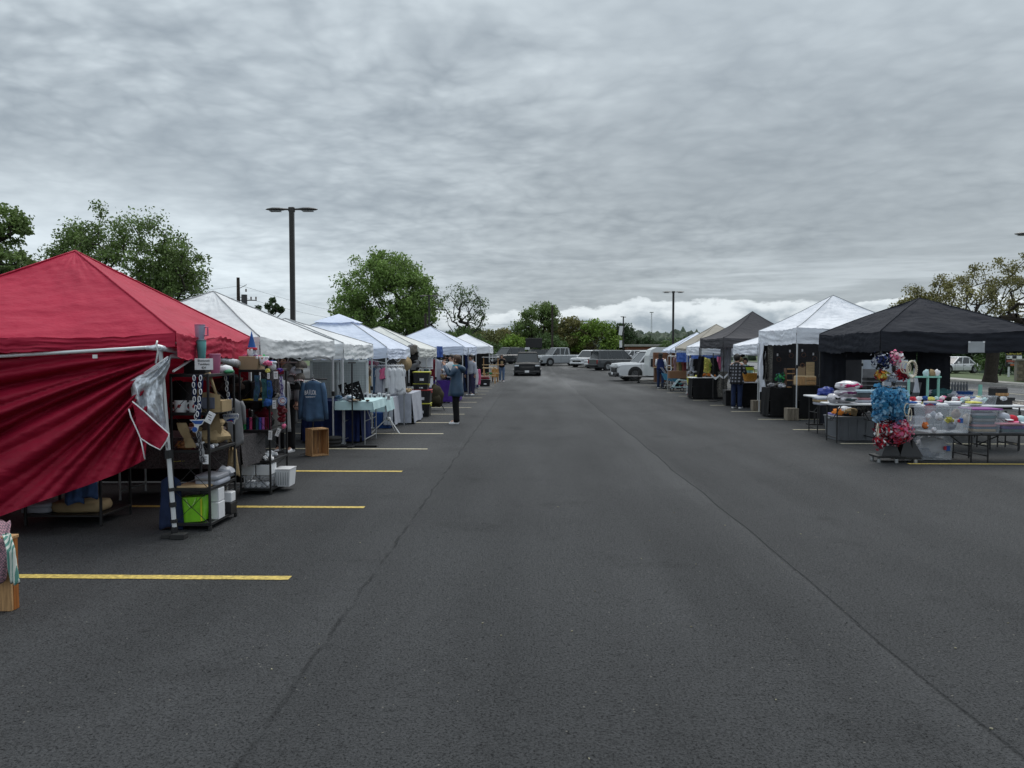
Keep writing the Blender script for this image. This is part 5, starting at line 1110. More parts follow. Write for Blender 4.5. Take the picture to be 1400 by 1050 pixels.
pile('bead_pile', 'black and white beaded bracelets on the middle shelf', 'jewellery', -3.18, 7.45, .78, .22, .25, .05, [black_c, white_p, black_c, lgrey_c], 22, .022, 6, .9)
hang_strip('belt', 'tan patterned strap hanging from the far post', [at(312, 590, 7.95), at(316, 610, 7.95), at(319, 632, 7.95)], .035, tan_c, 'strap', seed=8)
folded('fabric_pile', 'grey plastic wrapped bundle lying on the lower shelf', -3.18, 7.62, .408, .25, .36, [(.055, lgrey_c), (.05, col('mid grey wrap', (.24, .25, .28), r=.4))], 'fabric', seed=3)
pile('bag', 'puffed pale grey bag behind the grey bundle', 'bag', -3.14, 7.80, .41, .22, .2, .13, [mat('silvery grey wrap', (.35, .36, .40), r=.35)], 1, .12, 8)
box_item('cardboard', 'flat tan board at the front edge of the lower shelf', 'cardboard', -3.27, 7.42, .408, .30, .22, .022, wood2)
hang_strip('pen_holder', 'thin yellow strip on the second lowest shelf', [at(233, 630, 7.6), at(241, 631, 7.6), at(250, 630, 7.6)], .05, yellow_c, 'strip', seed=6)
lb = thing('shopping_bag', 'lime green woven shopping bag on the bottom shelf', 'bag', (-3.30, 7.44, .07)); rs_b = lambda z, s: [(sx * .115 * s, sy * .075, z + .006 * sx) for sx, sy in ((-1, -1), (1, -1), (1, 1), (-1, 1))]
MB().loft([rs_b(0, .95), rs_b(.12, 1.06), rs_b(.24, 1.0)], cap=True).build('body', lime_p, lb); MB().tube([(-.05, -.08, .23), (-.025, -.09, .17), (.0, -.09, .14), (.03, -.09, .18), (.05, -.08, .24)], .006, 5).build('strap', mat('pale lime strap', (.45, .75, .2)), lb, smooth='all')
MB().box((.10, -.08, .12), (.012, .012, .22)).build('seam', mat('yellow seam', (.6, .6, .03)), lb)
box_item('carton', 'white carton standing upright beside the green bag', 'box', -3.125, 7.55, .07, .10, .16, .17, white_p); box_item('carton', 'white carton stacked on the other white carton', 'box', -3.13, 7.56, .245, .10, .15, .13, white_p)
box_item('carton', 'small white carton with bow at the back of the bottom shelf', 'box', -3.11, 7.80, .19, .11, .12, .10, white_p); box_item('carton', 'dark carton under the small white carton', 'box', -3.12, 7.80, .07, .13, .14, .115, blkp)
box_item('carton', 'grey flat carton behind the green bag', 'box', -3.25, 7.72, .07, .14, .20, .30, grey_p)
jn = garment('jeans', 'dark blue jeans hanging behind the leaning white pole', -3.49, 7.35, .52, .20, .50, ddenim, sleeve=0, seed=3, cat='jeans', hanger=False, neck=False, flare=.25)
# rack 2
box_item('cardboard_box', 'brown cardboard box of gnomes on top of the second rack', 'box', -3.40, 9.32, 1.51, .23, .26, .165, card)
def gnome(label, x, y, z, s, hat, body, hatm2=None, tall=1.0):
    t = thing('gnome_doll', label, 'gnome doll', (x, y, z), 0, 'gnome dolls on the second rack'); MB().blob((0, 0, .05 * s), (.05 * s, .045 * s, .055 * s), .12, 2).build('body', body, t, smooth='all')
    MB().lathe([(.052 * s, .085 * s), (.040 * s, .11 * s), (.020 * s, .17 * s * tall), (.003, .24 * s * tall)], n=14).build('hat', hat, t, smooth='all'); MB().lathe([(.056 * s, .08 * s), (.057 * s, .10 * s), (.05 * s, .105 * s)], n=14).build('brim', hatm2 or hat, t, smooth='all')
    MB().blob((0, -.045 * s, .055 * s), (.035 * s, .018 * s, .045 * s), .2, 5).build('beard', white_c, t, smooth='all'); MB().blob((0, -.058 * s, .085 * s), .010 * s, 0).build('nose', skin, t, smooth='all')
mid_b = col('mid blue felt', (.03, .10, .32)); redc = col('bright red felt', (.50, .03, .05)); grn = col('green felt', (.04, .30, .09))
gnome('gnome with tall pointed blue hat and red brim standing highest', -3.39, 9.30, 1.66, 1.15, mid_b, lgrey_c, redc, 1.15)
gnome('gnome with green cap right of the cardboard box', -3.235, 9.28, 1.56, 1.1, grn, white_c, white_c, .55)
gnome('small gnome with blue cap at the right end of the top tier', -3.13, 9.26, 1.51, 1.0, mid_b, white_c, white_c, .5)
pile('doll_pile', 'pink and white dolls leaning over the edge of the cardboard box', 'dolls', -3.38, 9.24, 1.64, .26, .15, .05, [pink_c, white_c, col('plum cloth', (.15, .05, .14)), lgrey_c], 9, .026, 12, .9)
pile('yarn_pom', 'yellow yarn flower hanging at the second rack', 'ornament', *at(366, 510, 9.12), .05, .05, .05, [yellow_c], 3, .03, 2); pile('yarn_pom', 'hot pink yarn puff beside the green capped gnome', 'ornament', *at(366, 500, 9.15), .07, .05, .05, [pink_c], 3, .04, 3)
pile('yarn_pom', 'purple and red yarn puff at the top of the beaded strap', 'ornament', *at(383, 512, 9.15), .08, .05, .07, [purple_c, maroon_c, purple_c], 5, .035, 4)
for i, (x0, y0, x1, y1, m, lab) in enumerate([(352, 513, 350, 548, steelb, 'blue cord bundle left on the second rack'), (361, 518, 362, 556, teal_c, 'teal and black cord bundle on the second rack'), (368, 520, 369, 552, mid_b, 'bright blue cord bundle on the second rack'), (384, 515, 386, 543, white_c, 'white and purple beaded strap above the round baseball badge')]):
    hang_strip('cord_bundle', lab, [at(x0, y0, 9.1), at((x0 + x1) / 2 + 1, (y0 + y1) / 2, 9.1), at(x1, y1, 9.1)], .06 if i < 3 else .045, m, 'cords', 5 if i == 3 else 3, purple_c if i == 3 else teal_c, i + 11)
for i, (x, y, w_, h, tl, lab) in enumerate([(377, 513, .05, .09, 0, 'white tag near the top right of the second rack'), (367, 514, .03, .07, 0, 'small white tag below the yellow flower'), (375, 553, .045, .10, 0, 'white tag beside the round baseball badge'), (369.5, 595, .045, .11, .05, 'long white tag below the rainbow tubes'), (380, 591, .045, .10, .4, 'tilted white tag below the pink bead')]):
    card_(lab, *at(x, y, 9.08), w_, h, tilt=tl)
cb_ = thing('emblem', 'round blue and white baseball badge with a red letter', 'emblem', at(386, 548, 9.05))
MB().tube([(0, 0, 0), (0, .006, 0)], .056, 28).build('blue_disc', cobalt, cb_); MB().tube([(0, -.004, 0), (0, 0, 0)], .047, 28).build('white_disc', white_p, cb_); MB().tube([(0, -.006, 0), (0, -.003, 0)], .040, 28).build('blue_ring', cobalt, cb_); MB().tube([(0, -.008, 0), (0, -.005, 0)], .033, 28).build('white_centre', white_p, cb_); text('C', .075, crimson, cb_, (0, -.010, 0))
pile('bead_cluster', 'dark red beads hanging below the round baseball badge', 'beads', *at(386, 577, 9.1), .11, .05, .20, [maroon_c, mat('deep red beads', (.12, .01, .015), r=.3)], 16, .032, 21, .9); pile('bead_cluster', 'bright pink bead at the bottom of the dark red cluster', 'beads', *at(388, 586, 9.08), .04, .04, .04, [pink_c], 1, .03, 22, 1)
pile('ornament', 'blue felt pendant beside a white tag on the second rack', 'ornament', *at(366, 556, 9.06), .06, .04, .06, [mid_b], 2, .04, 23, 1)
# second rack shelves
pile('tray_of_jewellery', 'yellow tray of small trinkets on the second rack', 'trinkets', -3.33, 9.28, 1.14, .32, .18, .02, [mat('yellow tray', (.50, .36, .02), r=.4), mat('gold trinkets', (.45, .28, .05), r=.35), white_p], 12, .022, 25, .5)
box_item('tray', 'flat yellow tray under the trinkets', 'tray', -3.33, 9.28, 1.138, .33, .16, .012, mat('yellow tray', (.5, .36, .02)))
for i, (m, lab) in enumerate([(grn, 'green'), (navy_c, 'navy'), (col('hot pink fabric', (.65, .08, .22)), 'hot pink'), (black_c, 'black'), (teal_c, 'dark green'), (col('blue violet fabric', (.10, .12, .50)), 'blue violet'), (col('mauve fabric', (.50, .15, .45)), 'mauve'), (maroon_c, 'maroon'), (col('raspberry fabric', (.40, .02, .12)), 'raspberry')]):
    item(MB().tube([(0, 0, 0), (0, 0, .145)], .0185, 10), 'fabric_roll', m, lab + ' rolled fabric standing in the row on the second rack', 'fabric roll', (-3.475 + .038 * i, 9.26, .785), group='rolled fabrics on the second rack')
pile('kraft_packet', 'kraft paper packets on the lower shelf of the second rack', 'packets', -3.37, 9.26, .41, .18, .14, .06, [card, mat('dark kraft', (.20, .12, .07))], 3, .07, 27, .35)
for k in range(5): box_item('packet', ['white packet at the left of the fanned row', 'second white packet of the fanned row', 'middle white packet of the fanned row', 'fourth white packet of the fanned row', 'right hand white packet of the fanned row'][k], 'packet', -3.30 + .038 * k, 9.28 + .05 * (k % 2), .41 + .012 * (k % 2), .028, .14, .03, paper, rz=.25)
pile('yarn_pom', 'small white yarn balls behind the fanned packets', 'yarn', -3.26, 9.48, .41, .2, .2, .05, [white_c], 6, .03, 28, 1)
for k in range(2): box_item('box', ['white lidded box at the left on the bottom tier', 'white lidded box at the right on the bottom tier'][k], 'box', -3.41 + .18 * k, 9.30, .235, .165, .26, .13, white_p)
bin_('clear bin of paper rolls on the lowest tier of the second rack', -3.32, 9.34, .075, .33, .30, .15)
for k in range(4): item(MB().tube([(0, 0, 0), (0, .10, 0)], .030, 12).tube([(0, -.002, 0), (0, .002, 0)], .012, 8), 'paper_roll', white_c, ['leftmost', 'second', 'third', 'rightmost'][k] + ' white roll lying in the clear bin', 'paper roll', (-3.43 + .07 * k, 9.205, .115), group='paper rolls in the clear bin')
wb = thing('basket', 'white slatted plastic basket on the asphalt beside the second rack', 'basket', (-3.07, 9.52, 0.06))
MB().loft([[(sx * .10 * s, sy * .13 * s, z) for sx, sy in ((-1, -1), (1, -1), (1, 1), (-1, 1))] for z, s in ((0, .85), (.20, 1.0), (.22, 1.06))]).build('tub', white_p, wb)
for k in range(6): MB().box((-.075 + .03 * k, -.125, .10), (.006, .012, .16), b=.001).build('rib', mat('grey gap', (.3, .31, .33)), wb)
# under the red wall: far left goods
rk0 = thing('low_rack', 'black low display rack under the red side wall', 'rack', (X_at(92, 7.6), 7.75, 0))
for sx in (-1, 1):
    for sy in (-1, 1): MB().box((sx * .38, sy * .28, .42), (.024, .024, .84), b=.004).build('post', blk, rk0)
for z in (.10, .5): MB().box((0, 0, z), (.78, .58, .02), b=.003).build('shelf', blk, rk0)
x0 = X_at(92, 7.6)
folded('blanket', 'rolled brown blanket with a spotted pale end on the low rack', x0 + .05, 7.68, .115, .52, .30, [(.10, tan_c)], 'blanket', seed=6); folded('cloth', 'crumpled pale grey cloth on the low rack left of the brown blanket', x0 - .32, 7.62, .115, .30, .26, [(.06, lgrey_c), (.04, lgrey_c)], 'cloth', seed=8)
garment('jeans', 'faded blue jeans hanging left below the red side wall', X_at(97, 7.35), 7.35, .78, .16, .52, denim, sleeve=0, seed=1, cat='jeans', hanger=False, neck=False, thick=.06); garment('jeans', 'faded blue jeans hanging right next to the other pair', X_at(114, 7.4), 7.4, .74, .20, .44, denim, sleeve=0, seed=2, cat='jeans', hanger=False, neck=False, thick=.06)
garment('skirt', 'slate grey skirt hanging inside the red canopy', X_at(148, 7.9), 7.9, .92, .24, .40, col('slate cloth', (.10, .11, .15)), sleeve=0, seed=4, cat='skirt', hanger=False, neck=False, flare=.5)
box_item('board', 'thin white board leaning beside the slate skirt', 'board', X_at(158, 7.75), 7.75, .55, .05, .02, .36, steel)
table('white legged table under the speckled grey cloth', -4.15, 9.1, 1.5, .7, .74, white_p, galv); drape('tablecloth', 'speckled dark grey cloth over the table inside the red canopy', -4.15, 9.05, 1.7, .8, .75, col('speckled grey felt', (.085, .078, .08), var=.6, vs_=60), z0=.40)
cloth_wall('side_wall', 'black sheet added as the deep shade low at the back of the red canopy', (-6.4, 10.0), (-3.75, 9.95), .02, .85, black_c, .03, 5)  # black sheet stands in for the shadow deep under the canopy
pile('fabric_pile', 'mixed red grey and rust folded goods on the speckled cloth', 'fabric', -3.75, 8.85, .76, .5, .3, .16, [maroon_c, lgrey_c, grey_c, tan_c, mat('rust cloth', (.25, .10, .04))], 10, .09, 31, .6)
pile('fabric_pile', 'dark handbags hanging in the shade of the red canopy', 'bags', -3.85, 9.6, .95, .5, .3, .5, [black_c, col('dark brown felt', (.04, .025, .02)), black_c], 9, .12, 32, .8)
# bottom left corner: wooden stand with clothes
ws = thing('wooden_box', 'pine box standing on end at the lower left picture edge', 'box', (-3.645, 4.98, 0)); 
MB().box((0, 0, .24), (.40, .022, .48), b=.003).build('front_board', wood, ws); MB().box((.19, .04, .24), (.022, .055, .48), b=.003).build('side_board', mat('orange stained wood', (.33, .11, .02), r=.6, var=.25, str3=(10, 10, 1)), ws); MB().box((0, .03, .49), (.41, .09, .022), b=.003).build('top_board', wood, ws); MB().box((-.19, .04, .24), (.022, .055, .48), b=.003).build('side_board', wood, ws)
def checkm(n, a, b_, s):
    m = bpy.data.materials.new(n); m.use_nodes = True; N = m.node_tree.nodes; c = N.new('ShaderNodeTexChecker'); c.inputs[1].default_value = (*a, 1); c.inputs[2].default_value = (*b_, 1); c.inputs[3].default_value = s
    tc = N.new('ShaderNodeTexCoord'); m.node_tree.links.new(tc.outputs['Object'], c.inputs[0]); m.node_tree.links.new(c.outputs[0], N['Principled BSDF'].inputs['Base Color']); N['Principled BSDF'].inputs['Roughness'].default_value = .9; return m
def stripem(n, a, b_, s, axis=0):
    m = bpy.data.materials.new(n); m.use_nodes = True; N = m.node_tree.nodes; L = m.node_tree.links; tc = N.new('ShaderNodeTexCoord'); w_ = N.new('ShaderNodeTexWave'); w_.bands_direction = 'XYZ'[axis]; w_.inputs['Scale'].default_value = s; w_.inputs['Distortion'].default_value = .6; L.new(tc.outputs['Object'], w_.inputs[0])
    r_ = N.new('ShaderNodeValToRGB'); r_.color_ramp.interpolation = 'CONSTANT'; r_.color_ramp.elements[0].color = (*a, 1); r_.color_ramp.elements[1].position = .5; r_.color_ramp.elements[1].color = (*b_, 1); L.new(w_.outputs[0], r_.inputs[0]); L.new(r_.outputs[0], N['Principled BSDF'].inputs['Base Color']); N['Principled BSDF'].inputs['Roughness'].default_value = .9; return m
def cloth_strip(name, label, pts, w_, m, cat, seed=0, thick=.03):
    o = Vector(pts[0]); mb = MB(); P_ = [Vector(p) - o for p in pts]; n = 20; rings = []
    for i in range(n + 1):
        k = i / n * (len(P_) - 1); j = min(len(P_) - 2, int(k)); c = P_[j].lerp(P_[j + 1], k - j)
        rings.append([(c.x + w_ / 2 * (1 + .15 * nz(i * .3, seed)) * math.cos(a), c.y + thick * math.sin(a) * (1 + .5 * math.sin(a * 4 + i * .2 + seed)), c.z + .01 * math.sin(a * 3 + seed)) for a in [2 * math.pi * q / 24 for q in range(24)]])
    mb.loft(rings); return item(mb, name, m, label, cat, o, smooth='all')
cloth_strip('shirt', 'pink and grey checked shirt draped over the pine box', [at(0, 713, 5.1), at(1, 735, 4.98), at(0, 762, 4.93), at(-6, 795, 4.93)], .13, checkm('pink grey check', (.38, .20, .24), (.10, .08, .10), 95), 'shirt', 1)
cloth_strip('towel', 'pale green and white striped towel hanging at the corner of the pine box', [at(9, 731, 4.95), at(15, 752, 4.90), at(17, 775, 4.9), at(21, 797, 4.9)], .055, stripem('green white stripe', (.62, .66, .60), (.10, .26, .22), 14), 'towel', 2, .02)

# stall 2 under the off white canopy
cloth_wall('backdrop', 'dark grey backdrop cloth behind the hanging caps', (-5.6, 14.0), (-4.15, 14.0), .5, 1.93, mat('dark grey backdrop', (.035, .036, .04), r=.9), .06, 6, cat='backdrop', fr=14)
cloth_wall('backdrop', 'black cloth along the far side of the second stall', (-6.9, 14.1), (-5.2, 14.05), .05, 1.75, black_c, .05, 7, cat='backdrop')
hk = thing('hat_rack', 'grey wire hat rack under the off white canopy', 'rack', (-4.35, 13.2, 0)); MB().tube([(0, 0, 0), (0, 0, 1.75)], .015).build('pole', galv, hk); MB().tube([(-.25, 0, 1.68), (.35, 0, 1.68)], .012).tube([(-.25, 0, 1.55), (.35, 0, 1.55)], .012).tube([(-.1, 0, 1.55), (-.1, 0, 1.68)], .012).tube([(.15, 0, 1.55), (.2, 0, 1.68)], .012).build('bar', galv, hk); MB().cyl((0, 0, 0), .2, .02).build('base', blk, hk)
camo = col('grey khaki cap cloth', (.14, .125, .11), var=.45, vs_=30)
def capx(label, x, y, z, m, rz=0, m2=None):
    t = thing('cap', label, 'cap', (x, y, z), rz, 'caps on the hat rack'); MB().lathe([(.095, 0), (.096, .05), (.07, .10), (.02, .125), (.001, .128)], n=16).build('crown', m, t, smooth='all')
    MB().grid(lambda u, v: ((u - .5) * .16, -.08 - .09 * v * (1 - (2 * u - 1) ** 2 * .5), .012 - .02 * v - .02 * (2 * u - 1) ** 2), 8, 4).build('brim', m2 or m, t, smooth='all')
for i, (px, py) in enumerate([(393, 507), (404, 511), (412, 503), (398, 523), (409, 519), (403, 532)]):
    q = at(px, py, 12.7); capx(['grey khaki cap at the upper left of the hat rack', 'grey cap with striped band beside the upper left one', 'grey khaki cap at the upper right of the hat rack', 'darker cap below the upper left ones', 'striped grey cap just above the sweatshirt shoulder', 'lowest black cap of the hat rack'][i], q.x, 12.7, q.z, [camo, lgrey_c, camo, grey_c, camo, black_c][i], -.5 + .2 * i, stripem('red white band%d' % i, (.5, .5, .5), (.2, .03, .04), 12) if i in (1, 4) else None)
for i, (px, w_, m, lab) in enumerate([(392, .20, grey_c, 'grey shirt hanging behind the beaded straps'), (401, .24, col('mid grey knit', (.13, .13, .135)), 'mid grey knit top hanging beside the sweatshirt'), (383, .18, col('taupe knit', (.12, .115, .11)), 'taupe knit top hanging at the back')]):
    garment('hanging_shirt', lab, X_at(px - 6, 13.2 + .2 * i), 13.2 + .2 * i, z_at(512 + 5 * i, 13.2), w_, .80, m, rz=.3, seed=i + 3, sleeve=.5)
st_ = thing('garment_stand', 'black pole stand holding up the blue sweatshirt', 'stand', (X_at(427, 12.95), 12.95, 0)); MB().tube([(0, 0, 0), (0, 0, 1.30)], .014).build('pole', blk, st_); MB().tube([(-.25, 0, 1.27), (.25, 0, 1.27)], .012).build('bar', blk, st_); MB().tube([(0, 0, .02), (.2, -.1, 0)], .012).tube([(0, 0, .02), (-.2, -.1, 0)], .012).tube([(0, 0, .02), (0, .2, 0)], .012).build('foot', blk, st_)
sw = garment('sweatshirt', 'blue sweatshirt with arched white college lettering hung facing the aisle', X_at(427.5, 12.8), 12.8, z_at(521, 12.8), .36, .655, steelb, sleeve=.93, seed=7, thick=.07, trim=navy_c, flare=.02, fr=5)
lt = 'BAILOR'
for i, ch_ in enumerate(lt):
    a = (i - 2.5) / 2.5; text(ch_, .105 + .012 * (1 - a * a), white_c, sw, (-.003 + a * .082, -.155, -.185 - .010 * a * a), depth=.002, sx=.48)
text('UNIVERSITY', .030, white_c, sw, (0, -.155, -.262), depth=.002, sx=1.0)
crate('pine crate standing on end in front of the sweatshirt', X_at(429, 12.62), 12.76, .30, .27, .455, n=4, rz=R(40))
wt = thing('weight_stack', 'black ring weights stacked at the foot of the canopy leg', 'weight', (X_at(454, 13.9), 13.9, 0))
for k in range(3): MB().lathe([(.03, 0), (.15, .0), (.165, .03), (.15, .06), (.03, .06)], (0, 0, .065 * k), 20).build('ring_weight', rub, wt, smooth=True)
# lattice panels, navy pleated table, jewellery table
def panelw(label, px0, px1, Y, py0, z0=.0):
    a, b = X_at(px0, Y), X_at(px1, Y); zt = z_at(py0, Y); t = thing('lattice_screen', label, 'lattice screen', ((a + b) / 2, Y, 0), 0, 'white framed display panels'); W_ = b - a
    MB().box((0, .02, (zt + z0) / 2), (W_, .015, zt - z0 - .04), b=.002).build('backing', mat('off white peg board', (.50, .52, .53), var=.05), t)
    for sx in (-1, 1): MB().box((sx * (W_ / 2 - .02), 0, (zt + z0) / 2), (.05, .04, zt - z0), b=.004).build('frame', mat('painted panel frame', (.60, .62, .63)), t)
    MB().box((0, 0, zt), (W_, .04, .05), b=.004).build('frame', mat('painted panel frame', (.6, .62, .63)), t)
    g_ = MB(); n = int(W_ / .05)
    for k in range(n): g_.box((-W_ / 2 + (k + .5) * W_ / n, .008, (zt + z0) / 2), (.006, .012, zt - z0 - .06), b=0)
    for k in range(int((zt - z0) / .05)): g_.box((0, .008, z0 + .05 * k), (W_ - .08, .010, .006), b=0)
    g_.build('grid', mat('peg lines', (.38, .40, .41)), t)
panelw('white lattice display panel at the left behind the sweatshirt', 424, 463, 15.6, 494); panelw('white lattice display panel behind the jewellery table', 465, 503, 15.7, 494)
for i, (px, Y) in enumerate([(481, 13.9), (480.5, 16.0)]):
    if i: continue
    t = thing('display_stand', 'tall thin black pole stand in front of the jewellery table', 'stand', (X_at(px, Y), Y, 0)); MB().tube([(0, 0, .02), (0, 0, z_at(497, Y))], .014).build('pole', blk, t); MB().box((0, 0, z_at(496, Y)), (.14, .03, .02)).build('top_plate', blk, t)
    MB().box((0, 0, .02), (.9, .10, .035)).box((0, 0, .02), (.1, .5, .03)).build('base', blk, t)
Yj = 14.2
table('jewellery table with grey folding legs', (X_at(466, Yj) + X_at(498, Yj)) / 2 + .02, Yj + .55, .62, 1.15, .80, white_p, galv, cross=True)
drape('tablecloth', 'pale aqua cloth on the jewellery table', (X_at(464, Yj) + X_at(500, Yj)) / 2 + .03, Yj + .55, .70, 1.25, .815, aqua_c, z0=.66, amp=.012)
drape('tablecloth', 'aqua cloth corner hanging low toward the aisle', X_at(518, 16.2), 16.2, .42, .9, .76, aqua_c, z0=.50, amp=.02, seed=4)
drape('pleated_tablecloth', 'dark navy pleated cloth on the table behind the sweatshirt', X_at(448, 13.6) - .2, 15.0, 1.1, .9, .80, navy_c, fr=55, amp=.02, seed=2)
for i, (px, py, w_, h, tl, lab) in enumerate([(472, 536, .17, .34, -.35, 'narrow black velvet display board leaning on the jewellery table'), (486, 537, .26, .40, -.30, 'wide black velvet display board with silver pieces')]):
    q = at(px, py, 14.6); t = thing('display_board', lab, 'display board', (q.x, 14.6, q.z), .0); MB().box((0, 0, 0), (w_, .02, h), (0, tl, 0), b=.004).build('board', black_c, t)
    random.seed(i); sp_ = MB()
    for k in range(14 + 12 * i): a, b_ = random.uniform(-.35, .35) * w_, random.uniform(-.4, .4) * h; sp_.blob((a * math.cos(tl) + b_ * math.sin(tl), -.016, b_ * math.cos(tl) - a * math.sin(tl)), .010, .2, k, 6, 4)
    sp_.build('silver_pieces', mat('silver', (.6, .6, .6), r=.25, metal=.9), t)
pile('jewellery_tray', 'blue grey clear trays of jewellery at the left of the aqua cloth', 'trays', X_at(472, 14.3), 14.35, .82, .38, .4, .10, [mat('icy blue plastic', (.35, .45, .55), r=.2), white_p, lgrey_c, steelb], 14, .045, 41, .7)
pile('jewellery_tray', 'dark flat tray of beads at the front of the aqua cloth', 'trays', X_at(490, 14.2), 14.15, .82, .45, .2, .03, [black_c, grey_c, tan_c], 12, .035, 42, .5)
for i in range(9):
    px = 500 + 6.2 * (i % 6) + 2 * (i // 6); q = at(px, 541 + 6 * (i // 6) + (i % 3), 15.6 + .3 * (i % 2))
    t = thing('earring_card', ['first', 'second', 'third', 'fourth', 'fifth', 'sixth', 'seventh', 'eighth', 'ninth'][i] + ' small white and black card counted from the left on the aqua stall', 'display card', q, .1 * i, 'small white display cards'); MB().box((0, 0, 0), (.075, .02, .12), (.2, 0, 0), b=.003).build('card', paper, t); MB().box((0, -.014, .0), (.04, .008, .05), b=.002).build('print', grey_c if i % 2 else ink, t)
# doll form + blue round fan
garment('mannequin', 'small doll mannequin with brown hair and pale dress beside the panels', X_at(500.5, 16.1), 16.1, z_at(512, 16.1), .16, .52, tan_c, sleeve=.4, seed=5, hanger=False, thick=.05, cat='mannequin'); MB_ = MB().blob((0, 0, 0), (.075, .07, .11), .15, 4); item(MB_, 'wig', brown_h, 'brown curly wig above the pale doll dress', 'wig', at(503, 508, 16.05), smooth='all')
hang_strip('scarf', 'sky blue lace piece hanging near the canopy corner', [at(499, 492, 16.5), at(498, 500, 16.5), at(500, 508, 16.5)], .16, mat('sky blue lace', (.18, .48, .62)), 'scarf', seed=2)
tp = thing('tripod_stand', 'white metal tripod stand in front of the grey cloth table', 'stand', (X_at(530.5, 16.4), 16.4, 0)); MB().tube([(0, 0, .25), (0, 0, z_at(530, 16.4))], .016).build('pole', galv, tp); MB().blob((0, 0, .30), (.055, .055, .045), 0).build('hub', white_p, tp)
for a in (200, 320, 80): MB().tube([(.03 * math.cos(R(a)), .03 * math.sin(R(a)), .31), (.36 * math.cos(R(a)), .36 * math.sin(R(a)), .01)], .012).build('leg', white_p, tp)
# stall 4: garment rail, white cloth table
table('folding table under the pale grey cloth', X_at(545, 18.8), 19.2, .70, 1.5, .72, white_p, galv); drape('tablecloth', 'pale grey floor length cloth on the table by the tripod', X_at(544, 18.8), 19.2, .78, 1.6, .735, lgrey_c, z0=.03, amp=.03, fr=7)
drape('tablecloth', 'second pale grey cloth hanging just left of the tripod', X_at(533, 17.6), 17.7, .22, .7, .70, lgrey_c, z0=.08, amp=.02, fr=9, seed=3)
rail = thing('garment_rail', 'white garment rail of children clothes under the bluish canopy', 'rail', (X_at(530, 18.1), 18.1, 0))
a_, b_ = X_at(505, 18.1) - rail.location.x, X_at(552, 18.1) - rail.location.x; zr = z_at(500, 18.1)
MB().tube([(a_, 0, zr), (b_, 0, zr)], .02).build('rail_tube', white_p, rail); 
for s in (a_, b_): MB().tube([(s, 0, 0), (s, 0, zr)], .016).build('upright', galv, rail)
gl = [lgrey_c, steelb, col('floral blue', (.16, .20, .30), var=.7, vs_=40), lgrey_c, steelb, pink_c, white_c, white_c, col('grey floral', (.30, .32, .36), var=.6, vs_=40), white_c, lgrey_c, white_c, white_c]
nm_ = ['pale grey dress at the left end', 'steel blue dress second from the left', 'blue flowered dress third from the left', 'pale grey top beside the flowered dress', 'dusty blue top in the left half', 'pink top peeking from behind', 'white top left of the middle', 'white top at the middle', 'grey flowered trousers right of the middle', 'white gown beside the flowered trousers', 'pale grey gown second from the right group', 'white gown near the right end', 'white gown at the right end']
for i, m in enumerate(gl):
    px = 509 + 3.35 * i; q = at(px, 503, 18.1); garment('childrens_garment', nm_[i] + ' of the children clothes rail', q.x, 18.08 - .06 * (i % 2), q.z, .15, (.62 if i not in (5,) else .35) - .05 * (i % 3), m, rz=.5 - .1 * (i % 3), sleeve=.28, seed=i * 1.7, thick=.05, flare=.5, group='children clothes on the white rail')
pile('hat_pile', 'pink knitted hats lying on top of the garment rail', 'hats', X_at(514, 18.0), 17.95, zr + .01, .5, .12, .10, [pink_c, maroon_c, col('dusty rose knit', (.40, .22, .26))], 7, .06, 51, .8)
pile('trinket_heap', 'brown baskets and trinkets along the table edge', 'trinkets', X_at(548, 18.6), 18.65, .74, .65, .3, .10, [card, dwood, tan_c, maroon_c, wood2], 12, .055, 52, .7)
t = thing('sun_hat', 'round straw sun hat hanging at the canopy corner', 'hat', at(553, 497, 20.2)); MB().lathe([(.20, -.02), (.2, 0), (.10, .02), (.09, .10), (.05, .12), (.001, .125)], n=20).build('brim', tan_c, t, smooth='all'); t.rotation_euler = (R(80), 0, R(20))
cloth_wall('curtain', 'black hooded curtain draped at the near side of the cream canopy', (X_at(556, 22), 22.0), (X_at(571, 22), 21.9), .75, 1.85, black_c, .07, 8, cat='curtain', fr=20)
pile('garment_heap', 'dark bags and clothes bulging under the cream canopy corner', 'clothes', X_at(564, 21.8), 21.8, 1.0, .35, .3, .9, [black_c, grey_c, black_c, camo], 9, .15, 53, .9)
cloth_wall('backdrop', 'white backdrop sheet under the cream canopy', (X_at(566, 24.6), 24.6), (X_at(592, 24.6), 24.6), .6, 1.8, white_f, .04, 9, cat='backdrop')
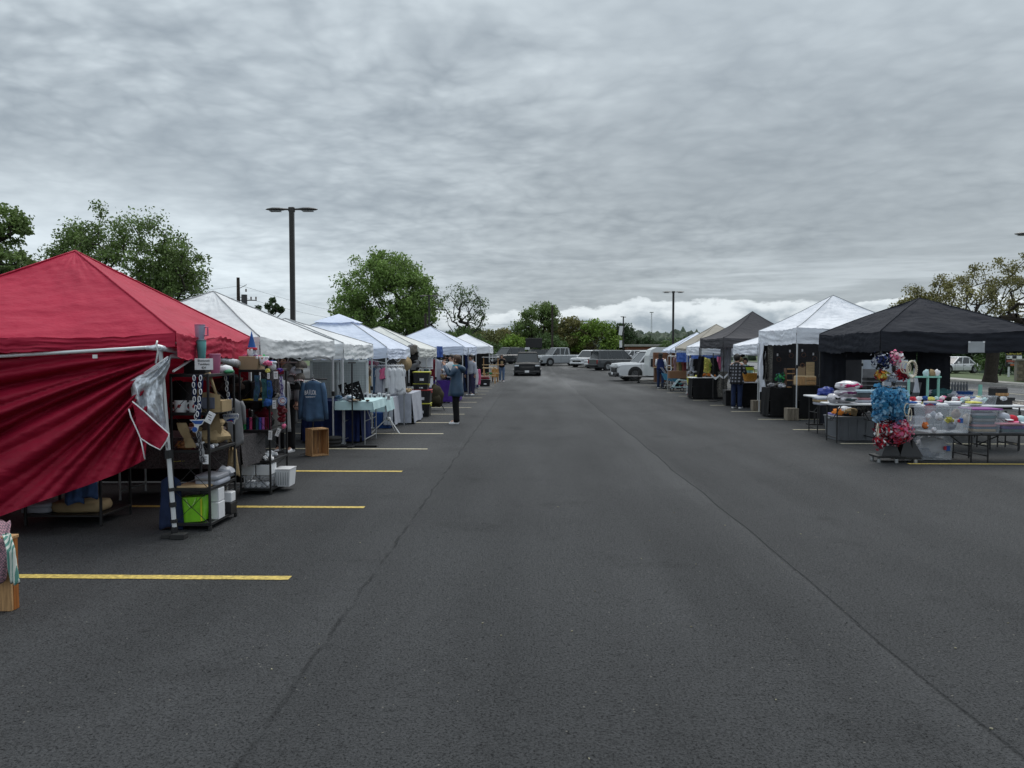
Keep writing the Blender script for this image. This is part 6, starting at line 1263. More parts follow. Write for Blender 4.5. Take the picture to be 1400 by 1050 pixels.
# black totes with coloured lids
yl_l = mat('yellow tote lid', (.55, .52, .04), r=.45); rd_l = mat('red tote lid', (.40, .03, .03), r=.45)
zz = 0
for i, (h, lm, lab, w_) in enumerate([(.36, yl_l, 'lowest black tote with yellow lid in the stack', .50), (.36, rd_l, 'black tote with red lid second from the bottom of the stack', .50), (.165, yl_l, 'shallow black tote with yellow lid third from the bottom', .40), (.32, yl_l, 'topmost black tote with yellow lid of the stack', .44)]):
    tote(lab, X_at(575, 20.6) + .02 * (i % 2), 20.75, zz, w_, .45, h, blkp, lm, group='stacked black totes'); zz += h
bp = thing('backpack', 'olive brown backpack leaning on a low stool beside the tote stack', 'backpack', (X_at(596, 22.8), 22.9, .12)); MB().blob((0, 0, .30), (.22, .16, .33), .15, 3, 18, 12).build('body', col('olive brown nylon', (.05, .042, .025)), bp, smooth='all'); MB().blob((.02, -.13, .2), (.14, .08, .15), .1, 4).build('pocket', col('olive brown nylon', (.05, .042, .025)), bp, smooth='all'); MB().tube([(-.1, .02, .6), (0, 0, .72), (.1, .02, .6)], .014).build('handle', blk, bp)
for s in (-1, 1): MB().tube([(s * .12, 0, .1), (s * .26, -.12, -.12)], .018).build('stool_leg', blk, bp)
rt = thing('spinner_rack', 'white spinner rack of small goods under the cream canopy', 'rack', (X_at(583, 23.6), 23.6, 0)); MB().tube([(0, 0, 0), (0, 0, 1.7)], .02).build('pole', white_p, rt); MB().ring((0, 0, 1.25), .18, .012, 'z').ring((0, 0, .95), .18, .012, 'z').build('hoop', blk, rt)
for k in range(6): MB().box((.17 * math.cos(k), .17 * math.sin(k), 1.1), (.09, .02, .22)).build('hanging_card', [maroon_c, paper, steelb, tan_c, white_c, teal_c][k], rt)
table('table under the purple cloth', X_at(603, 27.0), 27.4, .9, 1.6, .74, white_p, galv); drape('tablecloth', 'deep purple floor length cloth', X_at(604, 26.6), 27.2, 1.0, 1.7, .76, purple_c, fr=9, amp=.03)
pile('goods_pile', 'mixed small goods on the purple cloth', 'goods', X_at(600, 27.0), 26.9, .77, .9, 1.0, .25, [tan_c, orange_c, white_c, maroon_c, lgrey_c, teal_c, card], 22, .07, 54, .9)
for i, (px, m, w_, lab) in enumerate([(590, maroon_c, .22, 'red blanket hanging at the back of the cream canopy stall'), (596, lgrey_c, .42, 'pale grey sweater hanging beside the purple table'), (603, black_c, .40, 'black coat hanging beside the purple table'), (611, black_c, .40, 'black top hanging behind the purple table')]):
    garment('hanging_shirt', lab, X_at(px, 26.2 + .4 * i), 26.2 + .4 * i, z_at(490 + 2 * i, 26.5), w_, .75, m, rz=.3, seed=i * 2.2, sleeve=.5)
cloth_wall('canopy_flap', 'royal blue cloth flap at the corner beside the wide white canopy', (X_at(597, 27.5), 27.5), (X_at(605, 28.5), 28.5), 1.55, 1.95, blue_f, .05, 12, cat='flap')
rail2 = thing('garment_rail', 'dark striped scarf stand beside the wide white canopy leg', 'stand', (X_at(640, 31), 31.0, 0)); MB().tube([(0, 0, 0), (0, 0, 1.9)], .02).build('pole', galv, rail2)
for i, (px, m, lab) in enumerate([(637, navy_c, 'navy striped scarf hanging beside the wide white canopy leg'), (640.5, lgrey_c, 'pale grey scarf hanging beside the wide white canopy leg'), (644, white_c, 'white scarf hanging beside the wide white canopy leg'), (651.5, white_c, 'white printed shirt hung by the second leg'), (655, pink_c, 'pink and white shirt hung by the far leg')]):
    cloth_strip('scarf', lab, [at(px, 483 if i < 3 else 505, 30.8 + i * .4), at(px + 1, 500 if i < 3 else 515, 30.8 + i * .4), at(px, 512 if i < 3 else 526, 30.8 + i * .4)], .11, m, 'scarf', i)
for (px, py, m, w_, d, h, lab) in [(663, 528, blkp, .55, .5, .36, 'black tote with red bundle on it at the end of the left row')]:
    q = G(px, py); tote(lab, q.x, q.y, 0, w_, d, h, m, m, lid=False); folded('red_bundle', 'dark red folded bundle lying on the black tote', q.x, q.y, h, .45, .4, [(.08, maroon_c), (.06, col('rose brown cloth', (.25, .10, .09)))], 'cloth')
q = G(677, 521.5)
cr = thing('wooden_planter', 'orange pine planter box on short legs', 'planter', (q.x, q.y, 0)); MB().box((0, 0, .50), (.42, .36, .5), b=.02).build('box_body', mat('orange pine', (.55, .27, .07), r=.6, var=.2), cr)
for sx in (-1, 1): MB().box((sx * .15, 0, .13), (.07, .3, .26)).build('leg', dwood, cr)
MB().box((0, -.19, .5), (.34, .02, .08)).build('rail', wood2, cr); MB().blob((-.08, 0, .82), (.05, .05, .07), .1).build('knob', blkp, cr)
q = G(669, 524.5)
ts = thing('wooden_table', 'pale pine side table with shelf among the wooden goods', 'table', (q.x, q.y + .3, 0)); MB().box((0, 0, .86), (.75, .5, .04)).build('tabletop', wood2, ts); MB().box((0, 0, .45), (.66, .44, .03)).build('shelf', wood2, ts)
for sx in (-1, 1):
    for sy in (-1, 1): MB().box((sx * .3, sy * .2, .42), (.05, .05, .84)).build('leg', wood, ts)
pile('goods_pile', 'green and brown jars on the shelf of the pine side table', 'jars', q.x, q.y + .3, .47, .5, .3, .14, [grn, dwood, tan_c], 7, .06, 57)
sh = thing('wooden_shelf', 'open white and pine shelf unit near the last white canopy', 'shelf', (X_at(671, 45), 45, 0))
for z in (.5, 1.0, 1.45): MB().box((0, 0, z), (1.0, .35, .04)).build('shelf_board', wood2 if z < 1.2 else white_p, sh)
for sx in (-1, 1): MB().box((sx * .42, 0, .75), (.05, .05, 1.5)).build('upright', wood, sh)
cloth_wall('backdrop', 'dark backdrop at the far side of the last white canopy', (X_at(640, 49), 49.0), (X_at(669, 49), 49.0), .3, 2.0, black_c, .04, 14, cat='backdrop')
# dim goods filling the far left stalls, each stall one counter
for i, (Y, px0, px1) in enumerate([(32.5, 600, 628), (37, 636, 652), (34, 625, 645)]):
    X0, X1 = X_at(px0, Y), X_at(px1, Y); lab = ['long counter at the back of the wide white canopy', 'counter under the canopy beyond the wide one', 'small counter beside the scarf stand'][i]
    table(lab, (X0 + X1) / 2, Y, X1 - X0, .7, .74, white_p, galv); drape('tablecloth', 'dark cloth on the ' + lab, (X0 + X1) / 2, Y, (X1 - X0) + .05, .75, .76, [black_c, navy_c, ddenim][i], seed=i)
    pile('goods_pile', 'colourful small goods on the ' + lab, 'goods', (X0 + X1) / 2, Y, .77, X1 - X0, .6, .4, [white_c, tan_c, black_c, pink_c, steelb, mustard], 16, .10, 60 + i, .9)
for i, (Y, px0, px1, lab) in enumerate([(21.3, 470, 556, 'grey cloth closing the back of the bluish canopy'), (33.6, 590, 640, 'dark cloth behind the wide white canopy goods')]):
    cloth_wall('backdrop', lab, (X_at(px0, Y), Y), (X_at(px1, Y), Y), .1, 1.85, [mat('dark grey backdrop', (.035, .036, .04), r=.9), black_c][i], .05, 20 + i, cat='backdrop', fr=20)
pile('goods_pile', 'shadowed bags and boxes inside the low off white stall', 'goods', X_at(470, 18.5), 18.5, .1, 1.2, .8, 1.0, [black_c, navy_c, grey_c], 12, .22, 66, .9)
tote('blue plastic tub on the asphalt behind the tripod', X_at(522, 17.4), 17.6, 0, .4, .5, .38, mat('royal blue plastic', (.02, .08, .30), r=.4), blkp, lid=False, sticker=False)

# more hanging goods round the two racks
for i, (px, py, Y, w_, h, m, lab) in enumerate([(243, 520, 7.75, .16, .26, black_c, 'black tote bag hanging behind the mugs'), (256, 522, 7.8, .15, .24, col('charcoal felt', (.05, .05, .055)), 'charcoal felt bag hanging beside the black tote'), (300, 545, 7.9, .14, .34, col('dark brown felt', (.04, .025, .02)), 'dark brown bag hanging at the far post of the first rack'), (318, 545, 8.3, .2, .5, grey_c, 'grey cardigan hanging between the two racks'), (338, 520, 9.7, .2, .34, black_c, 'black bag hanging inside the second rack'), (352, 520, 9.75, .2, .36, col('charcoal felt', (.05, .05, .055)), 'charcoal bag hanging inside the second rack'), (372, 535, 9.8, .22, .55, col('taupe knit', (.12, .115, .11)), 'taupe knit dress hanging at the aisle side of the second rack'), (318, 612, 8.0, .10, .3, tan_c, 'tan lined black pouch hanging from the far post'), (389, 520, 10.6, .26, .7, grey_c, 'dim grey cardigan hanging beyond the second rack')]):
    q = at(px, py, Y); garment('hanging_bag' if 'bag' in lab or 'pouch' in lab else 'hanging_knit', lab, q.x, Y, q.z, w_, h, m, sleeve=0 if i not in (3, 6, 8) else .5, seed=i * 1.3 + 2, hanger=False, neck=False, thick=.06, cat='bag' if 'bag' in lab or 'pouch' in lab else 'knitwear', flare=.15, rz=.2 * i)
pile('bag_heap', 'black and grey bags heaped behind the burlap basket', 'bags', -3.30, 7.80, .79, .30, .18, .24, [black_c, grey_c, col('dark brown felt', (.04, .025, .02))], 7, .08, 171, .9)
pile('scarf_heap', 'black and cream scarves on the second highest shelf of the second rack', 'scarves', -3.34, 9.60, 1.14, .30, .25, .12, [black_c, tan_c, navy_c], 6, .07, 172, .8)
pile('small_box_heap', 'dark boxes and cloth behind the fabric rolls', 'goods', -3.34, 9.55, .78, .30, .30, .22, [black_c, grey_c, maroon_c], 7, .08, 173, .9)

dgb = mat('dark grey backdrop', (.035, .036, .04), r=.9)  # outer side walls below are added to darken the stall interiors
cloth_wall('side_wall', 'added dark sheet darkening the outer side of the second stall', (-6.95, 10.6), (-6.7, 14.2), .05, 1.9, dgb, .05, 61)
cloth_wall('side_wall', 'added dark sheet darkening the outer side of the low off white stall', (-6.6, 14.3), (-6.5, 17.4), .05, 1.85, dgb, .05, 62)
cloth_wall('side_wall', 'added dark sheet darkening the outer side of the bluish canopy stall', (-6.4, 17.7), (-6.3, 21.0), .05, 1.8, dgb, .05, 63)
cloth_wall('side_wall', 'added dark sheet darkening the outer side of the cream canopy stall', (-6.3, 22.1), (-6.2, 25.5), .05, 1.85, dgb, .05, 64)
# ================================================================== RIGHT STALLS
# black canopy: back wall with an opening, side walls
bw = thing('side_wall', 'black back wall of the black canopy with a square window opening', 'side wall', (8.4, 18.44, 0))
def panel(x0, x1, z0, z1, seed, y=0, name='wall_panel', amp=.03):
    MB().grid(lambda u, v: (x0 + (x1 - x0) * u - 8.4, y + amp * math.sin(u * 7 + seed + 2 * nz(u * 3, v * 2, seed)) * v + .03 * nz(u * 6, v * 3, seed), z1 + (z0 - z1) * v), 26, 10).build(name, black_f, bw, smooth='all')
panel(6.9, X_at(1158, 18.4), .03, 1.95, 1); panel(X_at(1158, 18.4) + .01, X_at(1255, 18.4), z_at(492, 18.4), 1.95, 2, amp=.05); panel(X_at(1255, 18.4) + .01, 9.93, .03, 1.95, 3); panel(X_at(1158, 18.4) + .01, X_at(1255, 18.4), .03, z_at(527, 18.4), 4)
cv = thing('cargo_box', 'white and grey vehicle body seen through the window of the black wall', 'trailer', (X_at(1180, 24), 24, 0)); MB().box((0, 0, 1.0), (2.4, .8, 1.9), b=.04).build('body', mat('pale blue white panel', (.45, .50, .58)), cv); MB().box((-.25, -.45, .85), (1.1, .05, .75), b=.01).build('grey_panel', grey_c, cv); MB().box((.42, -.45, .9), (.06, .06, 1.6)).build('pole', white_p, cv)
# white table with bedding
tb = table('white topped folding table carrying wrapped bedding', X_at(1166, 14.9), 14.95, .95, .60, .755, white_p, blk)
wrap = mat('clear wrapped white bedding', (.62, .60, .64), r=.2, coat=.6, var=.15, vs_=8); pkd = col('crimson pink bedding', (.45, .03, .13), var=.5, vs_=14); plm = col('plum bedding', (.16, .03, .12), var=.4, vs_=14); dkt = col('dark sea green bedding', (.03, .06, .065), var=.5, vs_=14)
def bag(label, px, z, rx, rz_, m, seed, band=.5):
    t = thing('bedding_bag', label, 'bedding', (X_at(px, 14.8), 14.8, z)); MB().blob((0, 0, rz_), (rx, .19, rz_), .10, seed, 22, 14, 2.6).build('clear_wrap', wrap, t, smooth='all')
    MB().blob((.01, -.012, rz_ * 1.02), (rx * .93, .195, rz_ * band), .16, seed + 4, 22, 10, 3).build('folded_bedding', m, t, smooth='all')
bag('white bag of dark green bedding, lowest of the wrapped pile', 1156, .757, .22, .075, dkt, 1, .55)
bag('white bag of plum bedding in the middle of the wrapped pile', 1157, .885, .20, .070, plm, 2, .60)
bag('white bag of crimson pink bedding on top of the wrapped pile', 1160, .995, .24, .095, pkd, 3, .60)
bag('white and black rolled bedding bag at the left end of the pile', 1140, .757, .10, .095, black_c, 9, .35)
folded('bedding', 'dark grey and aqua folded throws behind the flower rack', X_at(1188, 15.1), 15.1, .757, .55, .40, [(.05, lgrey_c), (.05, col('rose cloth', (.42, .20, .22))), (.10, mat('gunmetal cloth', (.055, .07, .08), r=.6)), (.05, col('aqua grey cloth', (.30, .40, .46)))], 'throws', seed=4)
table('second white table behind the bedding table', X_at(1150, 16.6), 16.7, 1.3, .6, .80, white_p, blk); pile('blue_bundle', 'royal blue plastic wrapped bundle on the second white table', 'bundle', X_at(1131, 16.6), 16.6, .80, .35, .25, .18, [mat('cobalt wrapped cloth', (.035, .06, .30), r=.3)], 3, .14, 71, .6)
folded('cloth', 'pale cloth pile below the royal blue bundle', X_at(1127, 16.3), 16.35, .62, .3, .4, [(.06, lgrey_c), (.06, tan_c), (.05, lgrey_c)], 'cloth', seed=12)
for k in range(3): box_item('bowl', ['lowest', 'middle', 'topmost'][k] + ' black tray of the stack inside the black canopy', 'tray', X_at(1192, 17), 17, .93 + .09 * k, .30, .25, .06, blkp)
tote('large grey plastic tote under the bedding table', X_at(1171, 15.3), 15.45, 0, .92, .60, .50, grey_p, grey_p, lid=False, sticker=False)
pile('tote_contents', 'tan black and orange things heaped in the large grey tote', 'goods', X_at(1171, 15.3), 15.45, .40, .7, .45, .22, [black_c, tan_c, orange_c, white_c, grey_c, black_c], 12, .12, 72, .7)
box_item('purple_tub', 'lilac plastic tub left of the large grey tote', 'tub', X_at(1144, 15.6), 15.6, 0, .20, .4, .50, mat('lilac plastic', (.22, .20, .45), r=.4))
# flower and headband rack
fx, fy = 5.72, 12.25
fr_ = thing('flower_rack', 'black floor rack holding blue tulle and red flower garlands', 'rack', (fx, fy, 0))
MB().box((0, 0, .82), (.05, .05, 1.55)).build('pole', blk, fr_); MB().box((.02, 0, 1.12), (.34, .12, .16)).build('header_tray', blkp, fr_); MB().box((0, .05, .55), (.36, .04, 1.0), b=.005).build('back_panel', blkp, fr_)
MB().box((-.08, 0, .09), (.42, .34, .03)).box((.2, -.02, .07), (.36, .3, .03)).build('base', blk, fr_)
for sx, sy in ((-.26, -.12), (.0, -.15), (.3, -.14), (-.26, .12), (.3, .12)): MB().cyl((sx, sy, 0), .028, .06, 10).build('caster', galv, fr_)
MB().loft([[(.06, -.14, .09), (.42, -.14, .09), (.42, .1, .09), (.06, .1, .09)], [(.18, -.05, .40), (.27, -.05, .40), (.27, .03, .40), (.18, .03, .40)]]).build('cone_foot', blkp, fr_); MB().loft([[(-.22, -.12, .10), (.08, -.12, .10), (.08, .1, .10), (-.22, .1, .10)], [(-.08, -.04, .38), (0, -.04, .38), (0, .03, .38), (-.08, .03, .38)]]).build('cone_foot', blkp, fr_)
text('Headbands & Bows', .045, paper, fr_, (.02, -.065, 1.185), sx=.8); text('2 for $5', .055, mat('green chalk', (.25, .45, .2)), fr_, (.05, -.065, 1.10))
def petals(name, label, c, rad, mats, n, s, seed, cat='flowers', ruffle=False):
    random.seed(seed); mb = MB()
    for i in range(n):
        d = Vector((random.gauss(0, 1), random.gauss(0, 1), random.gauss(0, 1))).normalized(); q = Vector((d.x * rad[0], d.y * rad[1], d.z * rad[2])) * random.uniform(.45, 1.05); u = d.cross(Vector((random.gauss(0, 1), random.gauss(0, 1), random.gauss(0, 1)))).normalized(); v = d.cross(u); q += Vector((random.gauss(0, .12) * rad[0], random.gauss(0, .12) * rad[1], random.gauss(0, .16) * rad[2])); q *= 1 + .35 * nz(d.x * 1.8 + seed, d.y * 1.8, d.z * 1.8); ss = s * random.uniform(.5, 1.4); mb.mi(random.randrange(len(mats)))
        k = 5; o = len(mb.v); mb.v.append(tuple(q + d * ss * .1))
        for j in range(k + 1): a = (j / k - .5) * 2.4; mb.v.append(tuple(q + (u * math.cos(a) + v * math.sin(a)) * ss + d * ss * random.uniform(.0, .6)))
        for j in range(k): mb.f.append((o, o + 1 + j, o + 2 + j)); mb.m.append(mb.cur)
    return item(mb, name, list(mats), label, cat, c, smooth='all')
skb = mat('sky blue tulle', (.17, .46, .70), r=.7, tr=.35); skb2 = mat('pale blue tulle', (.36, .60, .78), r=.7, tr=.35); skb3 = mat('deep sky blue tulle', (.05, .27, .50), r=.7, tr=.3)
def P_(px, py, Y=12.2): return at(px, py, Y)
petals('tulle_garland', 'sky blue tulle puffs bunched left on the flower rack', P_(1205, 552, 12.05), (.12, .13, .25), [skb, skb2, skb3], 420, .050, 1, 'tulle')
petals('tulle_garland', 'sky blue tulle puffs bunched right on the flower rack', P_(1227, 553, 12.08), (.14, .13, .25), [skb, skb, skb2, skb3], 440, .050, 2, 'tulle')
petals('tulle_garland', 'small sky blue tulle puff at the top left of the garland', P_(1207, 538, 12.0), (.09, .09, .09), [skb, skb3], 160, .04, 3, 'tulle')
petals('tulle_garland', 'deep blue tulle puff in the middle of the garland', P_(1218, 547, 11.98), (.10, .08, .12), [skb, skb3, skb3], 180, .04, 13, 'tulle')
for i, (px, py, rad, mats_, n, lab) in enumerate([(1205, 494, (.13, .12, .13), [navy_c, lgrey_c, black_c, navy_c], 260, 'navy and silver tinsel bow at the top left of the flower rack'), (1224, 491, (.11, .1, .11), [pink_c, white_c, col('pale pink', (.65, .40, .45))], 200, 'pink and white flower bow at the top of the flower rack'),
    (1206, 513, (.09, .08, .07), [mustard, maroon_c, yellow_c, orange_c], 140, 'yellow and russet flower bow on the flower rack'), (1232, 512, (.09, .08, .09), [redc, maroon_c], 140, 'bright red flower bow on the flower rack'), (1218, 515, (.09, .08, .07), [white_c, lgrey_c], 120, 'white flower bow under the pink one'),
    (1209, 588, (.14, .12, .13), [redc, white_c, maroon_c], 240, 'red and white flower garland low on the flower rack'), (1230, 590, (.16, .13, .20), [pink_c, redc, pink_c, col('pale pink', (.65, .40, .45))], 420, 'hot pink flower garland low on the flower rack'), (1203, 604, (.10, .09, .09), [maroon_c, white_c, redc], 120, 'dark red dotted bow at the bottom left of the flower rack')]):
    petals('flower_bow', lab, P_(px, py, 12.1), rad, mats_, n, .034, 10 + i)
for i, (px, py, R0, lab) in enumerate([(1237, 502, .085, 'white ring headband at the top of the flower rack'), (1240, 503, .085, 'second white ring headband at the top of the flower rack'), (1246, 505, .12, 'cream ruffled headband right of the white rings'), (1240, 560, .09, 'cream headband hanging halfway down the rack'), (1244, 567, .09, 'lower cream headband hanging at the rack side'), (1200, 588, .10, 'white headband at the lower left of the rack')]):
    mb = MB().ring((0, 0, 0), R0, .008 if i != 2 else .012, 'y', 24, 6, .8, 1.05)
    if i == 2: 
        for k in range(26): a = 2 * math.pi * k / 26; mb.blob((R0 * .8 * math.cos(a), -.015, R0 * 1.05 * math.sin(a)), .014, .3, k, 7, 5)
    item(mb, 'headband', [col('cream satin', (.66, .60, .48), r=.4)], lab, 'headband', at(px, py, 11.98), .2 * i, 'hair bands on the flower rack', smooth='all')
# low black table at the front with clear bins
tf = 12.1; x0, x1 = X_at(1242, tf), 8.9
for i, (a, b_) in enumerate([(x0, X_at(1345, tf)), (X_at(1346.5, tf), x1)]): table(['low black folding table carrying the plush bin', 'low black folding table running out of the frame'][i], (a + b_) / 2, 12.42, b_ - a, .62, .458, blkp, blk)
bin_('large clear bin of plush toys on the low table', X_at(1298, 12.2), 12.38, .460, .70, .44, .40, frost_p)
bin_('clear bin with purple lid packed with folded clothes', X_at(1351, 12.2), 12.38, .460, .45, .42, .36, clear_p, mat('translucent purple lid', (.28, .06, .30), r=.3))
bin_('shallow clear bin with colourful clothes at the right edge', X_at(1392, 12.2), 12.38, .460, .50, .42, .19, clear_p)
folded('clothes', 'layered grey teal and rose clothes inside the purple lidded bin', X_at(1351, 12.2), 12.38, .47, .38, .34, [(.05, tan_c), (.04, steelb), (.035, col('rose cloth', (.42, .20, .22))), (.05, col('blue grey cloth', (.12, .16, .22))), (.05, grey_c), (.05, teal_c), (.05, lgrey_c)], 'clothes', seed=5)
folded('clothes', 'violet and teal clothes in the shallow bin', X_at(1392, 12.2), 12.38, .47, .40, .34, [(.05, teal_c), (.05, purple_c), (.03, col('dull rose cloth', (.30, .12, .16)))], 'clothes', seed=6)
def plush(label, px, py, r, m, Y=12.25, ears=True, m2=None, seed=0):
    q = at(px, py, Y); t = thing('plush_toy', label, 'plush toy', (q.x, Y, q.z - r), .2 * seed, 'plush toys'); MB().blob((0, 0, r), (r, r * .9, r), .06, seed, 16, 12).build('body', m, t, smooth='all'); MB().blob((r * .1, -r * .7, r * 1.05), (r * .45, r * .3, r * .35), .1, seed).build('muzzle', m2 or m, t, smooth='all')
    if ears:
        for s in (-1, 1): MB().blob((s * r * .6, 0, r * 1.85), r * .3, .1, 3).build('ear', m, t, smooth='all')
    for s in (-1, 1): MB().blob((s * r * .28, -r * .88, r * 1.25), r * .08, 0).build('eye', ink, t, smooth='all')
furw, furg, furo = [col(a, b_, bump=.9, bs=140) for a, b_ in (('white plush', (.68, .68, .72)), ('pale grey plush', (.36, .38, .44)), ('orange plush', (.60, .17, .05)))]
plush('large round silver grey plush with a yellow tuft in the clear bin', 1298, 580, .105, furg, ears=False, seed=1); petals('plush_tuft', 'yellow tuft on the round silver grey plush', at(1298, 574, 12.15), (.05, .03, .03), [yellow_c], 40, .03, 31, 'tuft')
plush('orange plush with white face at the left of the clear bin', 1265, 582, .052, furo, 12.16, m2=furw, seed=2); plush('small white plush above the orange one', 1269, 570, .045, furw, 12.2, seed=3); plush('white and blue plush at the upper left of the bin', 1284, 570, .062, furw, 12.2, m2=steelb, seed=4)
plush('grey plush at the back of the clear bin', 1276, 567, .05, furg, 12.32, seed=5); plush('beige plush seen through the bin wall at the right', 1322, 573, .08, col('beige plush', (.45, .40, .36), bump=.9, bs=140), 12.3, seed=6); plush('taupe plush in the right part of the bin', 1307, 566, .07, col('taupe plush', (.28, .22, .20), bump=.9, bs=140), 12.35, seed=7); plush('small white plush in front at the bin foot', 1277, 588, .040, furw, 12.13, seed=8)
bx = thing('sports_box', 'small red white and blue box inside the clear bin', 'box', at(1314, 575, 12.17)); MB().box((0, 0, 0), (.05, .03, .075)).build('carton', cobalt, bx); MB().box((-.035, 0, -.005), (.035, .03, .04)).build('carton_side', crimson, bx)
for i, (px, py, w_, h, m, lab) in enumerate([(1240, 580, .23, .07, clear_p, 'small clear box of pink beads left of the plush bin'), (1256, 568, .20, .10, frost_p, 'pale patterned carton left of the plush bin')]): bin_(lab, X_at(px + 5, 12.2), 12.35, z_at(592 if i == 0 else 582, 12.2), w_, .25, h + .05, m)
pile('bead_pile', 'pink blue and white beads inside the small clear box', 'beads', X_at(1247, 12.2), 12.3, .47, .19, .15, .06, [pink_c, mid_b, white_c, redc], 22, .022, 81, 1)
def cap2(label, px, py, m, m2, rz): q = at(px, py, 12.15); t = thing('cap', label, 'cap', (q.x, 12.2, q.z - .06), rz, 'caps on the shallow bin'); MB().lathe([(.085, 0), (.088, .04), (.07, .08), (.02, .10), (.001, .102)], n=18).build('crown', m, t, smooth='all'); MB().grid(lambda u, v: ((u - .5) * .15, -.07 - .08 * v * (1 - (2 * u - 1) ** 2 * .5), .012 - .02 * v), 8, 4).build('brim', m2, t, smooth='all')
cap2('pale blue and white cap on the shallow bin', 1375, 568, lgrey_c, white_c, .4); cap2('red pink and black cap on the shallow bin', 1386, 571, redc, pink_c, -.3); cap2('mint and white cap at the right picture edge', 1398, 572, aqua_c, white_c, .2)
bin_('large clear bin of white plush under the low table', X_at(1284, 12.35), 12.62, .0, .62, .42, .43, frost_p); pile('plush_heap', 'white fluffy plush heaped in the bin under the table', 'plush', X_at(1287, 12.35), 12.62, .01, .5, .34, .30, [furw, furw, furg], 7, .13, 83, .9)
bx = thing('sports_box', 'small red and blue box pressed in the bin under the table', 'box', at(1296, 613, 12.4)); MB().box((0, 0, 0), (.06, .03, .08)).build('carton', cobalt, bx); MB().box((-.045, 0, .005), (.04, .03, .06)).build('carton_side', crimson, bx)
# higher table with toys behind
table('long white table behind the low black one', 7.45, 13.9, 2.4, .7, .80, white_p, blk)
cols_ = [('white', white_c), ('maroon', maroon_c), ('lemon', yellow_c), ('navy', mid_b), ('white', white_p), ('red', redc), ('white', lgrey_c), ('black', black_c), ('rose', pink_c), ('white', white_c)]
for i, (cn, m) in enumerate(cols_):
    px = 1243 + 9.5 * i; folded('toy_pack', f'{cn} flat toy pack {["at the left end", "second from the left", "third from the left", "fourth from the left", "left of the middle", "at the middle", "right of the middle", "third from the right", "second from the right", "at the right end"][i]} of the long table', X_at(px, 13.7), 13.62 + .2 * (i % 3), .80, .20, .24, [(.035, m), (.03, cols_[(i + 3) % 10][1])], 'toy pack', rz=.3 * (i % 3), seed=i + 20)
for i, (px, lab) in enumerate([(1256, 'left white shoe hanging over the table edge'), (1284, 'middle white shoe hanging over the table edge'), (1292, 'right white shoe hanging over the table edge')]): item(MB().blob((0, 0, 0), (.05, .06, .04), .1, i), 'baby_shoe', white_c, lab, 'shoe', at(px, 554, 13.4), smooth='all')
garment('toy_dress', 'small maroon doll dress hanging over the table edge', X_at(1273, 13.45), 13.45, .83, .16, .16, maroon_c, sleeve=.5, hanger=False, seed=3, cat='doll dress')
bin_('clear open bin of red and white toys at the right of the long table', X_at(1340, 13.8), 13.9, .80, .55, .4, .16, clear_p); pile('toy_heap', 'red white and mint toys heaped in the open bin', 'toys', X_at(1335, 13.8), 13.9, .81, .5, .35, .10, [redc, white_c, aqua_c, maroon_c, tan_c], 12, .06, 84, .7)
ms = thing('mint_shelf', 'mint green painted shelf frame standing on the long table', 'shelf', (X_at(1264, 14.6), 14.6, .8)); mint = mat('mint paint', (.22, .50, .42), r=.5)
MB().box((0, 0, z_at(515, 14.6) - .8), (.62, .08, .03)).build('top_board', mint, ms)
for dx in (.07, .27, -.28): MB().box((dx, 0, .27), (.030, .05, .54)).build('upright', mint, ms)
for i, (dx, m, lab) in enumerate([(.04, aqua_c, 'mint rounded ornament on the mint shelf'), (.15, tan_c, 'sand coloured ornament on the mint shelf'), (.24, white_p, 'white pair of ornaments on the mint shelf')]): item(MB().blob((0, 0, .05), (.06, .04, .07), .2, i * 3), 'ornament', m, lab, 'ornament', (X_at(1264, 14.6) + dx, 14.6, z_at(513.5, 14.6)), smooth='all')
item(MB().prism([(-.12, 0), (.10, 0), (.10, .30), (.05, .30), (.04, .10)], -.02, .02), 'mint_bracket', mint, 'mint green angled bracket standing beside the blue crate', 'bracket', (X_at(1336, 14.6), 14.6, .82))
t = thing('cone_lamp', 'grey ribbed cone ornament hanging by the mint shelf', 'ornament', at(1253, 528, 15)); MB().lathe([(.02, .15), (.03, .08), (.05, -.05), (.06, -.12)], n=14).build('shade', lgrey_c, t, smooth=True); MB().tube([(0, 0, .2), (0, 0, .35)], .01).build('cord', blk, t)
tote('royal blue crate behind the toys', X_at(1312, 16), 16.0, .78, .42, .35, .16, mat('royal blue plastic', (.02, .08, .30), r=.4), blkp, lid=False, sticker=False, cat='crate', name='plastic_crate'); table('small dark table carrying the royal blue crate', X_at(1312, 16), 16.0, .7, .5, .78, blkp, blk)
for k in range(6): item(MB().lathe([(.022, 0), (.024, .10), (.010, .15), (.010, .18)], n=10), 'bottle', grey_p, ['leftmost', 'second', 'third', 'fourth', 'fifth', 'rightmost'][k] + ' small grey bottle in the row above the blue crate', 'bottle', (X_at(1303 + 4 * k, 16.0), 16.0, .94), group='grey bottles above the blue crate')
box_item('carton', 'black carton of tools, lowest of the stack on the side table', 'box', X_at(1366, 13.9), 13.9, .72, .34, .3, .15, blkp); box_item('carton', 'wide black tray in the middle of the dark stack', 'box', X_at(1366, 13.9), 13.9, .87, .40, .34, .06, blkp)
t = thing('carton', 'top black carton with a brown band on the dark stack', 'box', (X_at(1366, 13.9), 13.9, .93)); MB().box((0, 0, .09), (.24, .24, .18), b=.03).build('carton_body', blkp, t); MB().box((0, -.12, .05), (.22, .02, .05)).build('brown_band', wood, t)
table('small white side table under the dark stack', X_at(1372, 13.9), 14.0, .75, .5, .72, white_p, blk)
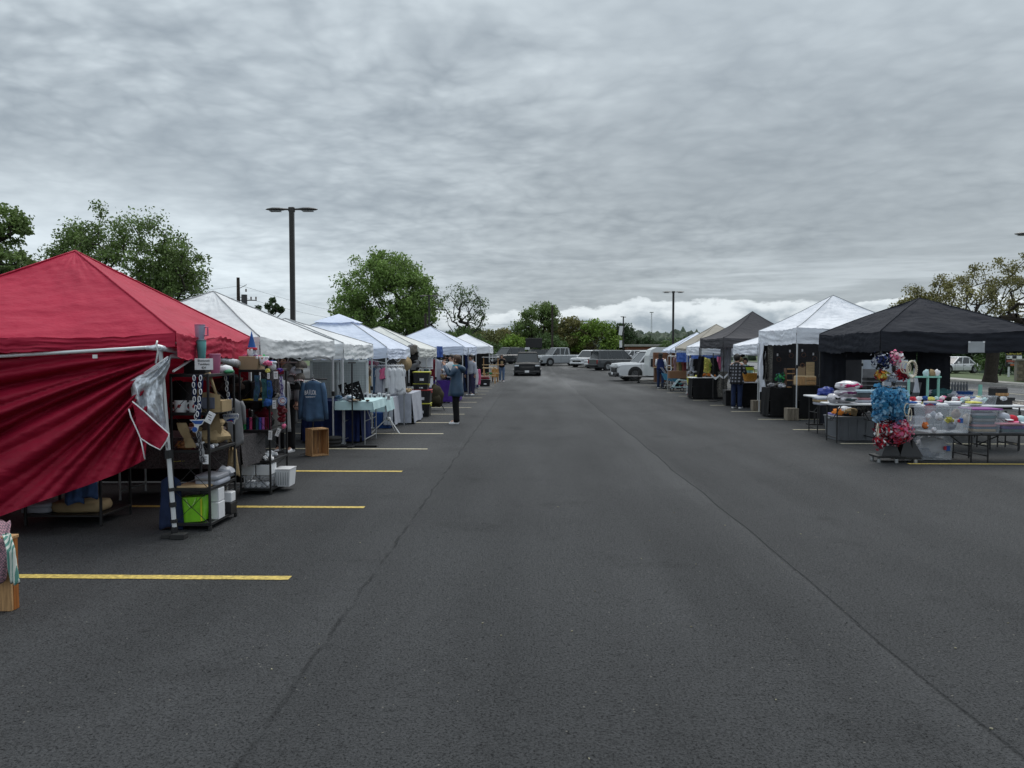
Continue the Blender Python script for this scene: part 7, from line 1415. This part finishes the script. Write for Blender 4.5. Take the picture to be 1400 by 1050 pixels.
cd = thing('paper_sign', 'blank pale grey paper taped under the black canopy edge', 'sign', at(1335, 474.5, 15.3)); MB().box((0, 0, 0), (.32, .004, .215), b=.001).build('sheet', mat('pale grey paper', (.36, .38, .40), r=.8), cd)
for s in (-1, 1): MB().box((s * .14, -.004, .10), (.04, .002, .03), b=0).build('tape', white_p, cd)
item(MB().box((0, 0, 0), (.34, .22, .025)).tube([(0, 0, 0), (0, 0, .25)], .02), 'leg_weight', blk, 'flat black foot weight at the far corner leg of the black canopy', 'weight', (X_at(1113, 18.6), 18.5, .015))
cloth_wall('cloth', 'crumpled black cloth bundled at the far corner of the black canopy', (6.95, 18.0), (7.6, 17.2), .03, .75, black_f, .06, 31, cat='cloth', fr=16)
# white peaked canopy stall
gridwall('black wire grid panel at the back left of the white peaked canopy', (X_at(1048, 22.4), 22.4), (X_at(1084, 22.4), 22.4), .75, 1.95, .085); gridwall('black wire grid panel at the back right of the white peaked canopy', (X_at(1086, 22.3), 22.3), (X_at(1118, 22.3), 22.3), .75, 1.95, .085)
cloth_wall('backdrop', 'charcoal backdrop behind the wire grid panels', (6.75, 22.55), (9.6, 22.55), .05, 1.98, mat('charcoal backdrop', (.045, .045, .05), r=.9), .03, 33, cat='backdrop')
camo2 = mat('grey leaf print cloth', (.10, .095, .085), r=.9, var=.75, vs_=30)
cloth_wall('printed_cloth', 'grey leaf printed cloth hanging at the left inside the white peaked canopy', (X_at(1045, 22.2), 22.2), (X_at(1057, 21.9), 21.9), .9, 1.9, camo2, .04, 34, cat='cloth')
cw = MB()
cw.grid(lambda u, v: (u * .20 * (1 - .35 * math.sin(v * 3.1)) + .02 * math.sin(v * 9), -.02 + .03 * math.sin(u * 9 + v * 5), 1.35 - 1.42 * v), 12, 24); item(cw, 'side_cloth', white_f, 'white side cloth tied back along the left leg of the white peaked canopy', 'curtain', (X_at(1036, 22.3), 22.15, z_at(468, 22.3) - 1.35 + .0), smooth='all')
cloth_wall('curtain_edge', 'narrow black curtain edge beside the white tied cloth', (X_at(1042, 22.2), 22.12), (X_at(1048, 22.2), 22.1), .95, 1.95, black_c, .04, 36, cat='curtain')
for i, (pa_, pb2, Y, z) in enumerate([(1049, 1086, 20.9, .76), (1088, 1117, 20.4, .84)]):
    X0, X1 = X_at(pa_, Y), X_at(pb2, Y); table(['left table inside the white peaked canopy', 'right table inside the white peaked canopy'][i], (X0 + X1) / 2, Y, X1 - X0, .7, z, wood2, blk); drape('tablecloth', ['black floor length cloth on the left table', 'black floor length cloth on the right table'][i] + ' of the white peaked canopy', (X0 + X1) / 2, Y, X1 - X0 + .05, .75, z + .015, black_c, amp=.02, seed=i)
bxx = thing('storage_chest', 'pine box with drawer fronts on the right black table', 'drawers', (X_at(1101, 20.2), 20.2, .86)); MB().box((0, 0, .13), (.50, .3, .26)).build('case', wood2, bxx)
for z in (.07, .18): MB().box((.11, -.16, z), (.24, .02, .08)).build('drawer', wood, bxx)
MB().box((-.14, -.16, .13), (.18, .02, .22)).build('door', wood, bxx)
box_item('plywood_board', 'tall pale plywood board leaning on the pine drawers', 'board', X_at(1108, 20.5), 20.5, 1.05, .22, .02, .42, wood2); box_item('plywood_board', 'brown board leaning left of the pale plywood board', 'board', X_at(1096, 20.5), 20.5, 1.05, .21, .02, .30, card)
item(MB().ring((0, 0, 0), .05, .018, 'y'), 'wreath', dwood, 'small twig wreath above the brown board', 'wreath', at(1097, 499.5, 20.5), smooth='all')
bs = thing('wooden_shelf', 'brown three tier wooden shelf on the left black table', 'shelf', (X_at(1080, 20.7), 20.7, .78))
for z in (.02, .20, .38, .5): MB().box((0, 0, z), (.22, .2, .025)).build('shelf_board', wood, bs)
for s in (-1, 1): MB().box((s * .11, 0, .26), (.015, .2, .52)).build('side', dwood, bs)
petals('potted_plant', 'small green leafy plant beside the brown wooden shelf', at(1068, 516, 20.8), (.14, .1, .12), [grn, teal_c], 90, .05, 91, 'plant'); pile('goods_pile', 'white and grey small parcels on the left black table', 'parcels', X_at(1062, 20.7), 20.7, .78, .5, .4, .12, [white_c, grey_c, camo2, lgrey_c], 12, .07, 85, .7)
for i, (px, py, Y) in enumerate([(1063, 485, 22.1), (1080, 480, 22.1), (1097, 479, 22.0), (1112, 484, 22.0)]): t = thing('hanging_ornament', ['leftmost', 'second', 'third', 'rightmost'][i] + ' small ornament with white tag hooked on the wire grid', 'ornament', at(px, py, Y), 0, 'ornaments on the wire grid'); MB().box((0, 0, 0), (.04, .01, .07)).build('tag', paper, t); MB().ring((.04, 0, -.13), .06, .008, 'y').build('loop', mat('dull copper', (.18, .10, .07), metal=.6), t)
for i, (px, py) in enumerate([(1084, 575), (1036, 562)]):
    q = G(px, py); t = thing('leg_weight', ['weathered wood block weight at the near leg of the white peaked canopy', 'weathered wood block weight at the far leg of the white peaked canopy'][i], 'weight', (q.x, q.y + .12, 0))
    for k in range(3): MB().box(((k - 1) * .10, 0, .155), (.09, .26, .31), b=.006).build('plank', wwood, t)
# low white canopy + plaid shopper
table('white topped table piled with an orange basket', X_at(1026, 24.3), 24.6, .95, .8, .80, white_p, blk); drape('tablecloth', 'black cloth below the white tabletop with the orange basket', X_at(1027, 24.3), 24.6, .90, .7, .77, black_c, seed=7)
ob = thing('basket', 'orange woven basket with sagging sides on the white topped table', 'basket', (X_at(1025, 24.5), 24.5, .80)); MB().lathe([(.17, 0), (.27, .14), (.24, .24), (.26, .27)], n=20).build('tub', mat('orange weave', (.52, .24, .03), r=.7, var=.35, vs_=30), ob, smooth='all'); MB().ring((0, 0, .30), .17, .012, 'y').build('handle', mat('orange weave', (.52, .24, .03)), ob)
lm = thing('lime_box', 'bright lime and black box held over the orange basket', 'box', at(1020, 504, 24.4)); MB().box((0, 0, 0), (.44, .2, .11)).build('case', mat('lime plastic', (.45, .60, .04), r=.4), lm); MB().box((0, 0, .075), (.46, .22, .03)).build('lid', blkp, lm)
box_item('yellow_tub', 'yellow tub on the asphalt under the white topped table', 'tub', X_at(1020, 25), 25.0, 0, .42, .4, .22, mat('yellow plastic', (.55, .38, .03), r=.4)); tote('black suitcase standing beside the plaid shopper', X_at(995, 25.2), 25.2, 0, .2, .4, .50, blkp, blkp, sticker=False, name='suitcase', cat='suitcase')
ch = thing('folding_chair', 'grey folding chair frame beside the yellow tub', 'chair', (X_at(1030, 24.7), 24.9, 0)); MB().tube([(-.2, 0, 0), (.1, 0, .5)], .015).tube([(.15, 0, 0), (-.1, 0, .45)], .015).tube([(.1, 0, .5), (.15, 0, .75)], .015).build('frame', galv, ch); MB().box((0, .1, .42), (.35, .35, .03)).build('seat', tan_c, ch)
for k, (px, py, m, lab) in enumerate([(1010, 496, tan_c, 'straw bag hanging behind the plaid shopper'), (1013, 489, black_c, 'black cap hanging under the low white canopy')]): pile('hanging_bag', lab, 'bag', *at(px, py, 26.4), .2, .15, .25, [m], 3, .13, 86 + k)
cloth_wall('backdrop', 'pale backdrop half hidden behind the low white canopy seller', (X_at(985, 29.2), 29.2), (X_at(1000, 29.2), 29.2), .9, 1.9, lgrey_c, .04, 41, cat='backdrop')
# dark grey canopy stall
for i, (px, py, zt, lab) in enumerate([(954.4, 544.5, 1.9, 'round based black display pole at the left leg of the grey canopy'), (973, 548, 1.7, 'thin black frame stand under the grey canopy')]):
    q = G(px, py); t = thing('display_stand', lab, 'stand', (q.x - .02, q.y - .25, 0)); MB().tube([(0, 0, 0), (0, 0, zt)], .018).build('pole', blk, t); MB().lathe([(.17, 0), (.17, .03), (.05, .05)], n=20).build('base', blk, t, smooth=True)
    if i: MB().tube([(0, 0, .03), (.42, 0, .03), (.42, 0, 1.0)], .014).build('side_frame', blk, t)
cloth_strip('scarf', 'long black cloth hanging at the left leg of the grey canopy', [at(959, 487, 28.6), at(958, 505, 28.6), at(956, 518, 28.6)], .22, black_c, 'cloth', 1, .06)
cloth_strip('scarf', 'long black garment hanging diagonally under the grey canopy', [at(975, 489, 27.6), at(979, 503, 27.6), at(983, 515, 27.6)], .2, black_c, 'cloth', 2, .06)
cloth_strip('scarf', 'pink garment hanging at the centre of the grey canopy', [at(983, 488, 27.9), at(983, 497, 27.9), at(983, 506, 27.9)], .14, pink_c, 'garment', 3, .05)
pile('flower_shirt', 'lemon flowered cloth bundle on a stand in the grey canopy stall', 'cloth', *at(965, 510, 29.2), .4, .3, .5, [yellow_c, col('lime flower print', (.35, .50, .08), var=.6, vs_=30), yellow_c], 7, .14, 88, .9)
pile('fruit_pile', 'orange pieces along the counter of the grey canopy stall', 'goods', *at(968, 515, 28.9), .9, .3, .12, [orange_c, tan_c, orange_c], 12, .06, 89, .8)
table('counter table of the grey canopy stall', X_at(969, 28.6), 28.9, 1.3, .8, .80, white_p, blk); drape('tablecloth', 'dark cloth on the counter of the grey canopy stall', X_at(970, 28.6), 28.9, 1.25, .8, .78, black_c, seed=9)
q = G(966, 541.5)
ys = thing('yellow_shirt', 'lemon yellow flowered shirt hung low at the front of the stall', 'shirt', at(947, 514, 30.4)); 
MB().grid(lambda u, v: ((u - .5) * (.48 - .30 * v ** 1.5), .05 * math.sin(u * 9 + v * 3), -.60 * v - .05 * abs(u - .5)), 16, 14).build('cloth', yellow_c, ys, smooth='all'); MB().tube([(.1, 0, -.02), (.3, -.02, -.02), (.42, 0, .04)], [.06, .07, .03], 8).build('sleeve', yellow_c, ys, smooth='all')
aq = thing('aqua_bag', 'pale aqua cooler bag on the ground under the grey canopy', 'bag', (q.x + .22, q.y - .1, .02)); MB().box((0, 0, .17), (.42, .25, .32), b=.03).build('body', mat('aqua nylon', (.22, .52, .56), r=.5), aq); MB().ring((0, 0, .36), .08, .012, 'y').build('handle', mat('aqua nylon', (.22, .52, .56)), aq)
item(MB().grid(lambda u, v: (u * .35 + .02 * math.sin(v * 8), .03 * math.sin(u * 12), -.9 * v), 10, 12), 'shawl', camo2, 'grey patterned shawl hanging right of the aqua bag', 'shawl', at(981, 508, 27.2), smooth='all'); item(MB().prism([(-.28, .08), (-.12, -.06), (.02, .06), (.16, -.04), (.3, .1), (.3, .17), (.16, .03), (.02, .13), (-.12, .01), (-.28, .15)], 0, .02), 'zigzag_trim', white_c, 'white zigzag trim on the patterned shawl', 'trim', at(983, 517, 27.0))
pile('toy_heap', 'crimson and dark boxes on the asphalt under the yellow shirt', 'boxes', X_at(956, 30.0), 30.0, .05, .9, .5, .35, [maroon_c, black_c, dwood, lgrey_c], 10, .14, 93, .6)
cloth_wall('backdrop', 'dim grey backdrop of the grey canopy stall', (X_at(943, 32.7), 32.7), (X_at(1000, 32.7), 32.7), .6, 1.8, grey_c, .05, 42, cat='backdrop')
cloth_wall('canopy_flap', 'royal blue valance strip below the white canopy beside the grey one', (X_at(945, 30.5), 30.5), (X_at(1000, 27.4), 29.0), 1.48, 1.62, blue_f, .03, 43, cat='flap')
cloth_wall('canopy_flap', 'royal blue cloth at the left of the white canopy behind the grey one', (X_at(925, 34.5), 34.5), (X_at(942, 33.8), 33.8), 1.30, 1.72, blue_f, .05, 44, cat='flap')
# far right stall goods
q = at(935, 500, 36.0)
for i, (px, m, lab) in enumerate([(924, col('dusty mauve', (.28, .18, .20)), 'dusty mauve garment at the left of the hanging row'), (928, tan_c, 'tan garment second in the hanging row'), (931.5, col('olive dress', (.12, .12, .05)), 'olive garment in the hanging row'), (935.5, col('brick red dress', (.22, .07, .05)), 'brick red garment at the middle of the hanging row'), (939, col('wine dress', (.14, .03, .04)), 'wine red garment in the hanging row'), (942.5, grey_c, 'grey garment at the right of the hanging row'), (947.5, lgrey_c, 'pale grey blouse hung beside the white canopy leg'), (953, black_c, 'black garment hung beside the white canopy leg')]):
    garment('hanging_garment', lab, X_at(px, 35.6 if i < 6 else 31.5), 35.6 if i < 6 else 31.5, z_at(488, 35.6), .24 if i < 6 else .3, .85 - .05 * (i % 3), m, rz=.6, seed=i, sleeve=.4, group='clothes hanging at the far right stalls')
item(MB().tube([(-.7, 0, 0), (.5, 0, 0)], .018).tube([(-.7, 0, 0), (-.7, 0, -1.6)], .018).tube([(.5, 0, 0), (.5, 0, -1.6)], .018), 'garment_rail', galv, 'grey rail carrying the mauve to grey garments', 'rail', (X_at(934, 35.6), 35.6, z_at(487, 35.6)))
wc = thing('wooden_hutch', 'open brown wooden hutch at the far end of the right row', 'hutch', (X_at(914, 38.6), 39.2, 0)); MB().box((0, 0, 1.35), (1.3, .4, .75), b=.01).build('upper_box', mat('reddish brown wood', (.18, .075, .035), var=.3, str3=(1, 1, 10)), wc); MB().box((0, .1, .6), (1.2, .3, .75), b=.01).build('lower_box', dwood, wc); MB().box((0, -.1, .97), (1.3, .5, .05)).build('counter', wood2, wc)
for k in range(4): MB().box((0, -.21, 1.08 + .18 * k), (1.2, .02, .14), b=.004).build('slat', mat('reddish brown wood', (.18, .075, .035)), wc)
sc_ = thing('stroller', 'blue fabric stroller with pale handles and hoop wheels', 'stroller', (X_at(916.5, 36.8), 36.6, 0)); MB().loft([[(-.28, -.2, .42), (.25, -.2, .32), (.25, .2, .32), (-.28, .2, .42)], [(-.42, -.24, .75), (.32, -.24, .62), (.32, .24, .62), (-.42, .24, .75)]]).build('seat', mat('bright blue fabric', (.06, .26, .42), r=.7), sc_)
for sy in (-1, 1):
    MB().tube([(-.48, sy * .2, 1.02), (-.1, sy * .22, .55), (.3, sy * .22, .15)], .014).tube([(-.3, sy * .2, .15), (.1, sy * .2, .7)], .014).build('frame', galv, sc_)
    for sx in (-.3, .3): w_ = MB().ring((sx, sy * .24, .13), .115, .022, 'y', 18, 6).build('wheel', rub, sc_, smooth='all')
MB().ring((-.1, 0, .98), .13, .02, 'y').build('play_ring', white_p, sc_)
kc = thing('toy_cart', 'pale blue framed toy cart with small wheels at the far right stall', 'cart', (X_at(932, 34.8), 34.4, 0)); MB().tube([(-.5, 0, .1), (-.2, 0, .5), (.5, 0, .45), (.6, 0, .1)], .02).tube([(-.5, .3, .1), (-.2, .3, .5), (.5, .3, .45), (.6, .3, .1)], .02).tube([(-.45, 0, .18), (.55, 0, .18)], .02).build('frame', aqua_c, kc)
for sx in (-.5, -.05, .6): MB().ring((sx, -.03, .09), .08, .02, 'y').build('wheel', rub, kc, smooth='all')
pile('cart_load', 'red and blue toys loaded in the pale blue cart', 'toys', X_at(932, 34.8), 34.5, .18, .9, .3, .2, [teal_c, maroon_c, lgrey_c, black_c], 10, .08, 95, .8)
box_item('basket', 'rusty brown wicker basket above the toy cart', 'basket', X_at(930, 35), 35.1, .55, 1.0, .45, .34, mat('brown wicker', (.20, .10, .05), var=.4, vs_=40)); pile('small_toys', 'pale toys lined up on the wicker basket', 'toys', X_at(948, 31), 31.2, .85, .5, .2, .12, [lgrey_c, grey_c, black_c], 7, .06, 96, .9)

# more clutter on the right hand tables
random.seed(41)
for i in range(16):
    px = 1248 + 8.2 * i; Y = 13.75 + .12 * (i % 3); q = at(px, 545, Y); m1 = [redc, white_c, mid_b, yellow_c, aqua_c, pink_c, black_c, lgrey_c][i % 8]
    nm_ = ['red', 'white', 'blue', 'lemon', 'aqua', 'pink', 'black', 'pale grey'][i % 8]
    pile('soft_toy', f'{nm_} soft toy in the {["left", "right"][i // 8]} half of the row on the long table', 'soft toy', q.x, Y, .86, .12, .1, .07, [m1, white_c if i % 2 else m1], 3, .038, 200 + i, .8)
for i, (px, Y, z, m, lab) in enumerate([(1210, 15.2, .80, grey_c, 'grey blanket heap behind the blue tulle'), (1228, 15.6, .80, black_c, 'black cloth heap behind the flower rack'), (1292, 15.8, .80, teal_c, 'dark teal heap left of the royal blue crate')]):
    pile('cloth_heap', lab, 'cloth', X_at(px, Y), Y, z, .55, .35, .18, [m, lgrey_c, m], 6, .12, 230 + i, .6)
table('dim rear table inside the black canopy', X_at(1232, 16.3), 16.3, 1.9, .6, .79, white_p, blk)
item(MB().lathe([(.20, 0), (.24, .26), (.25, .30)], n=20), 'round_tub', grey_p, 'dark round tub behind the mint shelf', 'tub', (X_at(1243, 16.2), 16.2, .80))
